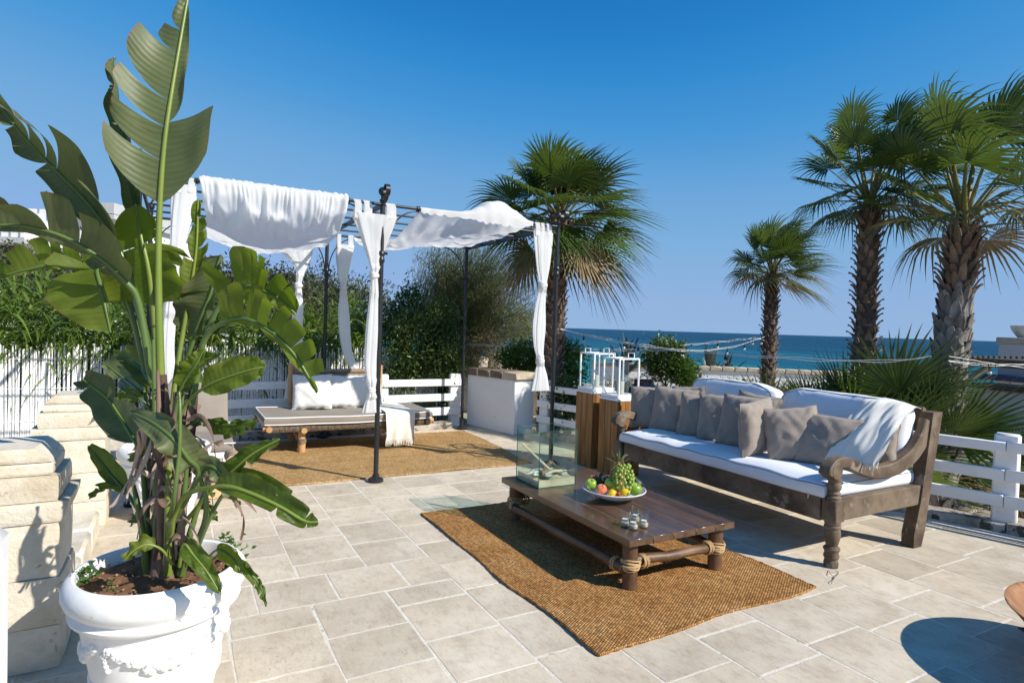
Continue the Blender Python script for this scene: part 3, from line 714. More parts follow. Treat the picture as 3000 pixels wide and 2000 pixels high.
# sea wall with a stone coping
sw = thing('sea_wall', 'low white garden wall with a stone coping in front of the sea', 'wall', dp(1600, 880, 17.5))
def wall_run(m, xa, ya, da, xb, yb, db, z0, z1, th):
    a = dp(xa, ya, da); c = dp(xb, yb, db); d = Vector((c.x - a.x, c.y - a.y, 0)); L = d.length; d.normalize()
    rot = Matrix((d, Vector((-d.y, d.x, 0)), _up)).transposed(); m.box(((a.x + c.x) / 2, (a.y + c.y) / 2, (z0 + z1) / 2), (L, th, z1 - z0), rot); return a, d, L, rot
m = MB(); a, d, L, rot = wall_run(m, 1360, 850, 18.5, 1990, 850, 17, -.8, .44, .25); m.build('wall_body', PLASTER, sw, smooth=0)
for i in range(int(L / .34)):
    m = MB(); p = a + d * (.17 + i * .34); m.box((p.x, p.y, .505), (.325, .36, .125), rot, bev=.02); m.build('coping_stone', SLAB, sw)
pw = thing('rubble_wall', 'low tan stone wall half hidden under the tamarisk', 'wall', dp(1180, 800, 14))
for k, (x0, x1, z1) in enumerate(((1075, 1120, .95), (1120, 1165, 1.05), (1165, 1215, .9), (1215, 1262, 1.0))):
    m = MB(); a = dp(x0, 800, 14); c = dp(x1, 800, 13.6); d = Vector((c.x - a.x, c.y - a.y, 0)); L = d.length; d.normalize(); rot = Matrix((d, Vector((-d.y, d.x, 0)), _up)).transposed()
    m.box(((a.x + c.x) / 2, (a.y + c.y) / 2, z1 / 2 - .3), (L - .01, .4, z1 + .4), rot, bev=.06); m.build('stone_block', LIMESTONE, pw)
# beach kiosk at the right edge
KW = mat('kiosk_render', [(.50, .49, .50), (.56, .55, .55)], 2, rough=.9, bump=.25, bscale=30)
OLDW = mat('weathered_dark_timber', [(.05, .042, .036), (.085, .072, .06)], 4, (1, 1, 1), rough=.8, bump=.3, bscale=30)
KZ = -.355; kp0, kp1 = gz(2186, 1056, KZ), gz(2262, 1072, KZ); kd = (kp1 - kp0).normalized(); kn = Vector((-kd.y, kd.x, 0)); krot = Matrix((kd, kn, _up)).transposed()
ki = thing('beach_kiosk', 'shaded white beach kiosk with dark counter and reed roof at the right edge', 'kiosk', kp0 + kd * 1.5)
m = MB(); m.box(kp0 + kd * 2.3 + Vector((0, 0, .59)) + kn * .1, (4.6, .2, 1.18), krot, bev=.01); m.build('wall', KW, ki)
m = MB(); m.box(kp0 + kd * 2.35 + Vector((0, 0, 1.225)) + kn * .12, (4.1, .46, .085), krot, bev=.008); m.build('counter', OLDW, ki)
cp = kp0 + kd * .95 + kn * .35
# kiosk, rest: pillar, beams, brace
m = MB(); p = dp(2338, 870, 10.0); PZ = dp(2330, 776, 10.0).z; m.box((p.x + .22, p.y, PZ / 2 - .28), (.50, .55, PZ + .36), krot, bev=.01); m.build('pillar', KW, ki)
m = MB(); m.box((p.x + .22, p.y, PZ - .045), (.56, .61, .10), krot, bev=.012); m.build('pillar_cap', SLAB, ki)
bA, bB = dp(2205, 833, 10.2), dp(2420, 838, 8.8)
m = MB(); dv = (bB - bA).normalized(); br = frame_mat(dv, (0, 0, 1)); m.box((bA + bB) / 2, ((bB - bA).length, .09, .13), br, bev=.006); m.build('roof_beam', mat('brown_timber', [(.11, .085, .065), (.16, .125, .10)], 4, rough=.75, bump=.3, bscale=30), ki)
m = MB()
for i in range(26):
    pp = bA + dv * (.05 + i * .085); m.box(pp + Vector((0, 0, .10)) + kn * .0, (.03, .5, .035), krot)
m.build('roof_slats', OLDW, ki, smooth=0)
m = MB(); m.tube([dp(2188, 892, 9.9), dp(2268, 842, 9.8)], .045, 4); m.build('brace', mat('grey_timber', [(.25, .22, .20), (.33, .30, .27)], 4, rough=.8), ki, smooth=0)
m = MB(); m.box(dp(2310, 868, 10.0), (.75, .2, .10), krot, bev=.01); tag(m.build('blue_board', mat('navy_board', [(.012, .03, .10)], 2, rough=.5)), 'dark blue board lying on the counter of the beach kiosk', 'board')
pc_ = Vector((p.x + .2, p.y, PZ + .005))
pk = thing('bowl_planter', 'pale bowl planter with an aloe on the kiosk pillar at the right edge', 'planter', pc_)
m = MB(); m.lathe([(.0, .0), (.10, 0), (.12, .02), (.19, .12), (.215, .20), (.205, .205), (.17, .13), (.0, .12)], 24, pc_); m.build('pot', mat('glazed_pale_pot', [(.58, .60, .55), (.66, .67, .62)], 5, rough=.35), pk)

# ------------------------------------------------------------------ jute rugs
def jute(name, cols, pitch, dirx):
    m, nt, bs, out = nodes_of(name); v = coords(nt, (1, 1, 1), False); sx = N(nt, 'ShaderNodeSeparateXYZ'); nt.links.new(v, sx.inputs[0])
    wob = mathn(nt, 'MULTIPLY', noisen(nt, v, 9, 3, .6), pitch * 1.1)
    a, c_ = (0, 1) if dirx else (1, 0)
    ra = mathn(nt, 'DIVIDE', mathn(nt, 'ADD', sx.outputs[a], wob), pitch); row = mathn(nt, 'FLOOR', ra)
    rb = mathn(nt, 'ADD', mathn(nt, 'DIVIDE', mathn(nt, 'ADD', sx.outputs[c_], wob), pitch * 1.25), mathn(nt, 'MULTIPLY', row, .5))
    h = mathn(nt, 'MULTIPLY', mathn(nt, 'POWER', mathn(nt, 'ABSOLUTE', mathn(nt, 'SINE', mathn(nt, 'MULTIPLY', ra, math.pi))), .6), mathn(nt, 'ADD', mathn(nt, 'MULTIPLY', mathn(nt, 'ABSOLUTE', mathn(nt, 'SINE', mathn(nt, 'MULTIPLY', rb, math.pi))), .75), .25))
    f = noisen(nt, v, 3.5, 6, .7); c = rampn(nt, f, [(.3, cols[0]), (.5, cols[1]), (.7, cols[2])])
    wn_ = N(nt, 'ShaderNodeTexWhiteNoise', noise_dimensions='2D'); cv = N(nt, 'ShaderNodeCombineXYZ'); nt.links.new(row, cv.inputs[0]); nt.links.new(mathn(nt, 'FLOOR', rb), cv.inputs[1]); nt.links.new(cv.outputs[0], wn_.inputs[0])
    k = mathn(nt, 'ADD', mathn(nt, 'MULTIPLY', wn_.outputs[0], .7), .62)
    k = mathn(nt, 'MULTIPLY', k, mathn(nt, 'ADD', mathn(nt, 'MULTIPLY', h, .45), .62))
    wr = N(nt, 'ShaderNodeTexWhiteNoise', noise_dimensions='1D'); nt.links.new(row, wr.inputs['W']); k = mathn(nt, 'MULTIPLY', k, mathn(nt, 'ADD', mathn(nt, 'MULTIPLY', wr.outputs[0], .22), .89))
    sc = N(nt, 'ShaderNodeVectorMath', operation='SCALE'); nt.links.new(c, sc.inputs[0]); nt.links.new(k, sc.inputs['Scale'])
    nt.links.new(sc.outputs[0], bs.inputs['Base Color']); bs.inputs['Roughness'].default_value = .95; bs.inputs['Specular IOR Level'].default_value = .1
    nt.links.new(bumpn(nt, h, .9, .006), bs.inputs['Normal']); return m
JUTE1 = jute('jute_weave_near', [(.33, .155, .048), (.43, .215, .074), (.50, .285, .115)], .0135, True)
JUTE2 = jute('jute_weave_far', [(.44, .26, .10), (.52, .32, .135), (.57, .37, .175)], .012, False)
def rug(label, c4, nu, nv, matl, wav, seed, loc):
    (ax_, ay_), (bx, by), (cx, cy), (dx, dy) = c4; root = thing('jute_rug', label, 'rug', loc)
    def pt(u, v, zo=0):
        x = (ax_ * (1 - u) + bx * u) * (1 - v) + (dx * (1 - u) + cx * u) * v; y = (ay_ * (1 - u) + by * u) * (1 - v) + (dy * (1 - u) + cy * u) * v
        e = min(u, 1 - u, v, 1 - v)
        x += wav * nz((y * 1.7, seed, 0)) * (1 - min(1, e * 6)); y += wav * nz((x * 1.7, seed + 4, 0)) * (1 - min(1, e * 6))
        z = .011 + .014 * max(0, nz((x * 1.3, y * 1.3, seed + 2)) - .15) + .006 * max(0, nz((x * 2.3, y * 2.3, seed))) + .004 * max(0, nz((x * 6, y * 6, seed)))
        return (x, y, z + zo)
    m = MB(); m.grid(pt, nu, nv); m.build('weave', matl, root, smooth=80)
    ed = [pt(i / nu, 0) for i in range(nu)] + [pt(1, i / nv) for i in range(nv)] + [pt(1 - i / nu, 1) for i in range(nu)] + [pt(0, 1 - i / nv) for i in range(nv + 1)]
    m = MB(); m.tube([(p[0] + .003 * nz((i * .9, seed, 1)), p[1] + .003 * nz((i * .9, seed, 5)), p[2] - .004 + .0015 * math.sin(i * 2.4)) for i, p in enumerate(ed)], [.0075 + .0015 * math.sin(i * 1.9) for i in range(len(ed))], 6); m.build('bound_edge', matl, root, smooth=80)
    return root
rug('brown jute rug under the low wooden coffee table', [(1.775, 2.275), (3.465, 2.335), (3.45, 4.63), (1.765, 4.635)], 60, 80, JUTE1, .042, 3, (2.6, 3.4, 0))
rug('golden brown jute rug under the pergola and daybed', [(.56, 5.93), (3.55, 5.9), (3.70, 8.06), (.60, 8.06)], 80, 50, JUTE2, .03, 8, (2, 7, 0))

# ------------------------------------------------------------------ wood materials
def wood(name, cols, ax='x', scale=3.0, rough=.5, bump=.3, dens=14, coat=0, spec=.5, rand=.08, spots=None):
    st = {'x': (1, dens, dens), 'y': (dens, 1, dens), 'z': (dens, dens, 1)}[ax]
    return mat(name, cols, scale, st, rough=rough, bump=bump, bscale=scale * 2.2, bdist=.004, rand=rand, coat=coat, spec=spec, spots=spots)
TABLEY = wood('dark_stained_plank', [(.040, .019, .009), (.082, .041, .020), (.125, .068, .034)], 'y', 1.6, rough=.30, bump=.12, dens=10, coat=.35)
LOG = mat('stained_log', [(.05, .024, .011), (.10, .05, .022), (.16, .085, .04)], 5, (1, 1, 1), rough=.5, bump=.4, bscale=20, rand=.1)
ROPE = mat('sisal_rope', [(.40, .25, .11), (.52, .35, .17)], 20, rough=.9, bump=.6, bscale=120, bdist=.003)
# ------------------------------------------------------------------ coffee table
CT = thing('coffee_table', 'low dark wood coffee table with log legs lashed in rope, on the brown jute rug', 'coffee table', (2.75, 3.5, 0))
TX0, TX1, TY0, TY1, TZ = 2.315, 3.185, 2.715, 4.30, .333
pl = [2.315, 2.375, 2.66, 2.845, 3.02, 3.185]
pl = [TX0, 2.50, 2.662, 2.845, 3.015, TX1]
for i in range(5):
    m = MB(); m.box(((pl[i] + pl[i + 1]) / 2, (TY0 + TY1) / 2 + random.uniform(-.004, .004), TZ - .0215), (pl[i + 1] - pl[i] - .0016, TY1 - TY0, .043), bev=.0022); m.build('plank', TABLEY, CT, at=(pl[i], TY0, TZ - .05))
    if i: m = MB(); m.box((pl[i], (TY0 + TY1) / 2, TZ - .0086), (.0042, TY1 - TY0 - .003, .016)); m.build('seam', mat('pale_seam', [(.30, .17, .09), (.16, .085, .045)], 9, rough=.7), CT, smooth=0) if i == 1 else put('seam', bpy.data.objects['seam'].data, CT, bpy.data.objects['seam'].location + Vector((pl[i] - pl[1], 0, 0)))
legs = [(2.395, 2.80), (3.105, 2.80), (2.395, 4.215), (3.105, 4.215)]
for (x, y) in legs:
    m = MB(); m.tube([(x + random.uniform(-.004, .004), y, z) for z in (.013, .06, .15, .23, .29)], [.047, .045, .044, .046, .045], 12, jit=.03); m.build('leg', LOG, CT, at=(x, y, 0))
def stretcher(a, bq, z, bow, r):
    a, bq = Vector((*a, z)), Vector((*bq, z)); d = (bq - a); n = Vector((-d.y, d.x, 0)).normalized(); m = MB()
    pts = []
    for i in range(12):
        t = i / 11; pts.append(a + d * t + n * (bow * math.sin(math.pi * t) + .01 * nz((t * 5, a.x, 3))) + Vector((0, 0, .012 * math.sin(math.pi * t * 1.3) + .01 * nz((t * 4, a.y, 9)))))
    m.tube(pts, [r * (1 + .14 * nz((i * .7, a.x * 3, 7))) for i in range(12)], 10, jit=.05); m.build('stretcher', LOG, CT)
stretcher((legs[0][0] - .02, legs[0][1] - .0), (legs[1][0] + .03, legs[1][1]), .165, -.035, .030)
stretcher((legs[2][0], legs[2][1] - .01), (legs[3][0], legs[3][1] - .01), .185, .02, .030)
stretcher((legs[0][0] - .05, legs[0][1]), (legs[2][0] - .05, legs[2][1] + .02), .135, .02, .031)
stretcher((legs[1][0] + .0, legs[1][1] + .05), (legs[3][0], legs[3][1]), .155, .02, .030)
def lashing(c, ax_, r, n, pitch, parent, matl=ROPE, tr=.0055, name='rope_lashing'):
    c = Vector(c); z = Vector(ax_).normalized(); x = z.orthogonal().normalized(); y = z.cross(x); pts = []
    for i in range(n * 12 + 1):
        a = 2 * math.pi * i / 12; t = i / 12
        pts.append(c + x * math.cos(a) * (r + .003 * math.sin(i * 1.3)) + y * math.sin(a) * (r + .003 * math.cos(i * 1.7)) + z * ((t - n / 2) * pitch + .004 * math.sin(i * .7)))
    m = MB(); m.tube(pts, tr, 6); return m.build(name, matl, parent)
for k, (x, y) in enumerate(legs):
    lashing((x, y, .155), (.25, .1, 1), .056, 5, .0105, CT); lashing((x, y, .16), (-.3, -.2, 1), .060, 3, .0115, CT)
    lashing((x + (.085 if k in (0, 2) else -.085), y - .012, .165), (1, .1, 0), .040, 4, .011, CT); lashing((x - .045 + (0 if k in (0, 2) else .05), y + (.075 if k < 2 else -.075), .14), (0, 1, 0), .038, 3, .011, CT)

# ------------------------------------------------------------------ carved wooden sofa
OLDTEAK = mat('weathered_teak', [(.042, .025, .014), (.095, .062, .037), (.175, .125, .080), (.11, .074, .046)], 3.2, (1, 1, 1), rough=.72, bump=.5, bscale=26, bdist=.006, spots=((.21, .165, .12), 8, .60), rand=.05, detail=9)
BN = thing('carved_sofa', 'long carved weathered teak sofa with white seat cushions against the right fence', 'sofa', (4.4, 3.6, 0))
BY0, BY1, BX0, BX1 = 2.47, 4.77, 3.835, 5.06
TURN = [(.0, .0), (.044, .0), (.047, .03), (.040, .055), (.046, .062), (.050, .075), (.043, .10), (.049, .115), (.054, .125), (.049, .135), (.036, .145), (.040, .16), (.050, .20), (.053, .235), (.048, .26), (.053, .268), (.053, .28), (.047, .285), (.052, .295), (.050, .315), (.0, .315)]
for y in (BY0 + .035, BY1 - .035):
    x = BX0 + .05
    m = MB(); m.lathe(TURN, 18, (x, y, 0)); m.box((x, y, .385), (.105, .105, .15), bev=.008); m.build('front_leg', OLDTEAK, BN, at=(x, y, 0))
    m = MB(); m.lathe([(.0, .46), (.046, .46), (.048, .475), (.036, .485), (.042, .50), (.034, .515), (.044, .53), (.046, .55), (.038, .575), (.046, .59), (.046, .605), (.0, .605)], 18, (x, y, 0)); m.build('arm_post', OLDTEAK, BN)
    # swept arm: profile in x-z, extruded in y
    C = spline([(4.985, .93), (4.93, .82), (4.80, .70), (4.62, .625), (4.44, .60), (4.26, .612), (4.10, .66), (3.98, .70), (3.88, .705), (3.82, .665), (3.80, .625)], 44)
    Tn = np.gradient(C, axis=0); Tn /= np.linalg.norm(Tn, axis=1)[:, None]; Nn = np.stack([-Tn[:, 1], Tn[:, 0]], 1)
    wd = np.interp(np.linspace(0, 1, 44), [0, .25, .55, .8, .93, 1], [.13, .11, .082, .072, .085, .07]) / 2
    up = C + Nn * wd[:, None]; lo = C - Nn * wd[:, None]; ywid = np.interp(np.linspace(0, 1, 44), [0, .7, 1], [.030, .038, .046])
    m = MB(); vs = []
    for i in range(44):
        w = ywid[i]; e = .008
        for (p, s_) in ((up[i], 1), (lo[i], -1)):
            dn = Nn[i] * (e * s_)
            vs += [(p[0] - dn[0], y - w, p[1] - dn[1]), (p[0], y - w + e, p[1]), (p[0], y + w - e, p[1]), (p[0] - dn[0], y + w, p[1] - dn[1])]
    fs = []
    for i in range(43):
        o, q = i * 8, i * 8 + 8
        for a, c in ((0, 1), (1, 2), (2, 3), (3, 7), (7, 6), (6, 5), (5, 4), (4, 0)): fs.append((o + a, o + c, q + c, q + a))
    fs += [(0, 4, 5, 6, 7, 3, 2, 1), tuple(43 * 8 + k for k in (0, 1, 2, 3, 7, 6, 5, 4))]
    m.add(vs, fs); m.lathe([(0, -.048), (.052, -.048), (.058, -.04), (.058, .04), (.052, .048), (0, .048)], 20, (3.845, y, .655), Matrix.Rotation(math.pi / 2, 3, 'X')); m.build('armrest', OLDTEAK, BN, smooth=35)
    # raked rear post
    w = .045; prof = [(4.80, .0), (4.905, .0), (4.945, .12), (4.975, .30), (5.03, .60), (5.115, 1.0), (4.985, 1.0), (4.92, .62), (4.87, .34), (4.80, .10)]
    m = MB(); m.prism([(px_, y - w, pz_) for px_, pz_ in prof], (0, 2 * w, 0)); m.build('rear_leg', OLDTEAK, BN, smooth=25, at=(4.85, y, 0))
    m = MB(); m.box(((BX0 + .11 + 4.90) / 2, y, .385), (4.90 - BX0 - .115, .062, .145), bev=.006); m.build('side_rail', OLDTEAK, BN)
m = MB(); m.box((BX0 + .05, (BY0 + BY1) / 2, .375), (.055, BY1 - BY0 - .22, .165), bev=.006); m.build('front_rail', OLDTEAK, BN)
m = MB(); m.box((4.90, (BY0 + BY1) / 2, .40), (.05, BY1 - BY0 - .2, .11), bev=.006); m.build('back_rail', OLDTEAK, BN)
m = MB(); m.prism([(5.0, BY0 + .1, .86), (5.05, BY0 + .1, .85), (5.105, BY0 + .1, 1.005), (5.06, BY0 + .1, 1.03)], (0, BY1 - BY0 - .2, 0)); m.build('top_rail', OLDTEAK, BN, smooth=20)
for i in range(9):
    m = MB(); yy = BY0 + .22 + i * .232; m.prism([(4.955, yy, .455), (4.98, yy, .455), (5.04, yy, .86), (5.015, yy, .86)], (0, .05, 0)); m.build('back_slat', OLDTEAK, BN, smooth=20)
m = MB(); m.box((4.40, (BY0 + BY1) / 2, .43), (.98, BY1 - BY0 - .16, .02)); m.build('seat_board', OLDTEAK, BN, smooth=0)

# ------------------------------------------------------------------ cushions
WCUSH = mat('white_canvas', [(.72, .73, .76), (.77, .78, .80)], 5, rough=.9, bump=.12, bscale=260, bdist=.002, sheen=.2)
GCUSH = mat('taupe_linen', [(.255, .208, .168), (.305, .252, .208)], 5, rough=.95, bump=.3, bscale=420, bdist=.002, sheen=.3, rand=.05)
PIPE = mat('grey_piping', [(.16, .16, .17)], 4, rough=.8)
def slab_cushion(c, d, rot, bul=.02, wr=.012, seed=0, nu=40, nv=24, ex=5.0, front_droop=0):
    """soft box: superellipsoid with wrinkles; local size d"""
    c = Vector(c); vs = []
    def pt(a, b_):   # a around, b_ pole to pole on local z
        ca, sa = math.cos(a), math.sin(a); cb, sb = math.cos(b_), math.sin(b_)
        f = lambda t, e: math.copysign(abs(t) ** e, t)
        e1, e2 = 2 / ex, 2 / (ex * .8)
        x = f(cb, e2) * f(ca, e1); y = f(cb, e2) * f(sa, e1); z = f(sb, e2)
        k = 1 + 0
        p = Vector((x * d[0] / 2, y * d[1] / 2, z * d[2] / 2))
        r2 = max(abs(x), abs(y)); p.z += math.copysign(bul * (1 - r2 * r2), z) if abs(z) > .05 else 0
        q = (p.x * 5 + seed, p.y * 5, p.z * 5 + seed)
        p += Vector((nz(q, 1.2), nz((q[1], q[2], q[0]), 1.2), nz((q[2], q[0], q[1]), 1.2))) * wr
        edge = abs(z) * max(0, r2 - .55)
        p.z += math.copysign(wr * 1.2 * edge * math.sin((p.x * ca * ca + p.y + p.x) * 38 + 3 * nz(q, 1)), z)
        return c + rot @ p
    n, k = nu, nv
    vs = [pt(2 * math.pi * j / n, -math.pi / 2 + math.pi * i / k) for i in range(k + 1) for j in range(n)]
    fs = [(i * n + j, i * n + (j + 1) % n, (i + 1) * n + (j + 1) % n, (i + 1) * n + j) for i in range(k) for j in range(n)]
    m = MB(); m.add(vs, fs); return m, pt
I3 = Matrix.Identity(3)
sc_ = thing('seat_cushion', 'long white seat cushion lying on the carved sofa', 'cushion', (4.38, 3.62, .44))
def seat_pt(u, v): pass
SX0, SX1, SY0, SY1, SZ0, SZ1 = 3.845, 4.93, 2.555, 4.685, .452, .585
m = MB(); nu, nv = 90, 40
prof = [(0, .02), (0, .5), (0, .88), (.015, 1.0)]
def seat_top(x, y):
    fx = min(x - SX0, SX1 - x) / .12; fy = min(y - SY0, SY1 - y) / .14
    k = min(1, max(0, fx)) ** .5 * min(1, max(0, fy)) ** .5
    z = SZ1 - .035 + .035 * k + .008 * nz((x * 4, y * 2.2, 1)) + .0065 * math.sin(y * 16 + 3 * nz((x * 2, y * 2, 5)) + x * 9) * (.4 + .6 * max(0, nz((x * 3, y * 1.5, 8)) + .4))
    return z
P = []
def ringpt(t, inset, z):
    # rounded rectangle perimeter
    x0, x1, y0, y1 = SX0 + inset, SX1 - inset, SY0 + inset, SY1 - inset; r = .06
    per = []
    return per
bm_v = []; nX, nY = 26, 64
def warp(x, y, z):
    return (x + .012 * nz((y * 1.6, z * 6, 3)) * (1 if x < 4 else .3), y + .008 * nz((x * 3, z * 5, 6)), z)
xs = [SX0 + (SX1 - SX0) * i / nX for i in range(nX + 1)]; ys = [SY0 + (SY1 - SY0) * j / nY for j in range(nY + 1)]
top = [[warp(x, y, seat_top(x, y)) for x in xs] for y in ys]
m = MB(); m.add([p for r_ in top for p in r_], [(j * (nX + 1) + i, j * (nX + 1) + i + 1, (j + 1) * (nX + 1) + i + 1, (j + 1) * (nX + 1) + i) for j in range(nY) for i in range(nX)])
per = [top[0][i] for i in range(nX)] + [top[j][nX] for j in range(nY)] + [top[nY][nX - i] for i in range(nX)] + [top[nY - j][0] for j in range(nY)]
cenv = Vector(((SX0 + SX1) / 2, (SY0 + SY1) / 2, 0)); L = len(per); side = []
for k, f in enumerate((0, .12, .4, .75, .95, 1)):
    for p in per:
        v = Vector(p); o = (v - cenv); bl = [0, .010, .018, .018, .010, -.006][k]
        nx_ = bl if abs(p[0] - SX1) < .03 else (-bl if abs(p[0] - SX0) < .03 else 0); ny_ = bl if abs(p[1] - SY1) < .03 else (-bl if abs(p[1] - SY0) < .03 else 0)
        z = v.z + (SZ0 - v.z) * f; side.append((v.x + nx_ + .006 * nz((v.x * 5, v.y * 5, f * 3)) * (1 if 0 < k < 5 else 0), v.y + ny_, z))
m.add(side, [(k * L + i, k * L + (i + 1) % L, (k + 1) * L + (i + 1) % L, (k + 1) * L + i) for k in range(5) for i in range(L)] + [tuple(5 * L + i for i in range(L))])
m.build('cushion', WCUSH, sc_, smooth=75)
for k in (1, 4):
    m = MB(); m.tube([side[k * L + i] for i in range(0, L)] + [side[k * L]], .0035, 5); m.build('piping', PIPE, sc_)
m = MB(); m.box((3.838, 2.66, .462), (.006, .012, .03), bev=.002); m.box((3.835, 2.66, .440), (.004, .010, .022), bev=.002); m.build('zip_pull', mat('pale_metal', [(.6, .6, .6)], 1, rough=.3, metallic=.8), sc_)
lean = Matrix.Rotation(R(-80), 3, 'Y')      # cushion plane stands up, leaning back
def back_cushion(label, yc, wid, hgt, seed):
    rot = Matrix.Rotation(R(12), 3, 'Y') @ Matrix.Rotation(math.pi / 2, 3, 'Y')
    c = (4.84, yc, .575 + hgt / 2); root = thing('back_cushion', label, 'cushion', (4.84, yc, .58), 'white back cushions of the carved sofa')
    m, pt = slab_cushion(c, (hgt, wid, .20), rot, .055, .016, seed, 96, 36, 5.0); m.build('cushion', WCUSH, root, smooth=80)
    for b_ in (-.55, .55):
        m = MB(); m.tube([pt(2 * math.pi * i / 110, b_) for i in range(111)], .0045, 5); m.build('piping', PIPE, root)
back_cushion('plump white back cushion at the far end of the sofa, beside the lanterns', 4.215, 1.06, .51, 3)
back_cushion('plump white back cushion at the near end of the sofa, partly under the cream throw', 3.10, 1.12, .51, 9)
def pillow_mesh(w, h, t, seed, n=22):
    vs = []
    for sgn in (1, -1):
        for j in range(n + 1):
            for i in range(n + 1):
                u, v = 2 * i / n - 1, 2 * j / n - 1
                pin = 1 - .07 * (1 - u * u) * v * v - 0; pin2 = 1 - .07 * (1 - v * v) * u * u
                x = u * w / 2 * (1 - .06 * (1 - abs(v)) * 0 - .05 * (1 - v * v) * (abs(u) ** 3)); y = v * h / 2 * (1 - .05 * (1 - u * u) * (abs(v) ** 3))
                e = max(0, (1 - u ** 2)) ** .5 * max(0, (1 - v ** 2)) ** .5
                z = sgn * t / 2 * (e ** .75)
                q = (u * 2 + seed, v * 2, sgn)
                k = e ** .4
                z += k * (.012 * nz(q, 1.3) + .009 * nz((u * 3 + v * 2 + seed, v * 1.2, sgn * 3), 1.6))
                cr = max(0, abs(u) + abs(v) - .75)
                z += sgn * .012 * cr * math.sin((u - v) * 16 + seed) * e ** .3
                x += .008 * nz((v * 3, seed, 2)); y += .008 * nz((u * 3, seed, 7)) - (.012 * (1 - abs(u)) * v * 0)
                vs.append((x, y, z))
    N1 = (n + 1) ** 2; fs = []
    for s_ in (0, 1):
        for j in range(n):
            for i in range(n):
                a = s_ * N1 + j * (n + 1) + i; q = (a, a + 1, a + n + 2, a + n + 1); fs.append(q if s_ == 0 else tuple(reversed(q)))
    return vs, fs, n
def pillow(label, c, w, h, t, face, roll, matl, seed, group, up=(0, 0, 1), name='pillow', zipper=False):
    """face: the way its front looks; roll about that axis in degrees; c: centre"""
    z = Vector(face).normalized(); y = Vector(up); y = (y - z * y.dot(z)).normalized(); x = y.cross(z); rot = Matrix((x, y, z)).transposed() @ Matrix.Rotation(R(roll), 3, 'Z')
    vs, fs, n = pillow_mesh(w, h, t, seed); vs = [Vector(c) + rot @ Vector(v) for v in vs]
    low = min(v.z for v in vs); root = thing(name, label, 'pillow', (c[0], c[1], low), group)
    m = MB(); m.add(vs, fs); m.build('pillow_cover', matl, root, smooth=80)
    ed = [vs[i] for i in range(n + 1)] + [vs[j * (n + 1) + n] for j in range(1, n + 1)] + [vs[n * (n + 1) + n - i] for i in range(1, n + 1)] + [vs[(n - j) * (n + 1)] for j in range(1, n + 1)]
    m = MB(); m.tube(ed, .0032, 5); m.build('seam', matl, root)
    if zipper:
        m = MB(); m.tube([ed[i] + rot @ Vector((.002, 0, .004)) for i in range(n + 3, 2 * n - 2)], .003, 5); m.build('zip', mat('zip_metal', [(.35, .33, .30)], 1, rough=.5), root)
    return root
GP = 'taupe scatter pillows on the carved sofa'
# far end to near end
pillow('taupe pillow standing at the far arm of the sofa, in front of the wood plinth', (4.17, 4.66, .785), .40, .42, .15, (-.72, -.52, .26), 3, GCUSH, 1, GP)
pillow('second taupe pillow from the far arm, upright and square to the camera', (4.24, 4.40, .79), .44, .44, .15, (-.80, -.42, .25), -2, GCUSH, 2, GP)
pillow('taupe pillow leaning behind the second one from the far arm, only a corner showing', (4.50, 4.50, .80), .42, .42, .13, (-.95, -.1, .3), 6, GCUSH, 3, GP)
pillow('small taupe pillow, third in the front row from the far arm', (4.26, 4.10, .775), .36, .40, .14, (-.78, -.50, .22), -3, GCUSH, 4, GP)
pillow('taupe pillow, fourth in the front row, left of the largest one', (4.29, 3.87, .79), .40, .42, .14, (-.85, -.40, .26), 2, GCUSH, 5, GP)
pillow('taupe pillow peeping out above the fourth and the largest pillows', (4.56, 3.72, .81), .44, .42, .13, (-.95, -.15, .3), -5, GCUSH, 6, GP)
pillow('largest taupe pillow in the middle of the sofa', (4.26, 3.56, .80), .47, .45, .16, (-.90, -.28, .30), -1, GCUSH, 7, GP)
pillow('taupe pillow turned edge on so that its zip shows', (4.10, 3.32, .80), .42, .43, .17, (.12, -.98, .05), 5, GCUSH, 8, GP, zipper=True)
pillow('taupe pillow right of the edge on one, tilted with one corner up', (4.22, 3.08, .78), .41, .42, .16, (-.70, -.66, .25), 9, GCUSH, 9, GP)
pillow('low slumped taupe pillow just left of the cream throw', (4.32, 2.82, .765), .46, .40, .15, (-.86, -.34, .42), -3, GCUSH, 10, GP)
pillow('taupe pillow half hidden under the cream throw at the near arm', (4.58, 2.68, .745), .36, .36, .12, (-.9, -.2, .4), 4, GCUSH, 11, GP)

# cream throw over the near end of the sofa back
THROW = mat('cream_wool', [(.80, .75, .64), (.86, .81, .71)], 8, rough=.95, bump=.4, bscale=220, bdist=.004, sheen=.4, transl=.12)
rows = [  # from the fringe up over the back, left edge to right edge
    [(1897, 1048, 4.16), (1945, 1058, 4.14), (1990, 1064, 4.14), (2018, 1062, 4.16)],
    [(1915, 1015, 4.28), (1960, 1022, 4.23), (2005, 1025, 4.22), (2045, 1020, 4.26)],
    [(1935, 980, 4.42), (1975, 985, 4.38), (2020, 985, 4.36), (2065, 980, 4.40)],
    [(1955, 945, 4.58), (1990, 950, 4.54), (2035, 948, 4.54), (2080, 952, 4.56)],
    [(1978, 921, 4.70), (2010, 921, 4.68), (2050, 924, 4.70), (2098, 934, 4.72)],
    [(1992, 914, 4.84), (2025, 916, 4.84), (2065, 922, 4.86), (2114, 938, 4.90)],
    [(1996, 916, 5.02), (2030, 918, 5.04), (2070, 924, 5.06), (2120, 943, 5.10)],
    [(2000, 950, 5.12), (2035, 955, 5.14), (2075, 962, 5.16), (2124, 975, 5.18)]]
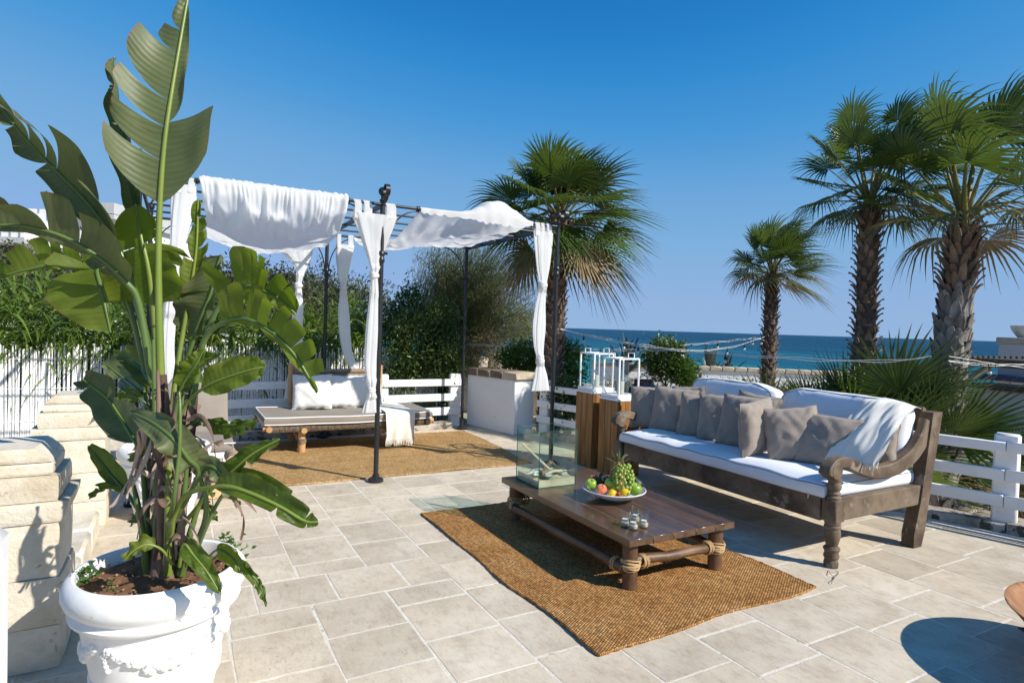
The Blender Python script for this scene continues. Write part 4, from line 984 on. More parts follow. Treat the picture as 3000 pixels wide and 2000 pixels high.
G_ = np.array([[tuple(ax(x, y, X)) for (x, y, X) in r_] for r_ in rows])
nu_, nv_ = 44, 60
cols_ = np.stack([spline(G_[:, k], nv_ + 1) for k in range(4)], 1)
G2 = np.array([spline(cols_[j], nu_ + 1) for j in range(nv_ + 1)])
def throw_pt(u, v):
    p = G2[round(v * nv_)][round(u * nu_)]; f = math.sin(u * 13 + 2.5 * math.sin(v * 4) + v * 3) * .004 + .012 * nz((u * 4 + v * 2, v * 3, 2)) + .012 * nz((u * 9 - v * 4, v * 5, 8))
    return (p[0] - f * 1.3, p[1] + f * .3, p[2] + f * .6)
th = thing('throw_blanket', 'cream fringed throw hanging over the near end of the sofa back', 'blanket', tuple(ax(1950, 1060, 4.16)))
m = MB(); m.grid(throw_pt, nu_, nv_); m.build('cloth', THROW, th, smooth=85)
fr = MB()
for i in range(70):
    p = Vector(throw_pt(i / 69, 0)); q = p + Vector((-.012 + random.uniform(-.01, .01), -.006 + random.uniform(-.012, .012), -.034 + random.uniform(-.01, .008))); fr.tube([p, (p + q) / 2 + Vector((-.006, 0, 0)), q], [.0025, .002, .0012], 4)
fr.build('fringe', THROW, th, kind='stuff')

# ------------------------------------------------------------------ wooden plinths, lanterns
HONEY = wood('honey_timber', [(.15, .058, .012), (.27, .115, .024), (.38, .185, .050)], 'z', 2.2, rough=.5, bump=.25, dens=9, coat=.1, rand=.18)
def plinth(label, x0, y0, w, h):
    root = thing('wood_plinth', label, 'plinth', (x0 + w / 2, y0 + w / 2, 0), 'glued timber plinths carrying the lanterns'); k = 3
    for i in range(k):
        for j in range(k):
            if i == 1 and j == 1: continue
            m = MB(); m.box((x0 + w / k * (i + .5), y0 + w / k * (j + .5), h / 2), (w / k - .003, w / k - .003, h - random.uniform(0, .003)), bev=.006); m.build('timber', HONEY, root, at=(x0 + w / k * i, y0 + w / k * j, 0))
    return root
plinth('honey coloured wood plinth under the left lantern', 4.03, 5.43, .32, .83)
plinth('honey coloured wood plinth under the right lantern, behind the far arm of the sofa', 4.02, 4.98, .32, .80)
LGLASS = glass_mat('lantern_glass', (.78, .83, .85), .09); WAX = mat('ivory_wax', [(.78, .72, .55), (.82, .77, .62)], 3, rough=.5, transl=.15)
def lantern(label, clabel, cx, cy, z):
    root = thing('lantern', label, 'lantern', (cx, cy, z), 'white frame lanterns on the plinths')
    m = MB(); m.box((cx, cy, z + .014), (.33, .33, .026), bev=.005); m.box((cx, cy, z + .045), (.30, .30, .034), bev=.006); m.build('base', WHITE, root)
    s_, t_, zt = .13, .0085, z + .435
    for sx in (-1, 1):
        for sy in (-1, 1):
            m = MB(); m.box((cx + sx * s_, cy + sy * s_, (z + .063 + zt) / 2), (t_ * 2, t_ * 2, zt - z - .063), bev=.002); m.build('upright', WHITE, root)
    for sgn in (-1, 1):
        m = MB(); m.box((cx, cy + sgn * s_, zt + t_), (2 * s_ + 2 * t_, 2 * t_, 2 * t_), bev=.002); m.build('top_bar', WHITE, root)
        m = MB(); m.box((cx + sgn * s_, cy, zt + t_), (2 * t_, 2 * s_ - 2 * t_ - .001, 2 * t_), bev=.002); m.build('top_bar', WHITE, root)
        m = MB(); hy = .05; y_ = cy; x_ = cx + sgn * s_
        m.tube([(x_, y_ - hy, zt + 2 * t_), (x_, y_ - hy, zt + .062), (x_, y_ - hy + .006, zt + .067), (x_, y_ + hy - .006, zt + .067), (x_, y_ + hy, zt + .062), (x_, y_ + hy, zt + 2 * t_)], .006, 6); m.build('handle', WHITE, root)
    m = MB(); m.lathe([(.082, z + .0635), (.082, z + .40), (.0805, z + .402), (.079, z + .40), (.0788, z + .392)], 40, (cx, cy, 0)); m.build('glass_cylinder', LGLASS, root, smooth=60)
    cd = thing('candle', clabel, 'candle', (cx, cy, z + .0625), 'ivory pillar candles in the lanterns')
    m = MB(); m.lathe([(.0, z + .063), (.037, z + .063), (.037, z + .195), (.034, z + .20), (.022, z + .193), (.0, z + .191)], 24, (cx, cy, 0)); m.build('wax', WAX, cd)
    m = MB(); m.tube([(cx, cy, z + .19), (cx + .001, cy, z + .204), (cx + .003, cy, z + .209)], .0018, 5); m.build('wick', DARK, cd)
lantern('white metal frame lantern on the left wood plinth', 'ivory candle inside the left lantern', 4.19, 5.59, .83)
lantern('white metal frame lantern on the right wood plinth', 'ivory candle inside the right lantern', 4.18, 5.14, .80)

# ------------------------------------------------------------------ bamboo daybed
BAMBOO = mat('bamboo_pole', [(.36, .19, .07), (.48, .28, .12), (.56, .36, .18)], 4, (1, 1, .4), rough=.45, bump=.15, bscale=20, rand=.12)
WEAVE = mat('rattan_binding', [(.14, .10, .07), (.22, .165, .115), (.30, .235, .17)], 30, rough=.8, bump=.5, bscale=90, rand=.15)
TAUPE = mat('taupe_canvas', [(.22, .19, .155), (.265, .23, .19)], 5, rough=.95, bump=.2, bscale=300, bdist=.002)
DB = thing('bamboo_daybed', 'bamboo daybed with woven frame standing on the far jute rug', 'daybed', (1.85, 7.7, 0))
def pole(name, pts, r, parent, knots=True):
    m = MB(); a, c = Vector(pts[0]), Vector(pts[-1]); L = (c - a).length; k = max(2, int(L / .16)); P = []; Rr = []
    for i in range(k):
        t = i / (k - 1)
        for dt, rr_ in ((-.02 / L, 1), (0, 1.09), (.02 / L, 1)):
            tt = min(1, max(0, t + dt));
            if P and tt <= P[-1][0] + 1e-4: continue
            P.append((tt,)); Rr.append(r * rr_)
    m.tube([a + (c - a) * p[0] for p in P], Rr, 10); return m.build(name, BAMBOO, parent, at=a)
DX0, DX1, DY0, DY1, DZ = .90, 2.82, 7.22, 8.12, .36
for (x, y) in ((1.30, 7.36), (2.42, 7.35), (1.30, 8.08), (2.42, 8.08)):
    lg = pole('leg', [(x, y, .012), (x, y, .33)], .045, DB)
    for z in (.14, .30): lashing((x, y, z), (0, 0, 1), .048, 5, .011, DB, WEAVE, .006, 'cane_binding')
for x in (1.30, 2.42):
    pole('cross_pole', [(x, 7.36, .10), (x, 8.08, .22)], .028, DB); pole('bearer', [(x, DY0 - .02, .285), (x, DY1 + .02, .285)], .034, DB)
for y in (DY0 + .03, DY1 - .03): pole('long_pole', [(DX0 - .04, y, .325), (DX1 + .06, y, .325)], .036, DB)
for x in (DX0 + .02, DX1 - .02): pole('end_pole', [(x, DY0 - .05, .32), (x, DY1 + .02, .32)], .034, DB)
m = MB()
for y in (DY0 + .03, DY1 - .03):
    x = DX0
    while x < DX1:
        m.tube([(x + random.uniform(-.002, .002), y + .043 * math.cos(a) * (1 if 1 else 1), .318 + .050 * math.sin(a)) for a in [2 * math.pi * i / 8 + .2 for i in range(9)]], .0055, 4); x += .0135
m.build('woven_edge', WEAVE, DB, kind='stuff')
m = MB(); m.box(((DX0 + DX1) / 2, (DY0 + DY1) / 2, .345), (DX1 - DX0 - .02, DY1 - DY0 - .08, .014)); m.build('slat_deck', WEAVE, DB, smooth=0)
for x in (1.30, 2.45): pole('back_post', [(x, 8.17, .30), (x, 8.19, .98 if x < 2 else .96)], .043, DB)
for i, z in enumerate((.46, .535, .61, .685, .76, .835, .885)):
    o = pole('back_rail', [(1.33, 8.15, z), (2.42, 8.15, z)], .030 if z < .88 else .033, DB)
    o.data.materials[0] = WEAVE
m = MB()
for k in range(46):
    x = 1.35 + k * .0232; m.tube([(x, 8.185, .43), (x, 8.187, .915)], .009, 4)
m.build('back_canes', WEAVE, DB, kind='stuff')
mt = thing('mattress', 'taupe mattress with white piping on the bamboo daybed', 'mattress', (1.86, 7.67, .365))
MX0, MX1, MY0, MY1 = .875, 2.84, 7.19, 8.10
def mat_pt(u, v, top):
    x = MX0 + (MX1 - MX0) * u; y = MY0 + (MY1 - MY0) * v; z = (.45 if top else .372) - .016 * math.sin(math.pi * u) * 1 + .008 * nz((x * 2, y * 2, 3)); y += .02 * nz((x * 1.5, 1, 1)) * (1 - v); return (x, y, z)
m = MB(); m.grid(lambda u, v: mat_pt(u, v, 1), 40, 20); m.grid(lambda u, v: mat_pt(u, v, 0), 40, 20)
def loop(top, nu=40, nv=20): return [mat_pt(i / nu, 0, top) for i in range(nu)] + [mat_pt(1, j / nv, top) for j in range(nv)] + [mat_pt(1 - i / nu, 1, top) for i in range(nu)] + [mat_pt(0, 1 - j / nv, top) for j in range(nv)]
a_, c_ = loop(1), loop(0); n = len(a_); mid = [((p[0] + q[0]) / 2 + (.012 if p[0] > 2.8 else -.012 if p[0] < .9 else 0), (p[1] + q[1]) / 2 + (.012 if p[1] > 8.07 else -.012 if p[1] < 7.23 else 0), (p[2] + q[2]) / 2) for p, q in zip(a_, c_)]
m.add(a_ + mid + c_, [(k * n + i, k * n + (i + 1) % n, (k + 1) * n + (i + 1) % n, (k + 1) * n + i) for k in range(2) for i in range(n)])
m.build('cover', TAUPE, mt, smooth=60)
for lp in (a_, c_):
    m = MB(); m.tube(lp + [lp[0]], .0065, 6); m.build('piping', WHITE, mt)
WP = mat('ivory_cotton', [(.64, .63, .59), (.70, .69, .655)], 4, rough=.95, bump=.15, bscale=300, bdist=.002, sheen=.2)
DG = 'ivory pillows on the bamboo daybed'
pillow('ivory pillow at the left end of the daybed, under the arching leaf tip', (1.50, 7.86, .655), .47, .44, .17, (-.18, -.93, .32), 1, WP, 21, DG)
pillow('ivory pillow in the middle of the daybed', (1.86, 7.93, .645), .46, .43, .16, (-.05, -.94, .32), -2, WP, 22, DG)
pillow('ivory pillow at the right of the daybed, half behind the front curtain', (2.17, 7.90, .645), .46, .43, .17, (-.1, -.95, .28), 3, WP, 23, DG)
# ivory throw with tassels hanging off the front of the daybed
tw = thing('throw_blanket', 'ivory tasselled throw hanging down the front of the bamboo daybed', 'blanket', (2.42, 7.15, .1))
tp = [(8.02, .478), (7.75, .478), (7.45, .474), (7.22, .468), (7.165, .452), (7.145, .40), (7.14, .30), (7.135, .20), (7.14, .135)]
TPs = spline(tp, 41)
def tw_pt(u, v):
    y, z = TPs[round(v * 40)]; k = max(0, v - .5) * 2; x = 2.235 + .365 * u + .02 * k * nz((u * 3, v * 3, 1)); w = math.sin(u * 15 + v * 2) * .014 * k + .008 * nz((u * 5, v * 6, 3))
    return (x, y - w - .006, z + (.004 * nz((u * 6, v * 8, 4)) if v < .5 else 0))
m = MB(); m.grid(tw_pt, 26, 40); m.build('cloth', THROW, tw, smooth=85)
m = MB()
for i in range(40):
    p = Vector(tw_pt(i / 39, 1)); m.tube([p, p + Vector((random.uniform(-.006, .006), random.uniform(-.01, .004), -.04)), p + Vector((random.uniform(-.014, .014), random.uniform(-.018, .006), -.075 + random.uniform(-.015, .015)))], [.004, .004, .002], 4)
m.build('tassels', THROW, tw, kind='stuff')
# ------------------------------------------------------------------ things on the coffee table
def zq(x, y): return ((1480 + x / 4.356) / QS, (1200 + y / 4.356) / QS)
TT = TZ + .0005
PANE = glass_mat('greenish_pane', (.90, .955, .935)); PEDGE = mat('green_glass_edge', [(.02, .11, .09), (.03, .16, .13)], 4, rough=.15, transl=.25)
GX0, GX1, GY0, GY1, GZ1 = 2.405, 2.745, 3.88, 4.222, .761
gb = thing('glass_box', 'open glass box with sand and driftwood at the far end of the coffee table', 'glass box', (2.575, 4.05, TT))
def pane(a, c, thick):
    m = MB(); m.box(((a[0] + c[0]) / 2, (a[1] + c[1]) / 2, (a[2] + c[2]) / 2), (abs(c[0] - a[0]), abs(c[1] - a[1]), abs(c[2] - a[2]))); return m
t = .006
for a, c in (((GX0, GY0, TT + t), (GX1, GY0 + t, GZ1)), ((GX0, GY1 - t, TT + t), (GX1, GY1, GZ1)), ((GX0, GY0 + t, TT + t), (GX0 + t, GY1 - t, GZ1)), ((GX1 - t, GY0 + t, TT + t), (GX1, GY1 - t, GZ1))):
    o = pane(a, c, t).build('pane', PANE, gb, smooth=0)
pane((GX0, GY0, TT), (GX1, GY1, TT + t - .0004), t).build('base_pane', PEDGE, gb, smooth=0)
for (x, y) in ((GX0, GY0), (GX1, GY0), (GX0, GY1), (GX1, GY1)):
    m = MB(); m.box((x, y, (TT + GZ1) / 2), (.0045, .0045, GZ1 - TT)); m.build('edge', PEDGE, gb, smooth=0)
for a, c in (((GX0, GY0), (GX1, GY0)), ((GX0, GY1), (GX1, GY1)), ((GX0, GY0), (GX0, GY1)), ((GX1, GY0), (GX1, GY1))):
    m = MB(); m.box(((a[0] + c[0]) / 2, (a[1] + c[1]) / 2, GZ1 + .001), (abs(c[0] - a[0]) + .003, abs(c[1] - a[1]) + .003, .0025)); m.build('top_edge', PEDGE, gb, smooth=0)
SAND = mat('beach_sand', [(.42, .33, .21), (.52, .43, .30), (.58, .50, .37)], 18, rough=.95, bump=.4, bscale=260, bdist=.003)
i0, i1, j0, j1 = GX0 + t + .001, GX1 - t - .001, GY0 + t + .001, GY1 - t - .001
def sandz(x, y): return .395 + .018 * nz((x * 9, y * 9, 2)) + .02 * max(0, (x - 2.5)) * (y - 3.8)
m = MB(); m.grid(lambda u, v: (i0 + (i1 - i0) * u, j0 + (j1 - j0) * v, sandz(i0 + (i1 - i0) * u, j0 + (j1 - j0) * v)), 24, 24)
nn = 25; bt = [(i0, j0), (i1, j0), (i1, j1), (i0, j1)]
per = [m.v[i] for i in range(24)] + [m.v[j * nn + 24] for j in range(24)] + [m.v[24 * nn + 24 - i] for i in range(24)] + [m.v[(24 - j) * nn] for j in range(24)]
m.add(per + [(p[0], p[1], TT + t + .0004) for p in per], [(i, (i + 1) % 96, 96 + (i + 1) % 96, 96 + i) for i in range(96)])
sd = m.build('sand_layer', SAND, None, smooth=60, kind='stuff'); sd['label'] = 'pale beach sand filling the bottom of the glass box'; sd['category'] = 'sand'
DRIFT = mat('bleached_driftwood', [(.42, .31, .20), (.56, .45, .32), (.64, .55, .42)], 8, (1, 1, 1), rough=.85, bump=.5, bscale=50, bdist=.004)
DRIFTD = mat('brown_driftwood', [(.14, .08, .045), (.25, .16, .10), (.33, .23, .15)], 8, rough=.85, bump=.6, bscale=50, bdist=.005)
def stick(label, pts, rads, matl, jit=.08):
    m = MB(); P = spline(pts, 16); m.tube([tuple(p) for p in P], list(np.interp(np.linspace(0, 1, 16), np.linspace(0, 1, len(rads)), rads)), 8, jit=jit); return tag(m.build('driftwood', matl, smooth=70), label, 'driftwood', 'driftwood in the glass box')
stick('long pale driftwood stick leaning across the glass box', [(2.418, 4.17, .625), (2.50, 4.09, .53), (2.58, 4.02, .44), (2.60, 4.0, .42)], [.007, .010, .012, .013], DRIFT)
stick('brown driftwood branch lying on the sand, dark end at the left', [(2.475, 3.965, .425), (2.54, 3.975, .43), (2.62, 3.99, .425), (2.70, 4.02, .425)], [.024, .018, .016, .007], DRIFTD, .2)
stick('pale driftwood branch lying along the brown one', [(2.50, 3.94, .42), (2.58, 3.955, .435), (2.66, 3.97, .43), (2.725, 3.985, .425)], [.009, .012, .010, .005], DRIFT)
stick('crooked grey driftwood root behind the other branches', [(2.58, 4.10, .42), (2.62, 4.08, .46), (2.65, 4.10, .47), (2.70, 4.06, .43)], [.014, .018, .012, .006], DRIFTD, .25)
SHELL = mat('bleached_shell', [(.66, .60, .50), (.78, .74, .66)], 12, rough=.6, bump=.3, bscale=60)
st_ = thing('dried_starfish', 'bleached dried starfish on the sand at the left of the glass box', 'starfish', (2.465, 4.02, .40))
m = MB(); c0 = Vector((2.462, 4.03, .417))
for k in range(5):
    a = k * 2 * math.pi / 5 + .4; d = Vector((math.cos(a), math.sin(a), .12 * math.sin(k * 2)))
    m.tube([c0, c0 + d * .025 + Vector((0, 0, .004)), c0 + d * .05, c0 + d * .068 + Vector((0, 0, -.004))], [.016, .013, .008, .003], 8, jit=.1)
m.build('body', SHELL, st_, smooth=70)
def shell(label, c, r, rz):
    m = MB(); k = 14
    def fn(u, v): a = -1.25 + 2.5 * u; rr_ = r * v * (1 + .03 * math.sin(u * 60)); return Vector(c) + rotz(rz) @ Vector((rr_ * math.sin(a), rr_ * math.cos(a) * 1.05, r * .42 * math.sin(math.pi * min(1, v * .62 + .02)) + .004 * math.sin(u * 60) * v))
    m.grid(fn, 40, 8); tag(m.build('sea_shell', SHELL, smooth=70), label, 'shell', 'sea shells in the glass box')
shell('ribbed white scallop shell upright beside the near left corner of the glass box', (2.455, 3.955, .405), .042, .7)
shell('small white scallop shell at the right end of the driftwood', (2.675, 3.945, .405), .030, -.6)
m = MB(); c = Vector((2.525, 3.925, .398)); m.lathe([(0, .004), (.022, .005), (.034, .012), (.040, .020), (.037, .020), (.030, .013), (0, .0075)], 24, c); tag(m.build('shell_dish', mat('pale_blue_dish', [(.45, .60, .60), (.62, .72, .70)], 9, rough=.25)), 'tiny pale blue dish on the sand in front of the driftwood', 'dish')

# glass tumblers with sand and a tealight each
TG = glass_mat('tumbler_glass', (.95, .97, .97)); TIN = mat('tealight_tin', [(.70, .70, .72)], 2, rough=.3, metallic=.9); TW = mat('tealight_wax', [(.82, .80, .76)], 3, rough=.5)
tl = ['left', 'front', 'right', 'rear']
for k, (x, y) in enumerate(((1528, 1478), (1634, 1520), (1768, 1497), (1660, 1425))):
    p = gz(*zq(x, y), TT); p.z = TT
    rt_ = thing('glass_tumbler', f'clear glass tumbler with a tealight, the {tl[k]} one of the cluster of four', 'tumbler', p, 'tealight tumblers on the coffee table')
    m = MB(); m.lathe([(.0, 0), (.025, 0), (.0275, .003), (.0325, .096), (.0318, .0975), (.0308, .096), (.0262, .008), (.0, .007)], 32, p); m.build('glass', TG, rt_, smooth=60)
    s_ = MB(); s_.lathe([(0, .0075), (.0258, .0082), (.0268, .026), (.020, .029), (0, .030)], 24, p); s_.build('sand_fill', SAND, rt_)
    tlg = thing('tealight', f'white tealight on sand inside the {tl[k]} tumbler of the four', 'tealight', p + Vector((0, 0, .0295)), 'tealights in the tumblers')
    m = MB(); m.lathe([(0, .0298), (.019, .0298), (.0195, .044), (.0185, .044), (.0183, .042), (0, .042)], 24, p); m.build('tin', TIN, tlg)
    m = MB(); m.lathe([(0, .0435), (.0182, .0428), (.0182, .041), (0, .041)], 24, p); m.build('wax', TW, tlg)

# fruit bowl
FB = Vector((2.775, 3.445, TT)); CER = mat('white_ceramic', [(.76, .76, .77), (.80, .80, .80)], 3, rough=.18, coat=.3)
fbw = thing('fruit_bowl', 'wide white ceramic bowl of fruit in the middle of the coffee table', 'bowl', FB)
m = MB(); m.lathe([(0, 0), (.085, 0), (.09, .004), (.12, .016), (.17, .038), (.212, .062), (.222, .071), (.225, .076), (.220, .078), (.205, .068), (.165, .047), (.11, .026), (0, .018)], 64, FB); m.build('bowl', CER, fbw)
m = MB(); m.tube([(FB.x + .2235 * math.cos(a), FB.y + .2235 * math.sin(a), FB.z + .0755) for a in [2 * math.pi * i / 96 for i in range(97)]], [.0032 + .0008 * (i % 2) for i in range(97)], 6); m.build('beaded_rim', CER, fbw)
def fl(r, d, z): return FB + _rt * r + _fwh * d + Vector((0, 0, z))
GAP = mat('green_apple_skin', [(.17, .30, .02), (.26, .40, .04), (.34, .46, .07)], 7, rough=.28, bump=.03, spots=((.42, .50, .16), 90, .70), coat=.2)
PEACH = mat('peach_skin', [(.42, .02, .015), (.52, .06, .03), (.62, .24, .08)], 11, rough=.65, sheen=.3); LEM = mat('lemon_skin', [(.62, .38, .01), (.68, .46, .02)], 6, rough=.4, bump=.3, bscale=110, bdist=.002)
AVO = mat('avocado_skin', [(.010, .018, .008), (.022, .035, .013)], 12, rough=.45, bump=.6, bscale=70, bdist=.004); STRAW = mat('strawberry_skin', [(.42, .012, .012), (.52, .02, .015)], 9, rough=.35, bump=.4, bscale=150, bdist=.002); STEM = mat('brown_stem', [(.10, .06, .03)], 4, rough=.8)
LEAFG = mat('small_green_leaf', [(.05, .12, .02), (.09, .18, .035)], 8, rough=.5, transl=.2)
def fruit(kind, label, c, r, tilt=(0, 0, 0)):
    rot = (Matrix.Rotation(tilt[0], 3, 'X') @ Matrix.Rotation(tilt[1], 3, 'Y') @ Matrix.Rotation(tilt[2], 3, 'Z'))
    if kind == 'apple':
        prof = [(.0, -.80), (.12, -.84), (.30, -.88), (.55, -.80), (.80, -.52), (.96, -.1), (1.0, .2), (.93, .55), (.72, .84), (.45, .93), (.22, .86), (.08, .72), (0, .66)]; matl = GAP
    elif kind == 'peach': prof = [(0, -.93), (.3, -.9), (.62, -.74), (.88, -.42), (1, 0), (.95, .35), (.75, .68), (.4, .87), (.15, .84), (0, .74)]; matl = PEACH
    elif kind == 'lemon': prof = [(0, -1.38), (.12, -1.34), (.2, -1.2), (.5, -1.0), (.85, -.55), (1, 0), (.88, .5), (.55, .95), (.25, 1.18), (.18, 1.3), (0, 1.36)]; matl = LEM
    elif kind == 'avocado': prof = [(0, -1.0), (.4, -.95), (.8, -.65), (1, -.15), (.97, .25), (.78, .75), (.55, 1.2), (.38, 1.5), (.18, 1.65), (0, 1.68)]; matl = AVO
    elif kind == 'strawberry': prof = [(0, -1.25), (.25, -1.1), (.6, -.6), (.9, 0), (.95, .35), (.7, .65), (.3, .75), (0, .72)]; matl = STRAW
    elif kind == 'lime': prof = [(0, -1.15), (.2, -1.1), (.6, -.85), (.95, -.3), (1, 0), (.95, .35), (.6, .85), (.2, 1.1), (0, 1.15)]; matl = GAP
    P = spline([(a, b_) for a, b_ in prof], 22); P[0][0] = P[-1][0] = 0
    root = thing(kind, label, kind, c - Vector((0, 0, r)), 'fruit in the white bowl')
    m = MB(); m.lathe([(max(0, a) * r, b_ * r) for a, b_ in P], 24, c, rot)
    for i in range(len(m.v)): m.v[i] = tuple(Vector(m.v[i]) + (Vector(m.v[i]) - c) * (.05 * nz(Vector(m.v[i]) * 18 + Vector((r * 99, 0, 0)))))
    m.build('skin', matl, root, smooth=80)
    if kind in ('apple', 'peach'):
        m = MB(); m.tube([c + rot @ Vector((0, 0, .68 * r)), c + rot @ Vector((.03 * r, 0, .95 * r)), c + rot @ Vector((.12 * r, 0, 1.15 * r))], [.0022, .0018, .0024], 5); m.build('stem', STEM, root)
    if kind == 'strawberry':
        m = MB()
        for k in range(6):
            a = k * 1.05; d = Vector((math.cos(a), math.sin(a), 0)); m.add([c + rot @ (Vector((0, 0, .74 * r))), c + rot @ (d * r * .5 + d.cross(Vector((0, 0, 1))) * r * .2 + Vector((0, 0, .78 * r))), c + rot @ (d * r * .95 + Vector((0, 0, .62 * r))), c + rot @ (d * r * .5 - d.cross(Vector((0, 0, 1))) * r * .2 + Vector((0, 0, .78 * r)))], [(0, 1, 2, 3)])
        m.build('calyx', LEAFG, root, smooth=0)
    return root
fruit('apple', 'darker green apple at the left rim of the white bowl', fl(-.168, -.005, .098), .041, (.3, -.3, 0))
fruit('peach', 'red peach at the back left of the bowl behind the green apple', fl(-.135, .085, .108), .040, (.2, .1, 0))
fruit('peach', 'red peach at the front left of the bowl', fl(-.108, -.105, .090), .040, (.5, -.2, 0))
fruit('avocado', 'dark avocado between the left green apple and the middle one', fl(-.085, .035, .112), .038, (-.4, .2, 0))
fruit('apple', 'green apple in the middle of the bowl below the grapes', fl(-.040, -.055, .118), .043, (.4, .15, 0))
fruit('lemon', 'lemon lying sideways at the front of the bowl', fl(-.040, -.150, .080), .029, (.25, 1.45, .3))
fruit('lemon', 'rounder lemon right of the strawberry at the front rim', fl(.045, -.145, .085), .033, (1.2, .3, .9))
fruit('strawberry', 'small strawberry between the two lemons at the front rim', fl(.002, -.172, .086), .014, (1.3, .2, 0))
fruit('lime', 'tiny green lime beside the right front lemon', fl(.068, -.168, .088), .014, (1, .2, 0))
fruit('apple', 'large bright green apple at the right front of the bowl', fl(.128, -.095, .098), .046, (.35, .2, 0))
fruit('avocado', 'dark avocado at the right rim of the bowl', fl(.165, .0, .110), .040, (-.3, -.5, 0))
fruit('avocado', 'dark avocado leaning up behind the grapes on the right', fl(.105, .045, .135), .038, (.2, -.5, 0))
fruit('peach', 'red peach at the back right of the bowl behind the avocado', fl(.155, .10, .108), .040, (.2, .3, 0))
fruit('peach', 'red peach hidden low at the back of the bowl', fl(-.02, .13, .10), .040)
fruit('strawberry', 'strawberry at the foot of the pineapple leaves, above the grapes', fl(.022, -.02, .262), .016, (.6, .2, 0))
fruit('strawberry', 'strawberry resting among the upper grapes', fl(.060, -.085, .218), .014, (1.0, -.2, 0))
pn = thing('pineapple', 'pineapple with a spiky crown standing behind the grapes', 'pineapple', fl(.03, .05, .02))
PINE = mat('pineapple_rind', [(.16, .09, .02), (.30, .19, .04)], 30, rough=.7, bump=.8, bscale=60, bdist=.006)
m = MB(); m.lathe([(0, .02), (.045, .025), (.058, .08), (.060, .14), (.052, .20), (.036, .235), (0, .25)], 24, fl(.03, .045, 0)); m.build('rind', PINE, pn)
PLEAF = mat('pineapple_leaf', [(.06, .09, .035), (.14, .17, .07), (.30, .26, .12)], 14, rough=.5)
m = MB(); rr = random.Random(2); c0 = fl(.03, .045, .235)
for k in range(34):
    a = k * 2.4; el = rr.uniform(-.1, 1.4) if k < 26 else 1.35; L = rr.uniform(.085, .15); d = Vector((math.cos(a) * math.cos(el), math.sin(a) * math.cos(el), math.sin(el))); s_ = d.cross(Vector((0, 0, 1))).normalized() * rr.uniform(.006, .010); dr = rr.uniform(.0, .05)
    vs = []
    for i in range(6):
        t_ = i / 5; p = c0 + d * L * t_ + Vector((0, 0, -dr * t_ * t_)); w = (1 - t_ ** 1.6) * (.8 + .5 * t_); vs += [p - s_ * w, p + Vector((0, 0, -.004 * (1 - t_))), p + s_ * w]
    m.add(vs, [(3 * i + j, 3 * i + j + 1, 3 * i + j + 4, 3 * i + j + 3) for i in range(5) for j in (0, 1)])
m.build('crown', PLEAF, pn, smooth=60)
GRAPE = mat('white_grape', [(.30, .42, .06), (.38, .48, .10)], 6, rough=.22, transl=.35, rand=.15, tcol=(.5, .6, .1), coat=.2)
gr = thing('grape_bunch', 'bunch of green grapes hanging over the front of the fruit pile', 'grapes', fl(.06, -.06, .10))
gm = [MB().ball((0, 0, 0), (.0125, .0125, .0142), 12, 8).mesh('grape', GRAPE, 80), MB().ball((0, 0, 0), (.0135, .0135, .015), 12, 8).mesh('grape', GRAPE, 80), MB().ball((0, 0, 0), (.0115, .0115, .013), 12, 8).mesh('grape', GRAPE, 80)]
placed = []; tries = 0
while len(placed) < 92 and tries < 9000:
    tries += 1
    if len(placed) < 70:
        z = rr.uniform(.075, .262); f = (z - .075) / .187; rad = .018 + .052 * math.sin(math.pi * min(1, (f * .78 + .12))); a = rr.uniform(-math.pi, .0) ; cx, cd = .055 - .012 * (1 - f), -.045 - .065 * (1 - f) ** 1.2
        p = fl(cx + rad * math.cos(a), cd + rad * math.sin(a) * .85, z)
    else:
        z = rr.uniform(.125, .215); a = rr.uniform(-math.pi, 0); p = fl(-.045 + .042 * math.cos(a) + (z - .125) * .25, -.005 + .04 * math.sin(a), z)
    if all((p - q).length > .0215 for q in placed): placed.append(p)
for p in placed:
    put('grape', rr.choice(gm), gr, p - gr.location, rot=(rr.uniform(-.6, .6), rr.uniform(-.6, .6), rr.uniform(0, 6)))
m = MB(); m.tube([fl(.055, -.03, .22), fl(.05, -.025, .29), fl(.062, -.02, .315), fl(.085, -.015, .325)], [.003, .0028, .003, .004], 6); m.tube([fl(.055, -.03, .24), fl(.04, -.04, .10)], .002, 5); m.build('stalk', mat('grape_stalk', [(.24, .26, .07), (.30, .20, .06)], 20, rough=.7), gr)

# ------------------------------------------------------------------ fire bowl at the right edge, drum at the bottom edge
RUST = mat('rusted_steel', [(.09, .035, .016), (.24, .10, .04), (.36, .19, .08)], 3, rough=.55, bump=.4, bscale=30, metallic=.35, spots=((.05, .022, .012), 7, .56))
fc = Vector((3.81, .92, 0)); fbw2 = thing('fire_bowl', 'rusty steel fire bowl cut by the right edge of the picture', 'fire bowl', fc)
P = spline([(0, .085), (.14, .10), (.27, .165), (.36, .25), (.425, .355), (.432, .362), (.425, .366), (.35, .268), (.26, .185), (.13, .12), (0, .105)], 40); P[0][0] = P[-1][0] = 0
m = MB(); m.lathe([(p[0] * 1.25, p[1] * .82) for p in P], 64, fc); m.build('bowl', RUST, fbw2)
for k in range(3):
    a = k * 2.1 + .5; m = MB(); d = Vector((math.cos(a), math.sin(a), 0)); m.tube([fc + d * .22 + Vector((0, 0, .11)), fc + d * .27 + Vector((0, 0, .0))], .012, 8); m.build('leg', RUST, fbw2)
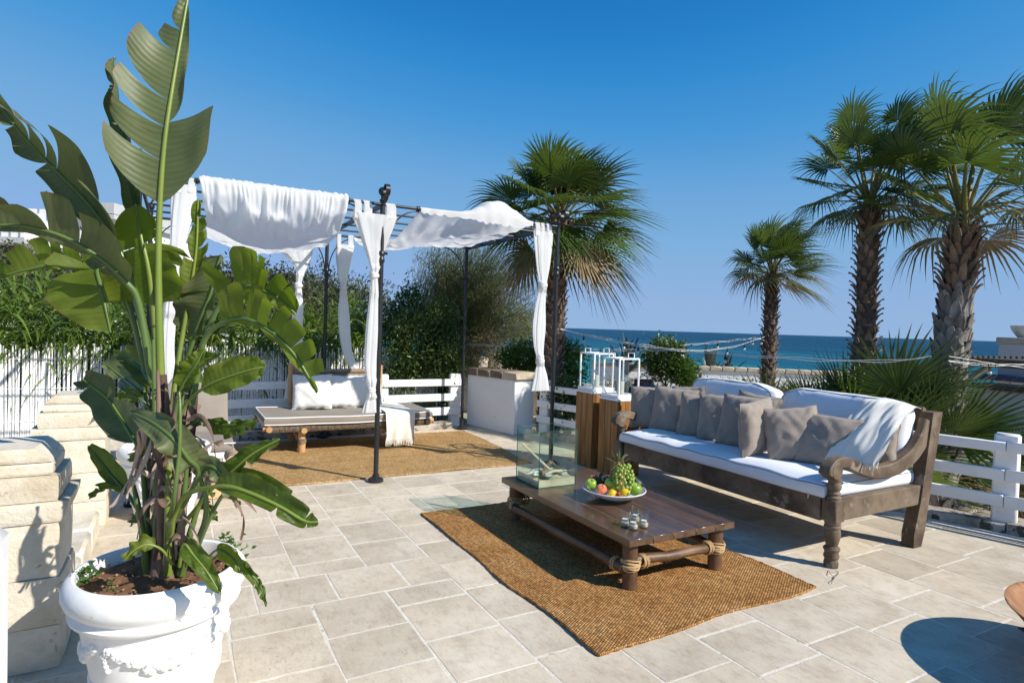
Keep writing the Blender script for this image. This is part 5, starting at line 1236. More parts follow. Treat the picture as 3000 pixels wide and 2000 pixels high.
for sgn in (-1, 1):
    m = MB(); d = Vector((math.cos(2.55), math.sin(2.55), 0)) * sgn; s_ = Vector((-d.y, d.x, 0)); c = fc + d * .50 + Vector((0, 0, .25)); m.tube([c - s_ * .05, c - s_ * .05 + d * .05, c + s_ * .05 + d * .05, c + s_ * .05], .006, 6); m.build('handle', IRON, fbw2)
far = gz(1740, 1565.5, .34); dc = Vector((far.x, far.y, 0)) - _fwh * .16
dr_ = thing('round_stool', 'dark round stool whose rim just shows at the bottom edge', 'stool', dc)
m = MB(); m.lathe([(0, .34), (.145, .34), (.158, .333), (.16, .32), (.15, .30), (0, .30)], 40, dc); m.build('seat', mat('dark_brown_leather', [(.03, .015, .012), (.05, .026, .02)], 5, rough=.5), dr_)
for k in range(3):
    a = k * 2.1; m = MB(); m.tube([dc + Vector((.09 * math.cos(a), .09 * math.sin(a), .30)), dc + Vector((.12 * math.cos(a), .12 * math.sin(a), 0))], .014, 8); m.build('leg', OLDW, dr_)

# ------------------------------------------------------------------ string lights
CABLE = mat('white_cable', [(.70, .69, .66)], 3, rough=.5); SOCK = mat('black_socket', [(.012, .012, .013)], 3, rough=.5)
BULB = mat('frosted_bulb', [(.78, .78, .76)], 2, rough=.25, transl=.3)
def strings(label, pts, bulbs, loops=2, seed=0):
    P = [dp(*p) for p in pts]; S = [Vector(p) for p in spline(P, 60)]
    root = thing('string_lights', label, 'string lights', S[30]); rr = random.Random(seed)
    for k in range(loops):
        m = MB(); ph = rr.uniform(0, 6); m.tube([p + Vector((0, 0, ((.007 if seed < 5 else .002) * math.sin(i * (.55 + .2 * k) + ph) - .02 * k) * math.sin(math.pi * i / 59) ** .5)) for i, p in enumerate(S)], .0030, 5); m.build('cable', CABLE, root)
    for (bx, by) in bulbs:
        best = min(S, key=lambda p: abs(proj(p)[0] - bx)); b_ = best; m = MB(); hz = by * 0
        m.tube([b_ + Vector((0, 0, .005)), b_ + Vector((0, 0, -.035))], .0045, 5); sl = m
        m.lathe([(0, -.03), (.013, -.032), (.015, -.045), (.015, -.078), (.0125, -.082), (0, -.082)], 10, b_); so = m.build('socket', SOCK, root)
        m = MB(); m.ball(b_ + Vector((0, 0, -.099)), (.0205, .0205, .022), 12, 9); m.build('bulb', BULB, root)
    return root
strings('white string lights sagging between the middle palm and the slim palm over the sea', [(1287, 755, 9.05), (1345, 767, 9.2), (1440, 785, 9.5), (1530, 799, 9.8), (1600, 804, 10), (1680, 796, 10.2), (1757, 773, 10.3)], [(1432, 0), (1507, 0), (1568, 0), (1668, 0), (1710, 0), (1746, 0)], 2, 1)
strings('white string lights running from the middle palm to the scaly palm beside the sofa', [(1287, 756, 9.05), (1400, 781, 8.7), (1500, 797, 8.1), (1600, 806, 7.5), (1760, 817, 6.8), (1900, 825, 6.2), (2050, 827, 5.8), (2138, 817, 5.45)], [(1346, 0), (1472, 0), (1664, 0)], 2, 2)
strings('white string lights crossing behind the white curtain towards the lanterns', [(985, 783, 9.9), (1080, 790, 9.8), (1180, 794, 9.7), (1283, 797, 9.5), (1383, 801, 9.4), (1480, 803, 9.5), (1580, 805, 9.9)], [(1180, 0), (1283, 0), (1383, 0)], 2, 3)
strings('short upper white string lights ending at the slim palm', [(1545, 794, 10.1), (1600, 789, 10.2), (1670, 782, 10.3), (1730, 776, 10.35), (1760, 781, 10.4)], [(1650, 0), (1729, 0)], 2, 4)
strings('white string lights from the scaly palm to the kiosk at the right edge', [(2180, 818, 5.5), (2240, 828, 5.9), (2310, 839, 6.3), (2420, 852, 6.8)], [], 1, 5)
strings('lower white string lights with one bulb near the kiosk', [(2178, 828, 5.5), (2230, 833, 6.2), (2276, 836, 6.8), (2340, 836, 7.2), (2420, 834, 7.5)], [(2276, 0)], 2, 6)
# purple urn, white garden bench beyond the fence
u = dp(1476, 950, 8.1); u.z = -.06
ur = thing('ceramic_urn', 'dark plum glazed urn behind the right lantern', 'urn', u)
P = spline([(0, 0), (.13, 0), (.20, .2), (.245, .45), (.25, .66), (.20, .84), (.13, .91), (.135, .95), (.12, .95), (.11, .90), (.0, .7)], 36); P[0][0] = P[-1][0] = 0
m = MB(); m.lathe([tuple(p) for p in P], 32, u); m.build('body', mat('plum_glaze', [(.045, .018, .022), (.075, .03, .035)], 3, rough=.22, coat=.4), ur)
wb = thing('garden_bench', 'low white wooden bench on the path behind the right fence', 'bench', gz(1372, 1018))
cb = gz(1365, 1015); dB = (fb - fa).normalized(); rB = Matrix((Vector((dB.x, dB.y, 0)), Vector((-dB.y, dB.x, 0)), _up)).transposed()
cb = Vector((5.65, 6.0, 0))
wb.location = cb
for k in (-1, 0, 1):
    m = MB(); m.box(cb + rB @ Vector((0, k * .10, .33)), (1.0, .085, .03), rB, bev=.004); m.build('seat_slat', WHITE, wb)
for k in (-1, 1):
    m = MB(); m.box(cb + rB @ Vector((k * .42, 0, -.01)), (.05, .27, .645), rB, bev=.006); m.build('leg', WHITE, wb)
m = MB(); m.box((u.x, u.y, -.24), (.42, .42, .36), bev=.01); m.build('stand', PLASTER, ur)

p0 = gz(1902, 1312); wr_ = MB(); rr = random.Random(8); W0 = [(1903, 1309), (1908, 1318), (1916, 1326), (1911, 1334), (1909, 1340)]; W1 = [(1912, 1328), (1921, 1322), (1926, 1314), (1918, 1309)]
for w_l in (W0, W1): wr_.tube([tuple(q) for q in spline([tuple(gz(x, y, .003 + .012 * (k % 2))) for k, (x, y) in enumerate(w_l)], 20)], .0016, 5)
tag(wr_.build('loose_wire', STEM), 'thin brown wire lying loose on the paving by the near front leg of the sofa', 'wire')
# ------------------------------------------------------------------ foliage materials
def leafmat(name, cols, transl=.3, tcol=None, island=.35, rough=.5, spec=.4):
    return mat(name, cols, 1.3, rough=rough, transl=transl, tcol=tcol, island=island, spec=spec, rnd=False)
CANE = leafmat('cane_leaf', [(.060, .105, .016), (.105, .165, .024), (.17, .215, .040)], .38, (.30, .42, .03), .45, .4)
DARKL = leafmat('laurel_leaf', [(.036, .066, .016), (.068, .112, .026), (.15, .195, .055)], .25, (.18, .28, .04), .75, .35)
TAMA = leafmat('tamarisk_spray', [(.085, .108, .034), (.145, .160, .056), (.23, .215, .09)], .34, None, .45, .7)
SCRUB = leafmat('scrub_leaf', [(.042, .056, .022), (.072, .085, .036), (.11, .105, .052)], .22, None, .45, .7)
YELL = leafmat('yellow_green_leaf', [(.095, .110, .018), (.15, .155, .028), (.20, .18, .04)], .3, None, .4, .6)
FRESH = leafmat('fresh_green_leaf', [(.035, .080, .014), (.06, .125, .02), (.09, .16, .03)], .3, (.2, .34, .03), .4, .35)
MAGENTA = leafmat('bougainvillea_bract', [(.10, .012, .03), (.17, .02, .05), (.24, .12, .07)], .3, None, .4, .7)
BARK = mat('grey_brown_bark', [(.07, .052, .038), (.13, .10, .075), (.19, .15, .12)], 6, (1, 1, .3), rough=.9, bump=.7, bscale=20, bdist=.015)
def unit(a): return a / np.maximum(1e-9, np.linalg.norm(a, axis=1))[:, None]
def leaf_quads(pos, dirn, L, W, g, fold=.25):
    """one folded leaf per point: 2 quads"""
    n = len(pos); d = unit(dirn); r = unit(g.normal(size=(n, 3))); s = unit(np.cross(d, r)); nn = np.cross(s, d); L = L[:, None]; W = W[:, None]
    V = np.stack([pos, pos + d * L * .45 - s * W / 2 + nn * W * fold, pos + d * L * .5, pos + d * L - nn * L * .08, pos + d * L * .45 + s * W / 2 + nn * W * fold], 1).reshape(-1, 3)
    o = np.arange(n)[:, None] * 5
    return V, np.concatenate([o + np.array([[0, 2, 3, 1]]), o + np.array([[0, 4, 3, 2]])], 0)
def straps(pos, dirn, L, W, droop, g, seg=4, wind=(0, 0, 0)):
    n = len(pos); d = unit(dirn); s = unit(np.cross(d, np.array([[0, 0, 1.]]) + g.normal(size=(n, 3)) * .35)); rows = []
    wv = np.array(wind)[None]
    for k in range(seg + 1):
        t = k / seg; p = pos + d * (L * t)[:, None] + np.array([[0, 0, -1.]]) * (droop * L * t * t)[:, None] + wv * (L * t * t)[:, None]; w = (W * (1 - t ** 1.8) * (.55 + 1.3 * t * (1 - t)) + .0006)[:, None]
        rows += [p - s * w / 2, p + s * w / 2]
    V = np.stack(rows, 1).reshape(-1, 3); o = np.arange(n)[:, None] * (2 * seg + 2)
    return V, np.concatenate([o + np.array([[2 * k, 2 * k + 1, 2 * k + 3, 2 * k + 2]]) for k in range(seg)], 0)
def join(parts):
    V = []; Q = []; o = 0
    for v, q in parts: V.append(v); Q.append(q + o); o += len(v)
    return np.concatenate(V), np.concatenate(Q)
def foliage(name, V, Q, m, parent, kind=None):
    w = np.array(origin(parent)) if parent else np.zeros(3)
    return put(name, fast_mesh(name, V - w, Q, m), parent, kind=kind)
def clumps(c, rad, ncl, per, g, spread=.16, shell=.55, up=.0, top=None):
    """clump centres filling an uneven ellipsoid, leaves round each"""
    u = unit(g.normal(size=(ncl, 3))); r = (shell + (1 - shell) * g.random(ncl)) ** .8
    lump = np.array([.82 + .42 * nz(tuple(v * 1.7 + np.array(c))) for v in u]); P = np.array(c) + u * (r * lump)[:, None] * np.array(rad)
    pos = np.repeat(P, per, 0) + g.normal(size=(ncl * per, 3)) * spread * np.array([1, 1, .8]); out = unit(pos - np.array(c)) * .6 + g.normal(size=pos.shape) * .7 + np.array([0, 0, up])
    return pos, out, P
def trunk_limbs(c, rad, base, r0, root, nl, seed, name='trunk'):
    rr = random.Random(seed); base = Vector(base); c = Vector(c); m = MB(); top = base.lerp(c, .75)
    m.tube([base, base.lerp(top, .35) + Vector((rr.uniform(-.04, .04), rr.uniform(-.04, .04), 0)), base.lerp(top, .7) + Vector((rr.uniform(-.05, .05), rr.uniform(-.05, .05), 0)), top], [r0 * 1.2, r0, r0 * .8, r0 * .5], 8, jit=.08)
    for k in range(nl):
        a = k * 2.4 + rr.uniform(-.3, .3); el = rr.uniform(.1, 1.1); d = Vector((math.cos(a) * math.cos(el) * rad[0], math.sin(a) * math.cos(el) * rad[1], math.sin(el) * rad[2])) * .85; s_ = base.lerp(top, rr.uniform(.45, 1))
        m.tube([s_, s_ + d * .4 + Vector((0, 0, .08)), s_ + d * .75, s_ + d], [r0 * .45, r0 * .32, r0 * .2, r0 * .08], 6, jit=.1)
    m.build(name, BARK, root)
def bush(name, label, cat, c, rad, ncl, per, L, W, m, seed, base=None, r0=.04, nl=6, group=None, spread=.14, shell=.5, up=.1):
    g = np.random.default_rng(seed); gz_ = base if base is not None else (c[0], c[1], ground_z(c[0], c[1]))
    root = thing(name, label, cat, gz_, group)
    pos, out, P = clumps(c, rad, ncl, per, g, spread, shell, up); n = len(pos)
    k = pos[:, 2] > gz_[2] + .01; pos, out = pos[k], out[k]; n = len(pos)
    V, Q = leaf_quads(pos, out, L * g.uniform(.6, 1.3, n), W * g.uniform(.6, 1.3, n), g)
    foliage('crown', V, Q, m, root); trunk_limbs(c, rad, gz_, r0, root, nl, seed); return root

# ------------------------------------------------------------------ cane plants spilling over the reed screen
g = np.random.default_rng(5); parts = []
nst = 760; bx = g.uniform(-3.2, 3.0, nst); by = g.uniform(9.36, 11.3, nst); H = np.where(bx < 1.0, 1.66, 1.50) + g.normal(size=nst) * .17 + .12 * np.sin(bx * 3)
stems = MB()
for i in range(nst):
    lx = g.normal() * .10; ly = g.normal() * .10; h = H[i]; nL = 11; t = np.linspace(.32, 1, nL) + g.uniform(-.02, .02, nL)
    pos = np.stack([bx[i] + lx * t, by[i] + ly * t, h * t], 1); az = g.uniform(0, 6.28) + np.arange(nL) * 2.6 + g.normal(size=nL) * .5
    el = g.uniform(.25, .95, nL) + .35 * (t > .9); d = np.stack([np.cos(az) * np.cos(el), np.sin(az) * np.cos(el), np.sin(el)], 1)
    parts.append(straps(pos, d, g.uniform(.38, .72, nL), g.uniform(.030, .052, nL), g.uniform(.45, 1.0, nL), g, 5))
# front fringe that hangs over the screen
n = 1000; pos = np.stack([g.uniform(-2.5, 2.75, n), g.uniform(9.27, 9.42, n), g.uniform(.98, 1.32, n)], 1); d = np.stack([g.normal(size=n) * .6, -np.abs(g.normal(size=n)) * .7, g.uniform(.0, .9, n)], 1)
parts.append(straps(pos, d, g.uniform(.2, .42, n), g.uniform(.022, .040, n), g.uniform(.5, 1.1, n), g, 4))
V, Q = join(parts); o = put('cane_thicket', fast_mesh('cane_thicket', V, Q, CANE), kind='stuff'); o['label'] = 'thicket of long leaved green cane growing behind and over the reed screen'; o['category'] = 'cane thicket'
# white wall glimpsed behind the cane
w = thing('garden_wall', 'white garden wall showing between the cane leaves behind the reed screen', 'wall', (0, 11.6, -.07))
m = MB(); m.box((-.2, 11.9, .55), (7.2, .18, 1.30), bev=.01); m.build('wall_body', PLASTER, w); m = MB(); m.box((-.2, 11.9, 1.23), (7.3, .26, .06), bev=.01); m.build('coping', PLASTER, w)

# ------------------------------------------------------------------ bushes and trees, left to right
def at(x, y, d): return tuple(dp(x, y, d))
HB = 'grey green scrub on the slope behind the cane'
bush('scrub_bush', 'dry grey brown scrub below the white house at the far left', 'bush', at(50, 665, 17), (3.0, 2.5, 1.25), 300, 40, .12, .05, SCRUB, 21, group=HB, spread=.3, r0=.09)
bush('scrub_bush', 'tall grey brown scrub left of the banana plant, against the white house', 'bush', at(165, 650, 18), (2.0, 2.0, 1.25), 240, 40, .12, .05, SCRUB, 22, group=HB, spread=.3, r0=.09)
bush('scrub_bush', 'scrub behind the banana stems', 'bush', at(290, 665, 17), (2.2, 2, 1.3), 240, 40, .12, .05, SCRUB, 23, group=HB, spread=.3, r0=.08)
bush('scrub_bush', 'scrub right of the left curtain, below the distant parapet', 'bush', at(455, 690, 17), (1.8, 1.6, .9), 210, 40, .13, .05, SCRUB, 24, group=HB, spread=.24, r0=.07)
bush('scrub_bush', 'dark scrub with a bare twiggy top behind the arching banana leaves', 'bush', at(560, 675, 16), (1.5, 1.5, 1.05), 170, 26, .13, .05, SCRUB, 25, group=HB, spread=.24, r0=.06)
bush('scrub_bush', 'dark scrub showing left of the rear sheer curtain', 'bush', at(640, 685, 16.5), (1.2, 1.3, .95), 140, 26, .13, .05, SCRUB, 26, group=HB, spread=.22, r0=.06)
bush('scrub_bush', 'feathery scrub between the rear sheer curtain and the rear middle post', 'bush', at(712, 700, 18), (1.2, 1.2, 1.25), 150, 26, .13, .045, SCRUB, 27, group=HB, spread=.24, r0=.06)
bush('scrub_bush', 'feathery scrub on the skyline right of the rear middle post', 'bush', at(765, 712, 19), (1.2, 1.2, 1.25), 150, 26, .13, .045, SCRUB, 28, group=HB, spread=.24, r0=.06)
bush('scrub_bush', 'scrub between the two knotted curtains in the middle', 'bush', at(825, 720, 18), (1.1, 1.2, 1.2), 150, 26, .13, .045, SCRUB, 29, group=HB, spread=.24, r0=.06)
bg_ = bush('bougainvillea', 'bougainvillea with faded magenta bracts behind the arching banana leaf', 'shrub', at(520, 712, 13), (.85, .6, .50), 60, 24, .09, .06, SCRUB, 31, spread=.16)
gg = np.random.default_rng(33); pos, out, P = clumps(at(520, 712, 12.9), (.85, .6, .5), 34, 26, gg, .12, .8); V, Q = leaf_quads(pos, out, gg.uniform(.03, .06, len(pos)), gg.uniform(.03, .05, len(pos)), gg); foliage('bracts', V, Q, MAGENTA, bg_)
# dark glossy shrub in the middle
ds = thing('laurel_shrub', 'dense dark green shrub with upright shoots right of the front middle post', 'shrub', (3.2, 9.9, -.07))
gg = np.random.default_rng(41); parts = []
for (x, y, d_, rad, nc) in ((965, 790, 9.6, (.52, .45, .80), 190), (925, 830, 9.4, (.35, .35, .62), 90), (1012, 760, 9.9, (.42, .4, .62), 110), (905, 745, 9.8, (.26, .3, .42), 50), (945, 705, 9.8, (.25, .25, .40), 50), (1035, 830, 9.5, (.30, .3, .5), 70)):
    pos, out, P = clumps(at(x, y, d_), rad, nc, 30, gg, .075, .45, .3); parts.append(leaf_quads(pos, out, gg.uniform(.035, .075, len(pos)), gg.uniform(.018, .034, len(pos)), gg))
for (x, y0, y1) in ((898, 740, 690), (935, 690, 618), (952, 690, 648), (912, 730, 668), (975, 690, 665), (888, 790, 722), (1000, 700, 690), (925, 700, 655)):
    a, c = Vector(at(x, y0, 9.7)), Vector(at(x + 3, y1, 9.7)); n = 42; t = gg.random(n); pos = np.array([tuple(a.lerp(c, k)) for k in t]) + gg.normal(size=(n, 3)) * .022; out = gg.normal(size=(n, 3)) * .7 + np.array([0, 0, .6]); parts.append(leaf_quads(pos, out, gg.uniform(.04, .07, n), gg.uniform(.018, .03, n), gg))
V, Q = join(parts); foliage('crown', V, Q, DARKL, ds); trunk_limbs(at(965, 790, 9.7), (.5, .5, .8), (3.2, 9.9, -.07), .05, ds, 9, 4)
bush('laurel_shrub', 'dark green shrub low behind the fence rails, left of the masonry block', 'shrub', at(1005, 900, 10.2), (.40, .3, .34), 70, 26, .055, .028, DARKL, 43, spread=.07)
bush('garden_shrub', 'dark leafy shrub between the curtain and the front post, topping the reed screen', 'shrub', at(838, 800, 10.6), (.45, .4, .62), 110, 26, .06, .028, DARKL, 44, spread=.09)
# tamarisk
tm = thing('tamarisk', 'feathery grey green tamarisk tree behind the dark shrub, left of the middle palm', 'tree', (5.0, 12.2, -.07))
gg = np.random.default_rng(51); tb_ = Vector((5.0, 12.2, -.07)); m = MB(); tips = []
ends = [(975, 600), (1000, 585), (1030, 578), (1060, 575), (1090, 565), (1115, 568), (1145, 580), (1165, 600), (1180, 625), (1195, 650), (1190, 690), (1170, 640), (1130, 610), (1100, 620), (1070, 630), (1040, 640), (1010, 640), (1000, 690), (1060, 700), (1110, 680), (1140, 660), (1195, 720), (1175, 760), (1150, 720), (1110, 740), (1070, 760), (1205, 745), (1130, 780), (1090, 790), (1045, 730), (985, 640), (1020, 780), (1160, 795), (1050, 600), (1130, 590), (1085, 600), (1195, 770), (1215, 765), (1050, 660), (1090, 655), (1120, 640), (1020, 610), (1150, 620), (1150, 690), (1080, 690), (1030, 690), (1100, 710)]
ends = ends + [(x + gg.uniform(-22, 22), y + gg.uniform(-4, 34)) for (x, y) in ends if y < 740]
for k, (x, y) in enumerate(ends):
    e = Vector(at(x, y, 11.6 + gg.uniform(-.9, .9))); s_ = tb_ + Vector((gg.uniform(-.35, .35), gg.uniform(-.35, .35), gg.uniform(.1, .9))); mid = s_.lerp(e, .5) + Vector((gg.normal() * .12, gg.normal() * .12, .16)); P = [Vector(p) for p in spline([s_, mid, e], 10)]; m.tube(P, list(np.linspace(.022, .003, 10)), 5, jit=.1)
    for i in range(2, 10): tips.append((P[i], (e - s_).normalized()))
m.tube([tb_, tb_ + Vector((.05, 0, .5)), tb_ + Vector((.02, .05, 1.1))], [.11, .09, .06], 8, jit=.1); m.build('trunk', BARK, tm)
parts = []
for (p, d_) in tips:
    n = 80; base = np.array([tuple(p)] * n) + gg.normal(size=(n, 3)) * .13; d = np.array([tuple(d_)] * n) * .9 + gg.normal(size=(n, 3)) * .6 + np.array([.12, 0, .15]); parts.append(straps(base, d, gg.uniform(.10, .30, n), np.full(n, .0125), gg.uniform(.1, .6, n), gg, 2, (.12, -.06, 0)))
V, Q = join(parts); foliage('crown', V, Q, TAMA, tm)
bush('dry_bush', 'dry tawny twig bush at the foot of the tamarisk', 'bush', at(1105, 808, 11.0), (.45, .4, .4), 70, 30, .07, .008, mat('dry_twig', [(.16, .12, .07), (.24, .18, .10)], 4, rough=.9, island=.4, rnd=False), 55, spread=.10)
bush('scrub_bush', 'grey scrub right of the tamarisk, left of the middle palm trunk', 'bush', at(1195, 745, 15), (.55, .6, .5), 70, 28, .09, .022, TAMA, 56, spread=.15)
bush('hedge_bush', 'glossy green hedge bush behind the masonry block', 'bush', at(1195, 822, 9.8), (.42, .4, .28), 110, 28, .06, .03, FRESH, 57, spread=.07)
bush('hedge_bush', 'glossy green hedge bush between the palm trunk and the left lantern', 'bush', at(1302, 838, 9.6), (.26, .4, .42), 110, 28, .06, .03, FRESH, 58, spread=.07)
bush('hedge_bush', 'dark green low bush behind the fence under the left lantern', 'bush', at(1300, 915, 8.6), (.28, .3, .35), 70, 26, .055, .03, DARKL, 59, spread=.07)
bush('citrus_tree', 'small round dark citrus tree with a thin pale trunk behind the right lantern', 'tree', at(1530, 828, 10.2), (.36, .36, .42), 170, 30, .06, .03, DARKL, 61, base=(*dp(1524, 912, 10.2).xy, -.07), r0=.028, spread=.075)
bush('hedge_bush', 'bushy green shrub on a thin stake right of the citrus tree', 'bush', at(1572, 862, 9.9), (.22, .25, .24), 80, 26, .055, .028, FRESH, 62, base=(*dp(1560, 930, 9.9).xy, -.07), r0=.014, spread=.06)
YH = 'yellow green hedge plants in front of the sea wall'
for k, (x, y, d_, rad) in enumerate(((1425, 880, 13.4, (.55, .5, .30)), (1500, 895, 12.6, (.6, .5, .36)), (1610, 884, 13.4, (.65, .5, .30)), (1690, 882, 13.8, (.6, .5, .30)), (1745, 880, 13.6, (.5, .5, .30)), (1830, 880, 13.6, (.7, .5, .30)))):
    c = at(x, y, d_); c = (c[0], c[1], .06); rad = (rad[0], rad[1], .42)
    bush('hedge_plant', ['yellow green hedge plant behind the left lantern', 'yellow green hedge plant below the citrus tree', 'yellow green hedge plant just right of the citrus tree', 'yellow green hedge plant over the left end of the sofa back', 'yellow green hedge plant at the foot of the slim palm', 'yellow green hedge plant hidden behind the low fan palm'][k], 'hedge plant', c, rad, 150, 30, .07, .018, YELL, 70 + k, group=YH, spread=.11, r0=.02)
# agaves on the wall
AG = mat('agave_leaf', [(.035, .055, .04), (.06, .085, .06)], 3, rough=.5)
def agave(label, base, L, n, seed):
    rr = random.Random(seed); b0 = Vector(base); root = thing('agave', label, 'agave', b0, 'agaves along the sea wall'); m = MB()
    for k in range(n):
        a = k * 2.4 + rr.uniform(-.3, .3); el = rr.uniform(.5, 1.45); d = Vector((math.cos(a) * math.cos(el), math.sin(a) * math.cos(el), math.sin(el))); s_ = d.cross(_up).normalized(); LL = L * rr.uniform(.7, 1.15); vs = []
        for i in range(6):
            t = i / 5; p = b0 + d * LL * t; w = L * .085 * (1.05 - t) ** .7 * (.7 + t); vs += [p - s_ * w + d.cross(s_) * -w * .4, p, p + s_ * w + d.cross(s_) * -w * .4]
        m.add(vs, [(3 * i + j, 3 * i + j + 1, 3 * i + j + 4, 3 * i + j + 3) for i in range(5) for j in (0, 1)])
    m.build('leaves', AG, root, smooth=60)
for k, (x, lab) in enumerate(((1632, 'agave on the sea wall midway between citrus tree and slim palm'), (1668, 'smaller agave on the sea wall left of the slim palm'), (1440, 'agave rising behind the gap between the two lanterns'), (1500, 'agave hidden behind the citrus tree'))):
    p = dp(x, 847, 18.2); agave(lab, (p.x, p.y, .2), (.95, .75, 1.15, 1.0)[k], 15, k)

# ------------------------------------------------------------------ fan palms
def frondmat(name, cols, tip, transl=.28):
    m, nt, bs, out = nodes_of(name); tc = N(nt, 'ShaderNodeTexCoord'); sx = N(nt, 'ShaderNodeSeparateXYZ'); nt.links.new(tc.outputs['UV'], sx.inputs[0]); ob = coords(nt, (1, 1, 1), True)
    f = noisen(nt, ob, 3, 3, .6); c = rampn(nt, f, [(.3 + .2 * i, k) for i, k in enumerate(cols)])
    oi = N(nt, 'ShaderNodeObjectInfo'); fac = mathn(nt, 'ADD', sx.outputs[1], mathn(nt, 'ADD', mathn(nt, 'MULTIPLY', mathn(nt, 'SUBTRACT', noisen(nt, ob, 9, 2, .5), .5), .35), mathn(nt, 'MULTIPLY', mathn(nt, 'SUBTRACT', oi.outputs['Random'], .5), .12)))
    tf = rampn(nt, fac, [(.86, (0, 0, 0)), (1.0, (1, 1, 1))]); c = mixc(nt, tf, c, tip); nt.links.new(c, bs.inputs['Base Color']); bs.inputs['Roughness'].default_value = .42
    t = N(nt, 'ShaderNodeBsdfTranslucent'); nt.links.new(mixc(nt, .6, c, (.16, .24, .02)), t.inputs[0]); mx = N(nt, 'ShaderNodeMixShader'); mx.inputs[0].default_value = transl; nt.links.new(bs.outputs[0], mx.inputs[1]); nt.links.new(t.outputs[0], mx.inputs[2]); nt.links.new(mx.outputs[0], out.inputs[0]); return m
FROND = frondmat('palm_frond', [(.034, .066, .014), (.060, .105, .020), (.100, .145, .030)], (.26, .18, .08))
OLDF = frondmat('ageing_frond', [(.06, .075, .02), (.13, .11, .035), (.22, .15, .06)], (.34, .24, .12), .2)
DEADF = frondmat('dry_frond', [(.16, .10, .05), (.26, .17, .09), (.34, .24, .13)], (.36, .27, .16), .15)
PETI = mat('palm_petiole', [(.10, .12, .03), (.17, .16, .045), (.20, .13, .05)], 6, rough=.5)
def frond(root, base, dirn, plen, Rr, seed, wind=(0, 0, 0), m=None, nseg=34, arc=118, droop=.35, roll=0.0, curve=.25, name='frond'):
    rr = random.Random(seed); base = Vector(base); d = Vector(dirn).normalized(); wind = Vector(wind)
    P = []; p = base.copy(); v = d.copy()
    for i in range(9):
        P.append(p.copy()); p = p + v * (plen / 8); v = (v + Vector((0, 0, -curve / 8)) + wind * .03).normalized()
    hub, a = P[-1], v; b_ = a.cross(_up)
    b_ = b_.normalized() if b_.length > .05 else Vector((1, 0, 0)); nrm = b_.cross(a).normalized()
    if roll: q = Matrix.Rotation(roll, 3, a); b_ = q @ b_; nrm = q @ nrm
    V = []; Q = []; UV = []; K = [0.03, .24, .42, .62, .82, 1.0]; spc = R(arc * 2) / nseg
    for s in range(nseg):
        th = -R(arc) + spc * (s + .5); L = Rr * (.70 + .30 * math.cos(th / 1.25)) * rr.uniform(.9, 1.06); dr = a * math.cos(th) + b_ * math.sin(th); sd = -a * math.sin(th) + b_ * math.cos(th)
        lift = .16 * abs(math.sin(th * .5)) + .03 * rr.uniform(-1, 1); dseg = droop * rr.uniform(.6, 1.5); o = len(V)
        for k, f in enumerate(K):
            r_ = L * f; c = hub + dr * r_ + nrm * (lift * r_ * .8) + Vector((0, 0, -1)) * (dseg * L * max(0, f - .45) ** 1.7) + wind * (L * max(0, f - .3) ** 1.5)
            w = min(r_, L * .43) * math.tan(spc / 2) * 1.03 if f <= .43 else L * .43 * math.tan(spc / 2) * 1.0 * max(.05, max(0.0, 1 - (f - .42) / .58) ** .85)
            c2 = c - nrm * w * .55
            V += [c - sd * w, c2, c + sd * w]; UV += [(0, f), (.5, f), (1, f)]
        for k in range(5):
            for j in (0, 1): Q.append((o + 3 * k + j, o + 3 * k + j + 1, o + 3 * k + j + 4, o + 3 * k + j + 3))
    # petiole as a flat tapered bar
    o = len(V); w0 = Rr * .030
    for i, p in enumerate(P):
        w = w0 * (1.5 - 1.0 * i / 8); V += [p - b_ * w, p + nrm * w * .5, p + b_ * w, p - nrm * w * .5]; UV += [(0, 0)] * 4
    Q2 = [(o + 4 * i + j, o + 4 * i + (j + 1) % 4, o + 4 * i + 4 + (j + 1) % 4, o + 4 * i + 4 + j) for i in range(8) for j in range(4)]
    w = origin(root); at_ = base - w
    me = fast_mesh('frond', np.array([tuple(v - base) for v in V]), np.array(Q + Q2), [m or FROND, PETI], [0] * len(Q) + [1] * len(Q2), uv=UV)
    return put(name, me, root, at_)
TRUNK = mat('palm_trunk', [(.055, .040, .030), (.11, .082, .060), (.17, .13, .10)], 5, rough=.9, bump=.7, bscale=26, bdist=.02)
BOOT = mat('leaf_base_brown', [(.085, .052, .034), (.17, .11, .075), (.26, .18, .13)], 6, (1, 1, .4), rough=.85, bump=.4, bscale=22, rand=.25)
BOOTG = mat('leaf_base_grey', [(.085, .070, .058), (.19, .165, .14), (.33, .30, .26)], 5, (1, 1, .35), rough=.88, bump=.5, bscale=22, rand=.2)
def boot_mesh(L, w, curl, m, split=True):
    """broken leaf base: flat tapered scale, curling away from the trunk; grows up along z, faces +x"""
    b = MB(); vs = []
    for i in range(5):
        t = i / 4; x = .010 + curl * (.35 * t + .65 * t * t); z = L * t; ww = w * (1 - .45 * t) * (1 if t < .99 else .55); th = .014 * (1 - .5 * t)
        vs += [(x - th, -ww, z), (x + th * .2, -ww * .9, z), (x + th, 0, z + (.0 if t < .9 else -.02)), (x + th * .2, ww * .9, z), (x - th, ww, z)]
    b.add(vs, [(5 * i + j, 5 * i + j + 1, 5 * i + j + 6, 5 * i + j + 5) for i in range(4) for j in range(4)] + [(20, 21, 22, 23, 24)] + [(5 * i + 4, 5 * i, 5 * i + 5, 5 * i + 9) for i in range(4)])
    return b.mesh('leaf_base', m, 0)
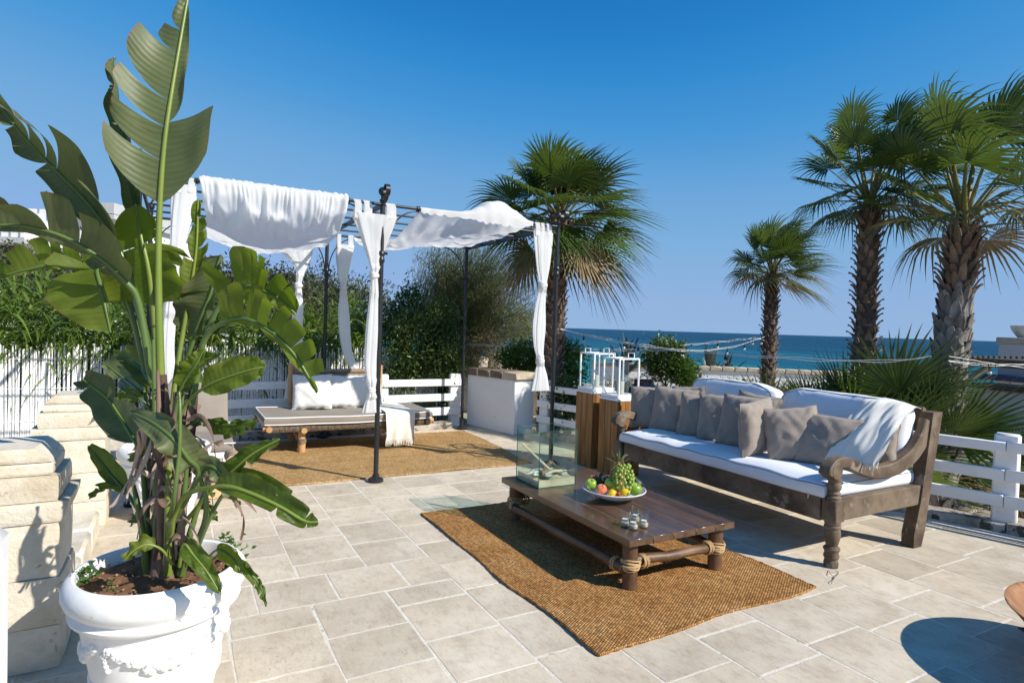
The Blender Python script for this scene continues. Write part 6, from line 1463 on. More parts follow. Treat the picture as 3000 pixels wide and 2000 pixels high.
def palm(label, base, top, r0, r1, nboot, zones, fr, seed, single=True, group='fan palms with shaggy trunks'):
    """zones: (t0, t1, length, width, curl, material); fr: list of frond settings"""
    rr = random.Random(seed); base = Vector(base); top = Vector(top); root = thing('fan_palm', label, 'palm tree', base, group); m = MB(); n = 14
    m.tube([base.lerp(top, i / n) + Vector((.02 * nz((i * .4, seed, 1)), .02 * nz((i * .4, seed, 4)), 0)) for i in range(n + 1)], [(r0 + (r1 - r0) * i / n) * (1.25 if i == 0 else 1) for i in range(n + 1)], 14, jit=.04); m.build('trunk', TRUNK, root)
    H = (top - base).length; kk = 0
    for (t0, t1, L, w, curl, mt_) in zones:
        variants = [boot_mesh(L * rr.uniform(.8, 1.2), w * rr.uniform(.85, 1.15), curl * rr.uniform(.6, 1.5), mt_) for _ in range(6)]; cnt = max(3, int(nboot * (t1 - t0)))
        J = MB()
        for i in range(cnt):
            t = t0 + (t1 - t0) * i / cnt; a = kk * 2.39996 + rr.uniform(-.12, .12); kk += 1; rad = r0 + (r1 - r0) * t - .006; c = base.lerp(top, t) + Vector((math.cos(a) * rad, math.sin(a) * rad, 0)); me = rr.choice(variants)
            put('leaf_base', me, root, c - base, rot=(rr.uniform(-.15, .15), rr.uniform(-.1, .1), a))
    for k, (az, el, pl_, R_, wd, mt_, dro) in enumerate(fr):
        d = Vector((math.cos(az) * math.cos(el), math.sin(az) * math.cos(el), math.sin(el)))
        frond(root, top + Vector((0, 0, rr.uniform(-.10, .06))) + d * r1 * .6, d, pl_, R_, seed * 100 + k, wd, mt_, droop=dro, roll=rr.uniform(-.5, .5))
    return root
WD = np.array(_rt) * .75 + np.array(_fwh) * .15
def crown(n, seed, plen, Rr, wind, elo=-.75, ehi=1.45, old=.18, dead=.0, dro=.4, tall=False):
    rr = random.Random(seed); out = []
    for k in range(n):
        f = k / (n - 1); el = elo + (ehi - elo) * f ** .85; az = k * 2.39996 + rr.uniform(-.25, .25)
        m = FROND if f > old else (DEADF if f < dead else OLDF)
        w = tuple(np.array(wind) * rr.uniform(.6, 1.4)); out.append((az, el + rr.uniform(-.1, .1), plen * rr.uniform(.85, 1.15) * (.75 if f > .8 else 1), Rr * rr.uniform(.85, 1.1), w, m, dro * rr.uniform(.6, 1.5) * (1.5 if f < .25 else 1)))
        if tall: q_ = out[-1]; k_ = .45 + .65 * f; out[-1] = (q_[0], q_[1], plen * k_ * rr.uniform(.9, 1.1), *q_[3:])
    return out
def pb(x, y, d): p = dp(x, y, d); return (p.x, p.y, -.45)
palm('tall shaggy fan palm in the middle, rising behind the masonry block', (4.95, 7.8, -.45), tuple(dp(1288, 500, 9.15)), .165, .125, 250, [(.0, .30, .13, .065, .025, BOOTG), (.30, .95, .10, .048, .055, BOOT), (.92, 1.0, .14, .045, .09, BOOT)], crown(44, 5, .60, .80, WD * .30, -.9, 1.45, .15, .05, .5), 1)
palm('nearest fan palm with a grey scaly trunk, just beyond the near end of the sofa', tuple(gz(2142, 1185, -.36)), tuple(dp(2216, 516, 6.75)), .165, .12, 290, [(.0, .74, .20, .062, .040, BOOTG), (.74, .985, .15, .046, .085, BOOT)], crown(24, 12, .98, .80, WD * .60, .02, 1.38, .22, .04, .75, True), 2)
palm('tall dark fan palm behind the nearest one, its fans close together', pb(1984, 850, 7.7), tuple(dp(1998, 470, 7.75)), .125, .11, 270, [(.0, .25, .12, .048, .03, BOOTG), (.25, 1.0, .10, .036, .065, BOOT)], crown(32, 21, .84, .58, WD * .40, -.25, 1.42, .12, .0, .55, True), 3)
palm('shorter slim fan palm standing alone against the sea', pb(1764, 900, 10.4), tuple(dp(1773, 630, 10.45)), .115, .095, 230, [(.0, .25, .11, .042, .025, BOOTG), (.25, 1.0, .09, .034, .05, BOOT)], crown(26, 31, .56, .60, WD * .55, -.30, 1.42, .2, .08, .6, True), 4)
def low_palm(label, x, y, d, n, seed, plen, Rr, wind, spread=.8, mats=(FROND,), els=(.35, 1.35), bz=None):
    rr = random.Random(seed); p = dp(x, y, d); b0 = Vector((p.x, p.y, ground_z(p.x, p.y) if bz is None else bz)); root = thing('low_fan_palm', label, 'fan palm', b0, 'low fan palm clumps behind the sofa')
    m = MB(); m.tube([b0 + Vector((0, 0, -.02)), b0 + Vector((0, 0, .25))], [.10, .07], 8, jit=.15); m.build('stem', TRUNK, root)
    for k in range(n):
        az = k * 2.4 + rr.uniform(-.3, .3); el = rr.uniform(*els); dd = Vector((math.cos(az) * math.cos(el), math.sin(az) * math.cos(el), math.sin(el)))
        frond(root, b0 + Vector((0, 0, rr.uniform(.1, .28))), dd, plen * rr.uniform(.75, 1.2), Rr * rr.uniform(.8, 1.15), seed * 50 + k, tuple(np.array(wind) * rr.uniform(.5, 1.3)), rr.choice(mats), 30, 100, .16, rr.uniform(-.8, .8), .35)
    return root
low_palm('spiky low fan palm behind the middle of the sofa back', 1890, 930, 6.9, 24, 41, .92, .66, WD * .15, els=(.5, 1.4))
low_palm('tall spiky low fan palm behind the near half of the sofa', 2050, 930, 6.9, 28, 42, 1.0, .80, WD * .32, els=(.45, 1.45))
low_palm('low fan palm with straw tipped fans blown right of the scaly palm trunk', 2180, 950, 7.6, 16, 43, .75, .70, WD * .75, mats=(FROND, OLDF, DEADF), els=(.15, .95))
# ------------------------------------------------------------------ white planters
def planter(label, c, s=1.0, soil=True):
    c = Vector(c); root = thing('planter', label, 'planter', c, 'white terracotta planters')
    P = [(0, 0), (.185, 0), (.192, .008), (.20, .03), (.205, .06), (.214, .10), (.219, .122), (.227, .126), (.227, .138), (.221, .143), (.224, .160), (.232, .164), (.232, .176), (.226, .182), (.242, .26), (.258, .345), (.265, .385), (.268, .398), (.284, .402), (.297, .412), (.300, .424), (.292, .434), (.286, .440), (.296, .452), (.312, .468), (.321, .492), (.321, .515), (.313, .540), (.298, .556), (.286, .560), (.276, .556), (.272, .545), (.270, .50), (.262, .40)]
    m = MB(); m.lathe([(r * s, z * s) for r, z in P], 72, c); pot = m.build('pot', PLASTERP, root)
    m = MB(); rr = random.Random(3); rad = lambda z: (.226 + (.268 - .226) * (z - .182) / .216) * s
    for q in range(4):
        a0 = q * math.pi / 2 + 3.98
        for i in range(34):
            t = i / 33; a = a0 + t * 1.33 + .12; z = (.345 - .075 * math.sin(math.pi * t)) * s; k = .5 + .5 * math.sin(math.pi * t)
            for j in range(2):
                zz = z + rr.uniform(-.012, .012) * s * (.5 + k); b_ = a + rr.uniform(-.02, .02); sz = (.010 + .009 * k * rr.uniform(.7, 1.2)) * s; r_ = rad(zz / s if s else zz) if s == 1 else rad(zz / s)
                m.ball(c + Vector((math.cos(b_) * r_, math.sin(b_) * r_, zz)), (sz, sz, sz * .9), 8, 5)
        for i in range(12):
            z = (.345 - .012 * i * .6) * s; a = a0 + .05 + rr.uniform(-.035, .035); sz = rr.uniform(.008, .014) * s; r_ = rad(z / s); m.ball(c + Vector((math.cos(a) * r_, math.sin(a) * r_, z)), (sz, sz, sz * 1.2), 8, 5)
    m.build('garland_relief', PLASTERP, root, smooth=80)
    m = MB(); cz = c.z + .505 * s
    def so(u, v):
        a = 2 * math.pi * u; r = .2685 * s * v; x, y = r * math.cos(a), r * math.sin(a); return (c.x + x, c.y + y, cz + .018 * nz((x * 14, y * 14, 1)) + .008 * nz((x * 50, y * 50, 3)) + .02 * (1 - v))
    m.grid(so, 72, 22); m.build('soil', SOIL, root, smooth=60)
    return root
PLASTERP = mat('white_painted_terracotta', [(.74, .735, .72), (.80, .80, .79), (.83, .83, .82)], 6, rough=.55, bump=.22, bscale=55, bdist=.004, spots=((.50, .44, .36), 21, .69))
SOIL = mat('red_earth', [(.13, .058, .025), (.20, .095, .042), (.25, .13, .065)], 14, rough=.98, bump=1.0, bscale=60, bdist=.012, spots=((.36, .24, .14), 60, .72))
BP = Vector((-.045, 2.775, 0)); planter('large white planter with garland relief holding the banana plant, at the left front', BP)
BP2 = Vector((-.06, 5.40, 0)); planter('white planter standing behind the banana plant, beside the farther stone pier', BP2)
SD = BP.dot(FW) - CAMP.dot(FW) + .0
# ------------------------------------------------------------------ banana-like strelitzia
def bananamat(name, cols, tcol, transl, vein):
    m, nt, bs, out = nodes_of(name); tc = N(nt, 'ShaderNodeTexCoord'); sx = N(nt, 'ShaderNodeSeparateXYZ'); nt.links.new(tc.outputs['UV'], sx.inputs[0]); ob = coords(nt, (1, 1, 1), True)
    f = noisen(nt, ob, 5, 4, .6); c = rampn(nt, f, [(.3 + .2 * i, k) for i, k in enumerate(cols)])
    ve = mathn(nt, 'SINE', mathn(nt, 'MULTIPLY', mathn(nt, 'ADD', sx.outputs[0], mathn(nt, 'MULTIPLY', f, .03)), 2 * math.pi / .023)); ve2 = mathn(nt, 'SINE', mathn(nt, 'MULTIPLY', sx.outputs[0], 2 * math.pi / .0061))
    vc = mathn(nt, 'ADD', mathn(nt, 'MULTIPLY', ve, .05), mathn(nt, 'ADD', mathn(nt, 'MULTIPLY', ve2, .035), 1.0)); sc = N(nt, 'ShaderNodeVectorMath', operation='SCALE'); nt.links.new(c, sc.inputs[0]); nt.links.new(vc, sc.inputs['Scale']); c = sc.outputs[0]
    e = mathn(nt, 'ADD', sx.outputs[1], mathn(nt, 'MULTIPLY', mathn(nt, 'SUBTRACT', noisen(nt, ob, 16, 4, .6), .5), .14)); ed = rampn(nt, e, [(.955, (0, 0, 0)), (.985, (1, 1, 1))]); c = mixc(nt, ed, c, (.16, .085, .04))
    sp = rampn(nt, noisen(nt, ob, 13, 5, .7), [(.70, (0, 0, 0)), (.76, (1, 1, 1))]); c = mixc(nt, mathn(nt, 'MULTIPLY', sp, .55), c, (.30, .26, .12))
    nt.links.new(c, bs.inputs['Base Color']); bs.inputs['Roughness'].default_value = .46; bs.inputs['Specular IOR Level'].default_value = .36
    h = mathn(nt, 'ADD', mathn(nt, 'MULTIPLY', ve, .8), mathn(nt, 'MULTIPLY', ve2, .25)); nt.links.new(bumpn(nt, h, vein, .0022), bs.inputs['Normal'])
    t = N(nt, 'ShaderNodeBsdfTranslucent'); nt.links.new(mixc(nt, .7, c, tcol), t.inputs[0]); mx = N(nt, 'ShaderNodeMixShader'); mx.inputs[0].default_value = transl; nt.links.new(bs.outputs[0], mx.inputs[1]); nt.links.new(t.outputs[0], mx.inputs[2]); nt.links.new(mx.outputs[0], out.inputs[0]); return m
BL_G = bananamat('glaucous_leaf', [(.072, .094, .034), (.100, .122, .048), (.128, .146, .058)], (.16, .26, .02), .16, .26)
BL_D = bananamat('deep_green_leaf', [(.038, .070, .010), (.058, .096, .014), (.088, .124, .022)], (.24, .36, .01), .34, .28)
BL_Y = bananamat('yellow_green_leaf_blade', [(.072, .112, .012), (.105, .145, .017), (.15, .172, .028)], (.32, .46, .01), .42, .28)
MID = mat('leaf_midrib', [(.14, .20, .030), (.20, .25, .045)], 5, rough=.4); MIDG = mat('green_leaf_stalk', [(.070, .125, .026), (.11, .165, .04)], 5, (1, 1, .3), rough=.38)
SHEATH = mat('dry_leaf_sheath', [(.055, .032, .022), (.17, .105, .075), (.36, .26, .20)], 7, (1, 1, .12), rough=.85, bump=.6, bscale=30, bdist=.008, rand=.45)
PALEBR = mat('pale_dead_bract', [(.30, .20, .15), (.42, .31, .25), (.50, .40, .33)], 6, (1, 1, .3), rough=.8, bump=.3, bscale=30)
ST = thing('banana_plant', 'big banana like plant with torn paddle leaves in the large white planter', 'potted plant', BP + Vector((0, 0, .5)))
def bl(x, y, d=0.0): return dp(x, y, SD + d)
CAMN = -FW
def bleaf(pts, W, m=BL_D, nrm=None, tears=(3, 3), fold=.25, curl=.5, t0=.3, lean=18, seed=0, r=(.014, .004), sides=(1, 1), stalk=MIDG, parent=None, drop=0.0, gap=.10, wm=((), ())):
    """pts: places along the stalk and midrib; W: half-widths (left, right of travel) in metres; nrm: the way the blade faces; t0: where the blade begins"""
    rr = random.Random(seed); P = spline([tuple(p) for p in pts], 61); T = np.gradient(P, axis=0); T /= np.linalg.norm(T, axis=1)[:, None]
    nh = np.array(nrm if nrm is not None else CAMN, float); seglen = np.linalg.norm(np.diff(P, axis=0), axis=1); S = np.concatenate([[0], np.cumsum(seglen)])
    def mid(t):
        i = min(59.999, max(0, t * 60)); a = int(i); f = i - a
        return P[a] * (1 - f) + P[a + 1] * f, T[a], S[a] * (1 - f) + S[a + 1] * f
    V = []; UV = []; Q = []
    for si, sgn in enumerate((-1, 1)):
        if not sides[si] or W[si] <= 0: continue
        nt_ = tears[si]; cuts = sorted([0, 1] + ([rr.uniform(.12, .94) for _ in range(nt_)] if isinstance(nt_, int) else list(nt_)))
        for ci, (c0, c1) in enumerate(zip(cuts[:-1], cuts[1:])):
            if c1 - c0 < .015: continue
            nu = max(2, int((c1 - c0) * 34)); nv = 8; o = len(V); df = rr.gauss(0, .16); dc = rr.gauss(0, .18); tc_ = c0 + (c1 - c0) * (.78 if c1 < 1 else .5); dw = rr.uniform(.93, 1.05) * (wm[si][ci] if ci < len(wm[si]) else 1); dl = rr.gauss(0, 4)
            for iu in range(nu + 1):
                q = c0 + (c1 - c0) * iu / nu
                for iv in range(nv + 1):
                    v = iv / nv; qq = tc_ + (q - tc_) * (1 - gap * 1.6 * v ** 1.7 - (.30 * gap if v == 1 else 0)); qq = min(1, max(0, qq)); tt = t0 + (1 - t0) * qq
                    p, T_, s_ = mid(tt); Sd = np.cross(T_, nh); Sd /= max(1e-6, np.linalg.norm(Sd)); Nn = np.cross(Sd, T_)
                    w = W[si] * dw * (math.sin(math.pi * min(1, .06 + .94 * qq) ** .62) ** .55 if qq < .999 else .05); w = max(w, .002)
                    if q - c0 < 1e-9 and c0 > 0 or c1 - q < 1e-9 and c1 < 1: w *= .985
                    acc = np.zeros(3); ns = 4
                    for k in range(ns):
                        vv = v * (k + .5) / ns; ang = fold + df + (curl + dc) * vv; D = sgn * Sd * math.cos(ang) + Nn * math.sin(ang); acc += D / ns
                    le = R(lean + dl) * (.5 + .5 * v); pos = p + (acc * math.cos(le) + T_ * math.sin(le)) * w * v
                    pos = pos + Nn * (.012 * math.sin(qq * 21 + seed + sgn) * v * v + .016 * nz((qq * 5, v * 2, seed)) * v) + np.array([0, 0, -1.0]) * drop * v * v * w
                    V.append(pos); UV.append((s_ + v * .02, v))
            for iu in range(nu):
                for iv in range(nv): a = o + iu * (nv + 1) + iv; Q.append((a, a + 1, a + nv + 2, a + nv + 1))
    base = np.array(pts[0]); par = parent or ST; wo = np.array(origin(par))
    lf = put('leaf', fast_mesh('leaf', np.array(V) - base, np.array(Q), m, smooth=True, uv=UV), par, base - wo) if V else None
    mb = MB(); rad = [r[0] + (r[1] - r[0]) * (i / 60) ** .8 for i in range(61)]; off = nh / np.linalg.norm(nh) * r[1] * .2
    mb.tube([P[i] + off for i in range(0, 61, 2)], rad[::2], 8)
    if lf: mb.build('stalk', stalk, lf, smooth=80, at=tuple(base))
    else: mb.build('stalk', stalk, par, smooth=80, at=tuple(base))
    return lf
def qv(dx, dy, dz):      # a direction given as right, up, towards the camera
    return np.array(_rt) * dx + np.array([0, 0, 1.0]) * dy - np.array(_fwh) * dz
sc = QS / F * SD          # metres per measured pixel at the plant
w_ = lambda q: q * sc
# the great upright leaf
bleaf([bl(384, 1240), bl(372, 1000), bl(369, 850), bl(364, 650, -.02), bl(366, 500, -.04), bl(378, 330, -.05), bl(400, 180, -.03), bl(431, 0, .02)], (w_(146), w_(132)), BL_G, qv(.15, .05, 1), ([.20, .30, .37, .52, .76, .86], [.40]), -.05, .35, .60, 34, 1, (.022, .005), stalk=MID, gap=.22, drop=.06, wm=((1, .95, .85, .98, 1.0, .78, .6), (1, .36)))
bleaf([bl(366, 900, .1), bl(350, 690, .12), bl(322, 520, .14), bl(292, 360, .15), bl(272, 240, .16), bl(262, 132, .16)], (w_(40), w_(74)), BL_G, qv(-.4, .1, .9), ([.8], [.55, .8]), .3, 1.0, 0.4, 20, 2, (.018, .004))
bleaf([bl(352, 860, .05), bl(318, 700, .06), bl(268, 560, .05), bl(205, 470, .02), bl(110, 372, -.02), bl(45, 300, -.04), bl(-8, 232, -.05)], (w_(46), w_(135)), BL_G, qv(-.35, -.1, .9), ([.5, .8], [.2, .45, .52, .66, .8]), .25, .9, 0.33, 24, 3, (.017, .004), gap=.2)
bleaf([bl(350, 880, .0), bl(320, 700, -.03), bl(292, 650, -.06), bl(235, 597, -.10), bl(150, 545, -.15), bl(48, 518, -.20), bl(-70, 520, -.24)], (w_(26), w_(104)), BL_G, qv(-.1, -.35, .9), (2, [.12, .3, .42, .6, .75]), .15, .3, 0.33, 20, 4, (.016, .004), gap=.12)
bleaf([bl(346, 900, .1), bl(300, 700, .1), bl(250, 628, .08), bl(217, 617, .06), bl(160, 612, .03), bl(115, 608, .0), bl(50, 622, -.03), bl(-60, 652, -.06)], (w_(10), w_(76)), BL_Y, qv(.1, -.3, 1), (1, [.2, .38, .5, .62, .8]), .1, .3, 0.37, 8, 5, (.015, .004), gap=.14)
bleaf([bl(345, 890, .12), bl(300, 720, .13), bl(240, 620, .05), bl(224, 622, .0), bl(232, 660, -.03), bl(243, 710, -.04), bl(254, 764, -.04)], (w_(10), w_(118)), BL_Y, qv(.3, .1, 1), (1, [.06]), .10, .2, 0.42, 4, 6, (.014, .004))
bleaf([bl(372, 1000, .08), bl(360, 800, .08), bl(348, 665, .06), bl(338, 600, .05), bl(325, 545, .05), bl(312, 470, .06)], (w_(138), w_(112)), BL_Y, qv(-.1, .1, 1), ([.6], [.35, .5, .62, .75]), .02, .15, 0.34, 5, 7, (.017, .005), stalk=MID, drop=.3)
bleaf([bl(385, 1050, .15), bl(405, 860, .2), bl(428, 720, .22), bl(442, 640, .22), bl(452, 560, .22), bl(455, 458, .22)], (w_(38), w_(44)), BL_Y, qv(.1, .1, 1), ([.5, .8], [.35, .5, .62, .75, .86]), .1, .2, 0.4, 34, 8, (.014, .004), stalk=MID, gap=.2)
bleaf([bl(400, 1000, .22), bl(420, 860, .22), bl(448, 770, .2), bl(468, 715, .18), bl(486, 670, .18), bl(500, 610, .2), bl(508, 585, .2)], (w_(92), w_(26)), BL_G, qv(-.2, .3, 1), (1, 1), .0, .2, 0.33, -8, 9, (.013, .004), drop=.2)
bleaf([bl(430, 900, .05), bl(452, 830, .05), bl(468, 787, .04), bl(493, 722, .02), bl(518, 682, .0), bl(545, 660, -.02), bl(572, 656, -.03), bl(598, 664, -.03), bl(640, 684, -.02), bl(680, 722, .0)], (w_(96), w_(44)), BL_Y, qv(-.15, -.1, 1), ([.10, .22, .34, .46, .52, .58, .66, .8], [.5, .62, .75, .88]), .1, .45, 0.42, 8, 10, (.014, .004), gap=.2)
bleaf([bl(440, 930, -.05), bl(455, 850, -.05), bl(466, 790, -.06), bl(486, 758, -.08), bl(518, 739, -.1), bl(558, 731, -.12), bl(594, 744, -.14), bl(638, 773, -.15), bl(680, 819, -.15), bl(707, 862, -.15), bl(728, 902, -.14)], (w_(84), w_(16)), BL_Y, qv(-.1, .1, 1), ([.08, .2, .27, .34, .42, .5, .62, .74, .86], 2), .15, .4, 0.38, 10, 11, (.014, .004), gap=.18)
bleaf([bl(400, 1100, -.02), bl(408, 980, -.04), bl(430, 925, -.06), bl(474, 887, -.1), bl(528, 864, -.13), bl(580, 848, -.15), bl(610, 842, -.15)], (w_(40), w_(34)), BL_Y, qv(0, .15, 1), ([.85], [.8, .9]), .15, .2, 0.46, 20, 12, (.010, .003), stalk=MID)
bleaf([bl(398, 1050, .05), bl(412, 920, .06), bl(432, 860, .05), bl(462, 830, .03), bl(505, 818, .0)], (w_(28), w_(24)), BL_D, qv(-.1, .2, 1), ([.3, .5, .7], [.5, .75]), .2, .4, 0.42, 18, 13, (.011, .003), stalk=MID)
bleaf([bl(398, 1030, -.04), bl(405, 930, -.06), bl(425, 875, -.08), bl(450, 838, -.1), bl(470, 800, -.1)], (w_(30), w_(22)), BL_Y, qv(.1, -.1, 1), ([.3, .5, .7], [.6]), .2, .4, 0.42, 18, 14, (.011, .003))
bleaf([bl(385, 1160, .05), bl(345, 1070, .12), bl(304, 1004, .20), bl(276, 958, .26), bl(246, 914, .3), bl(208, 884, .32), bl(190, 872, .33)], (w_(52), w_(62)), BL_G, qv(.2, .2, 1), ([.75], [.45]), .1, .25, 0.3, 16, 15, (.012, .004), stalk=MID)
bleaf([bl(368, 1020, .1), bl(350, 930, .1), bl(320, 900, .08), bl(285, 870, .3), bl(255, 845, .36), bl(235, 832, .38)], (w_(22), w_(48)), BL_G, qv(.2, .3, .9), (1, [.5]), .2, .3, 0.36, 12, 16, (.011, .003))
bleaf([bl(384, 1020, .02), bl(372, 930, .02), bl(345, 880, .0), bl(325, 850, .15), bl(300, 828, .22), bl(262, 815, .28)], (w_(28), w_(50)), BL_D, qv(0, .4, .9), (2, 2), .3, .5, 0.36, 12, 17, (.010, .003))
bleaf([bl(398, 1200, -.12), bl(455, 1092, -.18), bl(430, 1050, -.24), bl(395, 1005, -.26), bl(350, 970, -.22), bl(300, 945, -.14)], (w_(36), w_(36)), BL_G, qv(.1, .4, .9), ([.3], [.55, .8]), -.1, .3, 0.2, 12, 18, (.011, .004))
bleaf([bl(372, 1240, .05), bl(330, 1190, .12), bl(290, 1130, .2), bl(255, 1090, .26), bl(228, 1055, .3), bl(202, 1024, .32)], (w_(20), w_(44)), BL_D, qv(.5, .1, .8), (0, 0), .3, .5, 0.38, 18, 19, (.011, .003))
bleaf([bl(365, 1250, .05), bl(300, 1140, .2), bl(275, 1115, .25), bl(235, 1122, .3), bl(205, 1145, .3)], (w_(12), w_(18)), BL_D, qv(0, .4, .9), (0, 1), .3, .4, 0.42, 18, 20, (.008, .003))
bleaf([bl(392, 1230, -.12), bl(402, 1180, -.16), bl(432, 1134, -.22), bl(510, 1116, -.30), bl(575, 1132, -.34), bl(645, 1164, -.36), bl(700, 1196, -.36), bl(730, 1198, -.36)], (w_(36), w_(22)), BL_D, qv(-.1, .45, .9), ([.45, .75], [.5, .8, .9]), .0, .5, 0.4, 12, 21, (.012, .004), stalk=MID)
bleaf([bl(396, 1230, -.05), bl(440, 1180, -.1), bl(490, 1120, -.14), bl(535, 1080, -.17), bl(580, 1042, -.18), bl(642, 1008, -.18)], (w_(24), w_(22)), BL_D, qv(.1, .3, 1), (1, [.5]), .2, .4, 0.46, 16, 22, (.010, .003), stalk=MID)
bleaf([bl(440, 1270, -.10), bl(470, 1200, -.13), bl(473, 1140, -.16), bl(460, 1090, -.18), bl(478, 1068, -.2), bl(510, 1088, -.22), bl(535, 1130, -.22), bl(545, 1165, -.22)], (w_(26), w_(24)), BL_G, qv(-.2, .3, 1), (1, 0), .1, .3, 0.4, 14, 23, (.012, .004))
bleaf([bl(452, 1260, -.06), bl(482, 1190, -.08), bl(510, 1140, -.1), bl(548, 1110, -.13), bl(600, 1120, -.16), bl(660, 1150, -.18), bl(712, 1172, -.18)], (w_(34), w_(20)), BL_D, qv(0, .4, .9), (1, 2), .2, .5, 0.44, 14, 24, (.010, .003))
bleaf([bl(402, 1100, .1), bl(440, 985, .1), bl(480, 972, .08), bl(520, 975, .06), bl(560, 972, .05), bl(590, 965, .05)], (w_(16), w_(34)), BL_D, qv(0, -.2, 1), (2, [.3, .5, .7]), .1, .3, 0.36, 4, 25, (.008, .003), gap=.2)
bleaf([bl(395, 1295, -.16), bl(372, 1262, -.22), bl(340, 1250, -.25), bl(310, 1262, -.27), bl(284, 1288, -.28)], (w_(16), w_(20)), BL_Y, qv(0, .6, .8), (0, 0), .1, .3, 0.38, 12, 26, (.006, .002), stalk=MID)
bleaf([bl(412, 1300, -.18), bl(422, 1250, -.24), bl(445, 1275, -.28), bl(475, 1312, -.31), bl(508, 1366, -.32)], (w_(22), w_(22)), BL_D, qv(0, .6, .8), (0, 0), .3, .4, 0.3, 14, 27, (.007, .002), stalk=MID)
bleaf([bl(470, 1290, -.14), bl(500, 1262, -.2), bl(535, 1282, -.23), bl(556, 1318, -.24)], (w_(16), w_(18)), BL_Y, qv(.1, .5, .9), (0, 0), .0, .2, 0.3, 12, 28, (.005, .002))
bleaf([bl(480, 1290, -.1), bl(530, 1262, -.16), bl(572, 1312, -.2), bl(598, 1345, -.2), bl(612, 1392, -.2)], (w_(10), w_(14)), BL_D, qv(.1, .5, .9), (2, 2), .2, .5, 0.38, 14, 29, (.005, .002))
bleaf([bl(388, 1240, -.02), bl(400, 1140, -.24), bl(412, 1040, -.27), bl(414, 950, -.26), bl(412, 900, -.24)], (w_(3), w_(3)), BL_Y, qv(0, .1, 1), (0, 0), .3, .4, .85, 20, 30, (.010, .005))
# trunk: overlapping dry leaf sheaths and green inner stems
m = MB(); m.tube([bl(382, 1330, 0), bl(382, 1290, 0), bl(380, 1200, 0), bl(378, 1080, 0), bl(376, 960, 0), bl(372, 860, 0)], [w_(38), w_(33), w_(23), w_(18), w_(14), w_(10)], 14, jit=.06); m.build('stem', SHEATH, ST, smooth=80)
rr = random.Random(9)
def strip(pts, w0, w1, m, name, seed, twist=.5):
    P = spline([tuple(p) for p in pts], 16); b = MB(); vs = []
    for i in range(16):
        t = i / 15; T_ = P[min(15, i + 1)] - P[max(0, i - 1)]; T_ /= np.linalg.norm(T_); nh = qv(math.sin(twist * t * 3 + seed), .1, math.cos(twist * t * 3 + seed)); S_ = np.cross(T_, nh); S_ /= max(1e-6, np.linalg.norm(S_)); Nn = np.cross(S_, T_); w = w0 + (w1 - w0) * t + .15 * w0 * nz((t * 5, seed, 2))
        for f in (-1, -.5, 0, .5, 1): vs.append(P[i] + S_ * w * f + Nn * w * .55 * (1 - f * f))
    b.add(vs, [(5 * i + j, 5 * i + j + 1, 5 * i + j + 6, 5 * i + j + 5) for i in range(15) for j in range(4)]); return b.build(name, m, ST, smooth=70, at=tuple(pts[0]))
for k in range(26):
    t = rr.random(); y0 = 1320 - 380 * t * rr.uniform(.7, 1); x0 = 380 + rr.uniform(-38, 38) * (1 - .5 * t); dd = rr.uniform(-.11, .08); L = rr.uniform(80, 190); sx_ = rr.uniform(-.14, .14)
    strip([bl(x0, y0, dd), bl(x0 + L * .35 * sx_, y0 - L * .35, dd - .015), bl(x0 + L * sx_, y0 - L * .7, dd - .01), bl(x0 + L * sx_ * 2.0 + rr.uniform(-8, 8), y0 - L, dd - .03)], w_(rr.uniform(10, 17)), w_(rr.uniform(2, 5)), SHEATH, 'dry_sheath', k)
for (pts, w0, w1) in (([(430, 1010), (438, 930), (442, 880), (440, 840)], 17, 12), ([(432, 1090), (436, 1010), (440, 960), (446, 905)], 15, 9), ([(428, 1150), (432, 1080), (437, 1030)], 12, 7)): strip([bl(x, y, .06) for x, y in pts], w_(w0), w_(w1), SHEATH, 'dry_sheath', w0)
for k, pts in enumerate(([(330, 985), (322, 1030), (300, 1090), (268, 1150), (250, 1165)], [(342, 975), (345, 1020), (322, 1080), (290, 1140)], [(352, 1000), (362, 1050), (380, 1100), (395, 1130)], [(512, 1018), (480, 1024), (455, 1050), (440, 1085)], [(470, 1100), (505, 1100), (530, 1120), (545, 1150), (556, 1185)], [(535, 1140), (552, 1170), (560, 1200), (553, 1240)], [(540, 1130), (565, 1150), (590, 1175)], [(318, 990), (322, 1040), (316, 1075)])):
    strip([bl(x, y, -.17 - .01 * k) for x, y in pts], w_(9 if k < 4 else 5), w_(2.5), PALEBR if k in (0, 1, 3) else SHEATH, 'dead_leaf', k * 1.3, 1.2)
# small plants growing in the soil
def seedling(label, x, y, n, s, seed):
    p = gz(x, y, .515); root = thing('seedling', label, 'seedling', p, 'small weeds in the planter soil'); g_ = np.random.default_rng(seed); m = MB()
    for k in range(max(2, n // 6)): m.tube([p + Vector((0, 0, -.01)), p + Vector((g_.normal() * .015 * s, g_.normal() * .015 * s, .03 * s)), p + Vector((g_.normal() * .03 * s, g_.normal() * .03 * s, .055 * s))], .0018, 5)
    m.build('stem', LEAFG, root)
    pos = np.array([tuple(p)] * n) + np.stack([g_.normal(size=n) * .028 * s, g_.normal(size=n) * .028 * s, g_.uniform(.005, .06, n) * s], 1); V, Q = leaf_quads(pos, g_.normal(size=(n, 3)) * np.array([1, 1, .5]) + np.array([0, 0, .4]), g_.uniform(.022, .036, n) * s, g_.uniform(.013, .02, n) * s, g_); foliage('leaves', V, Q, FRESH, root)
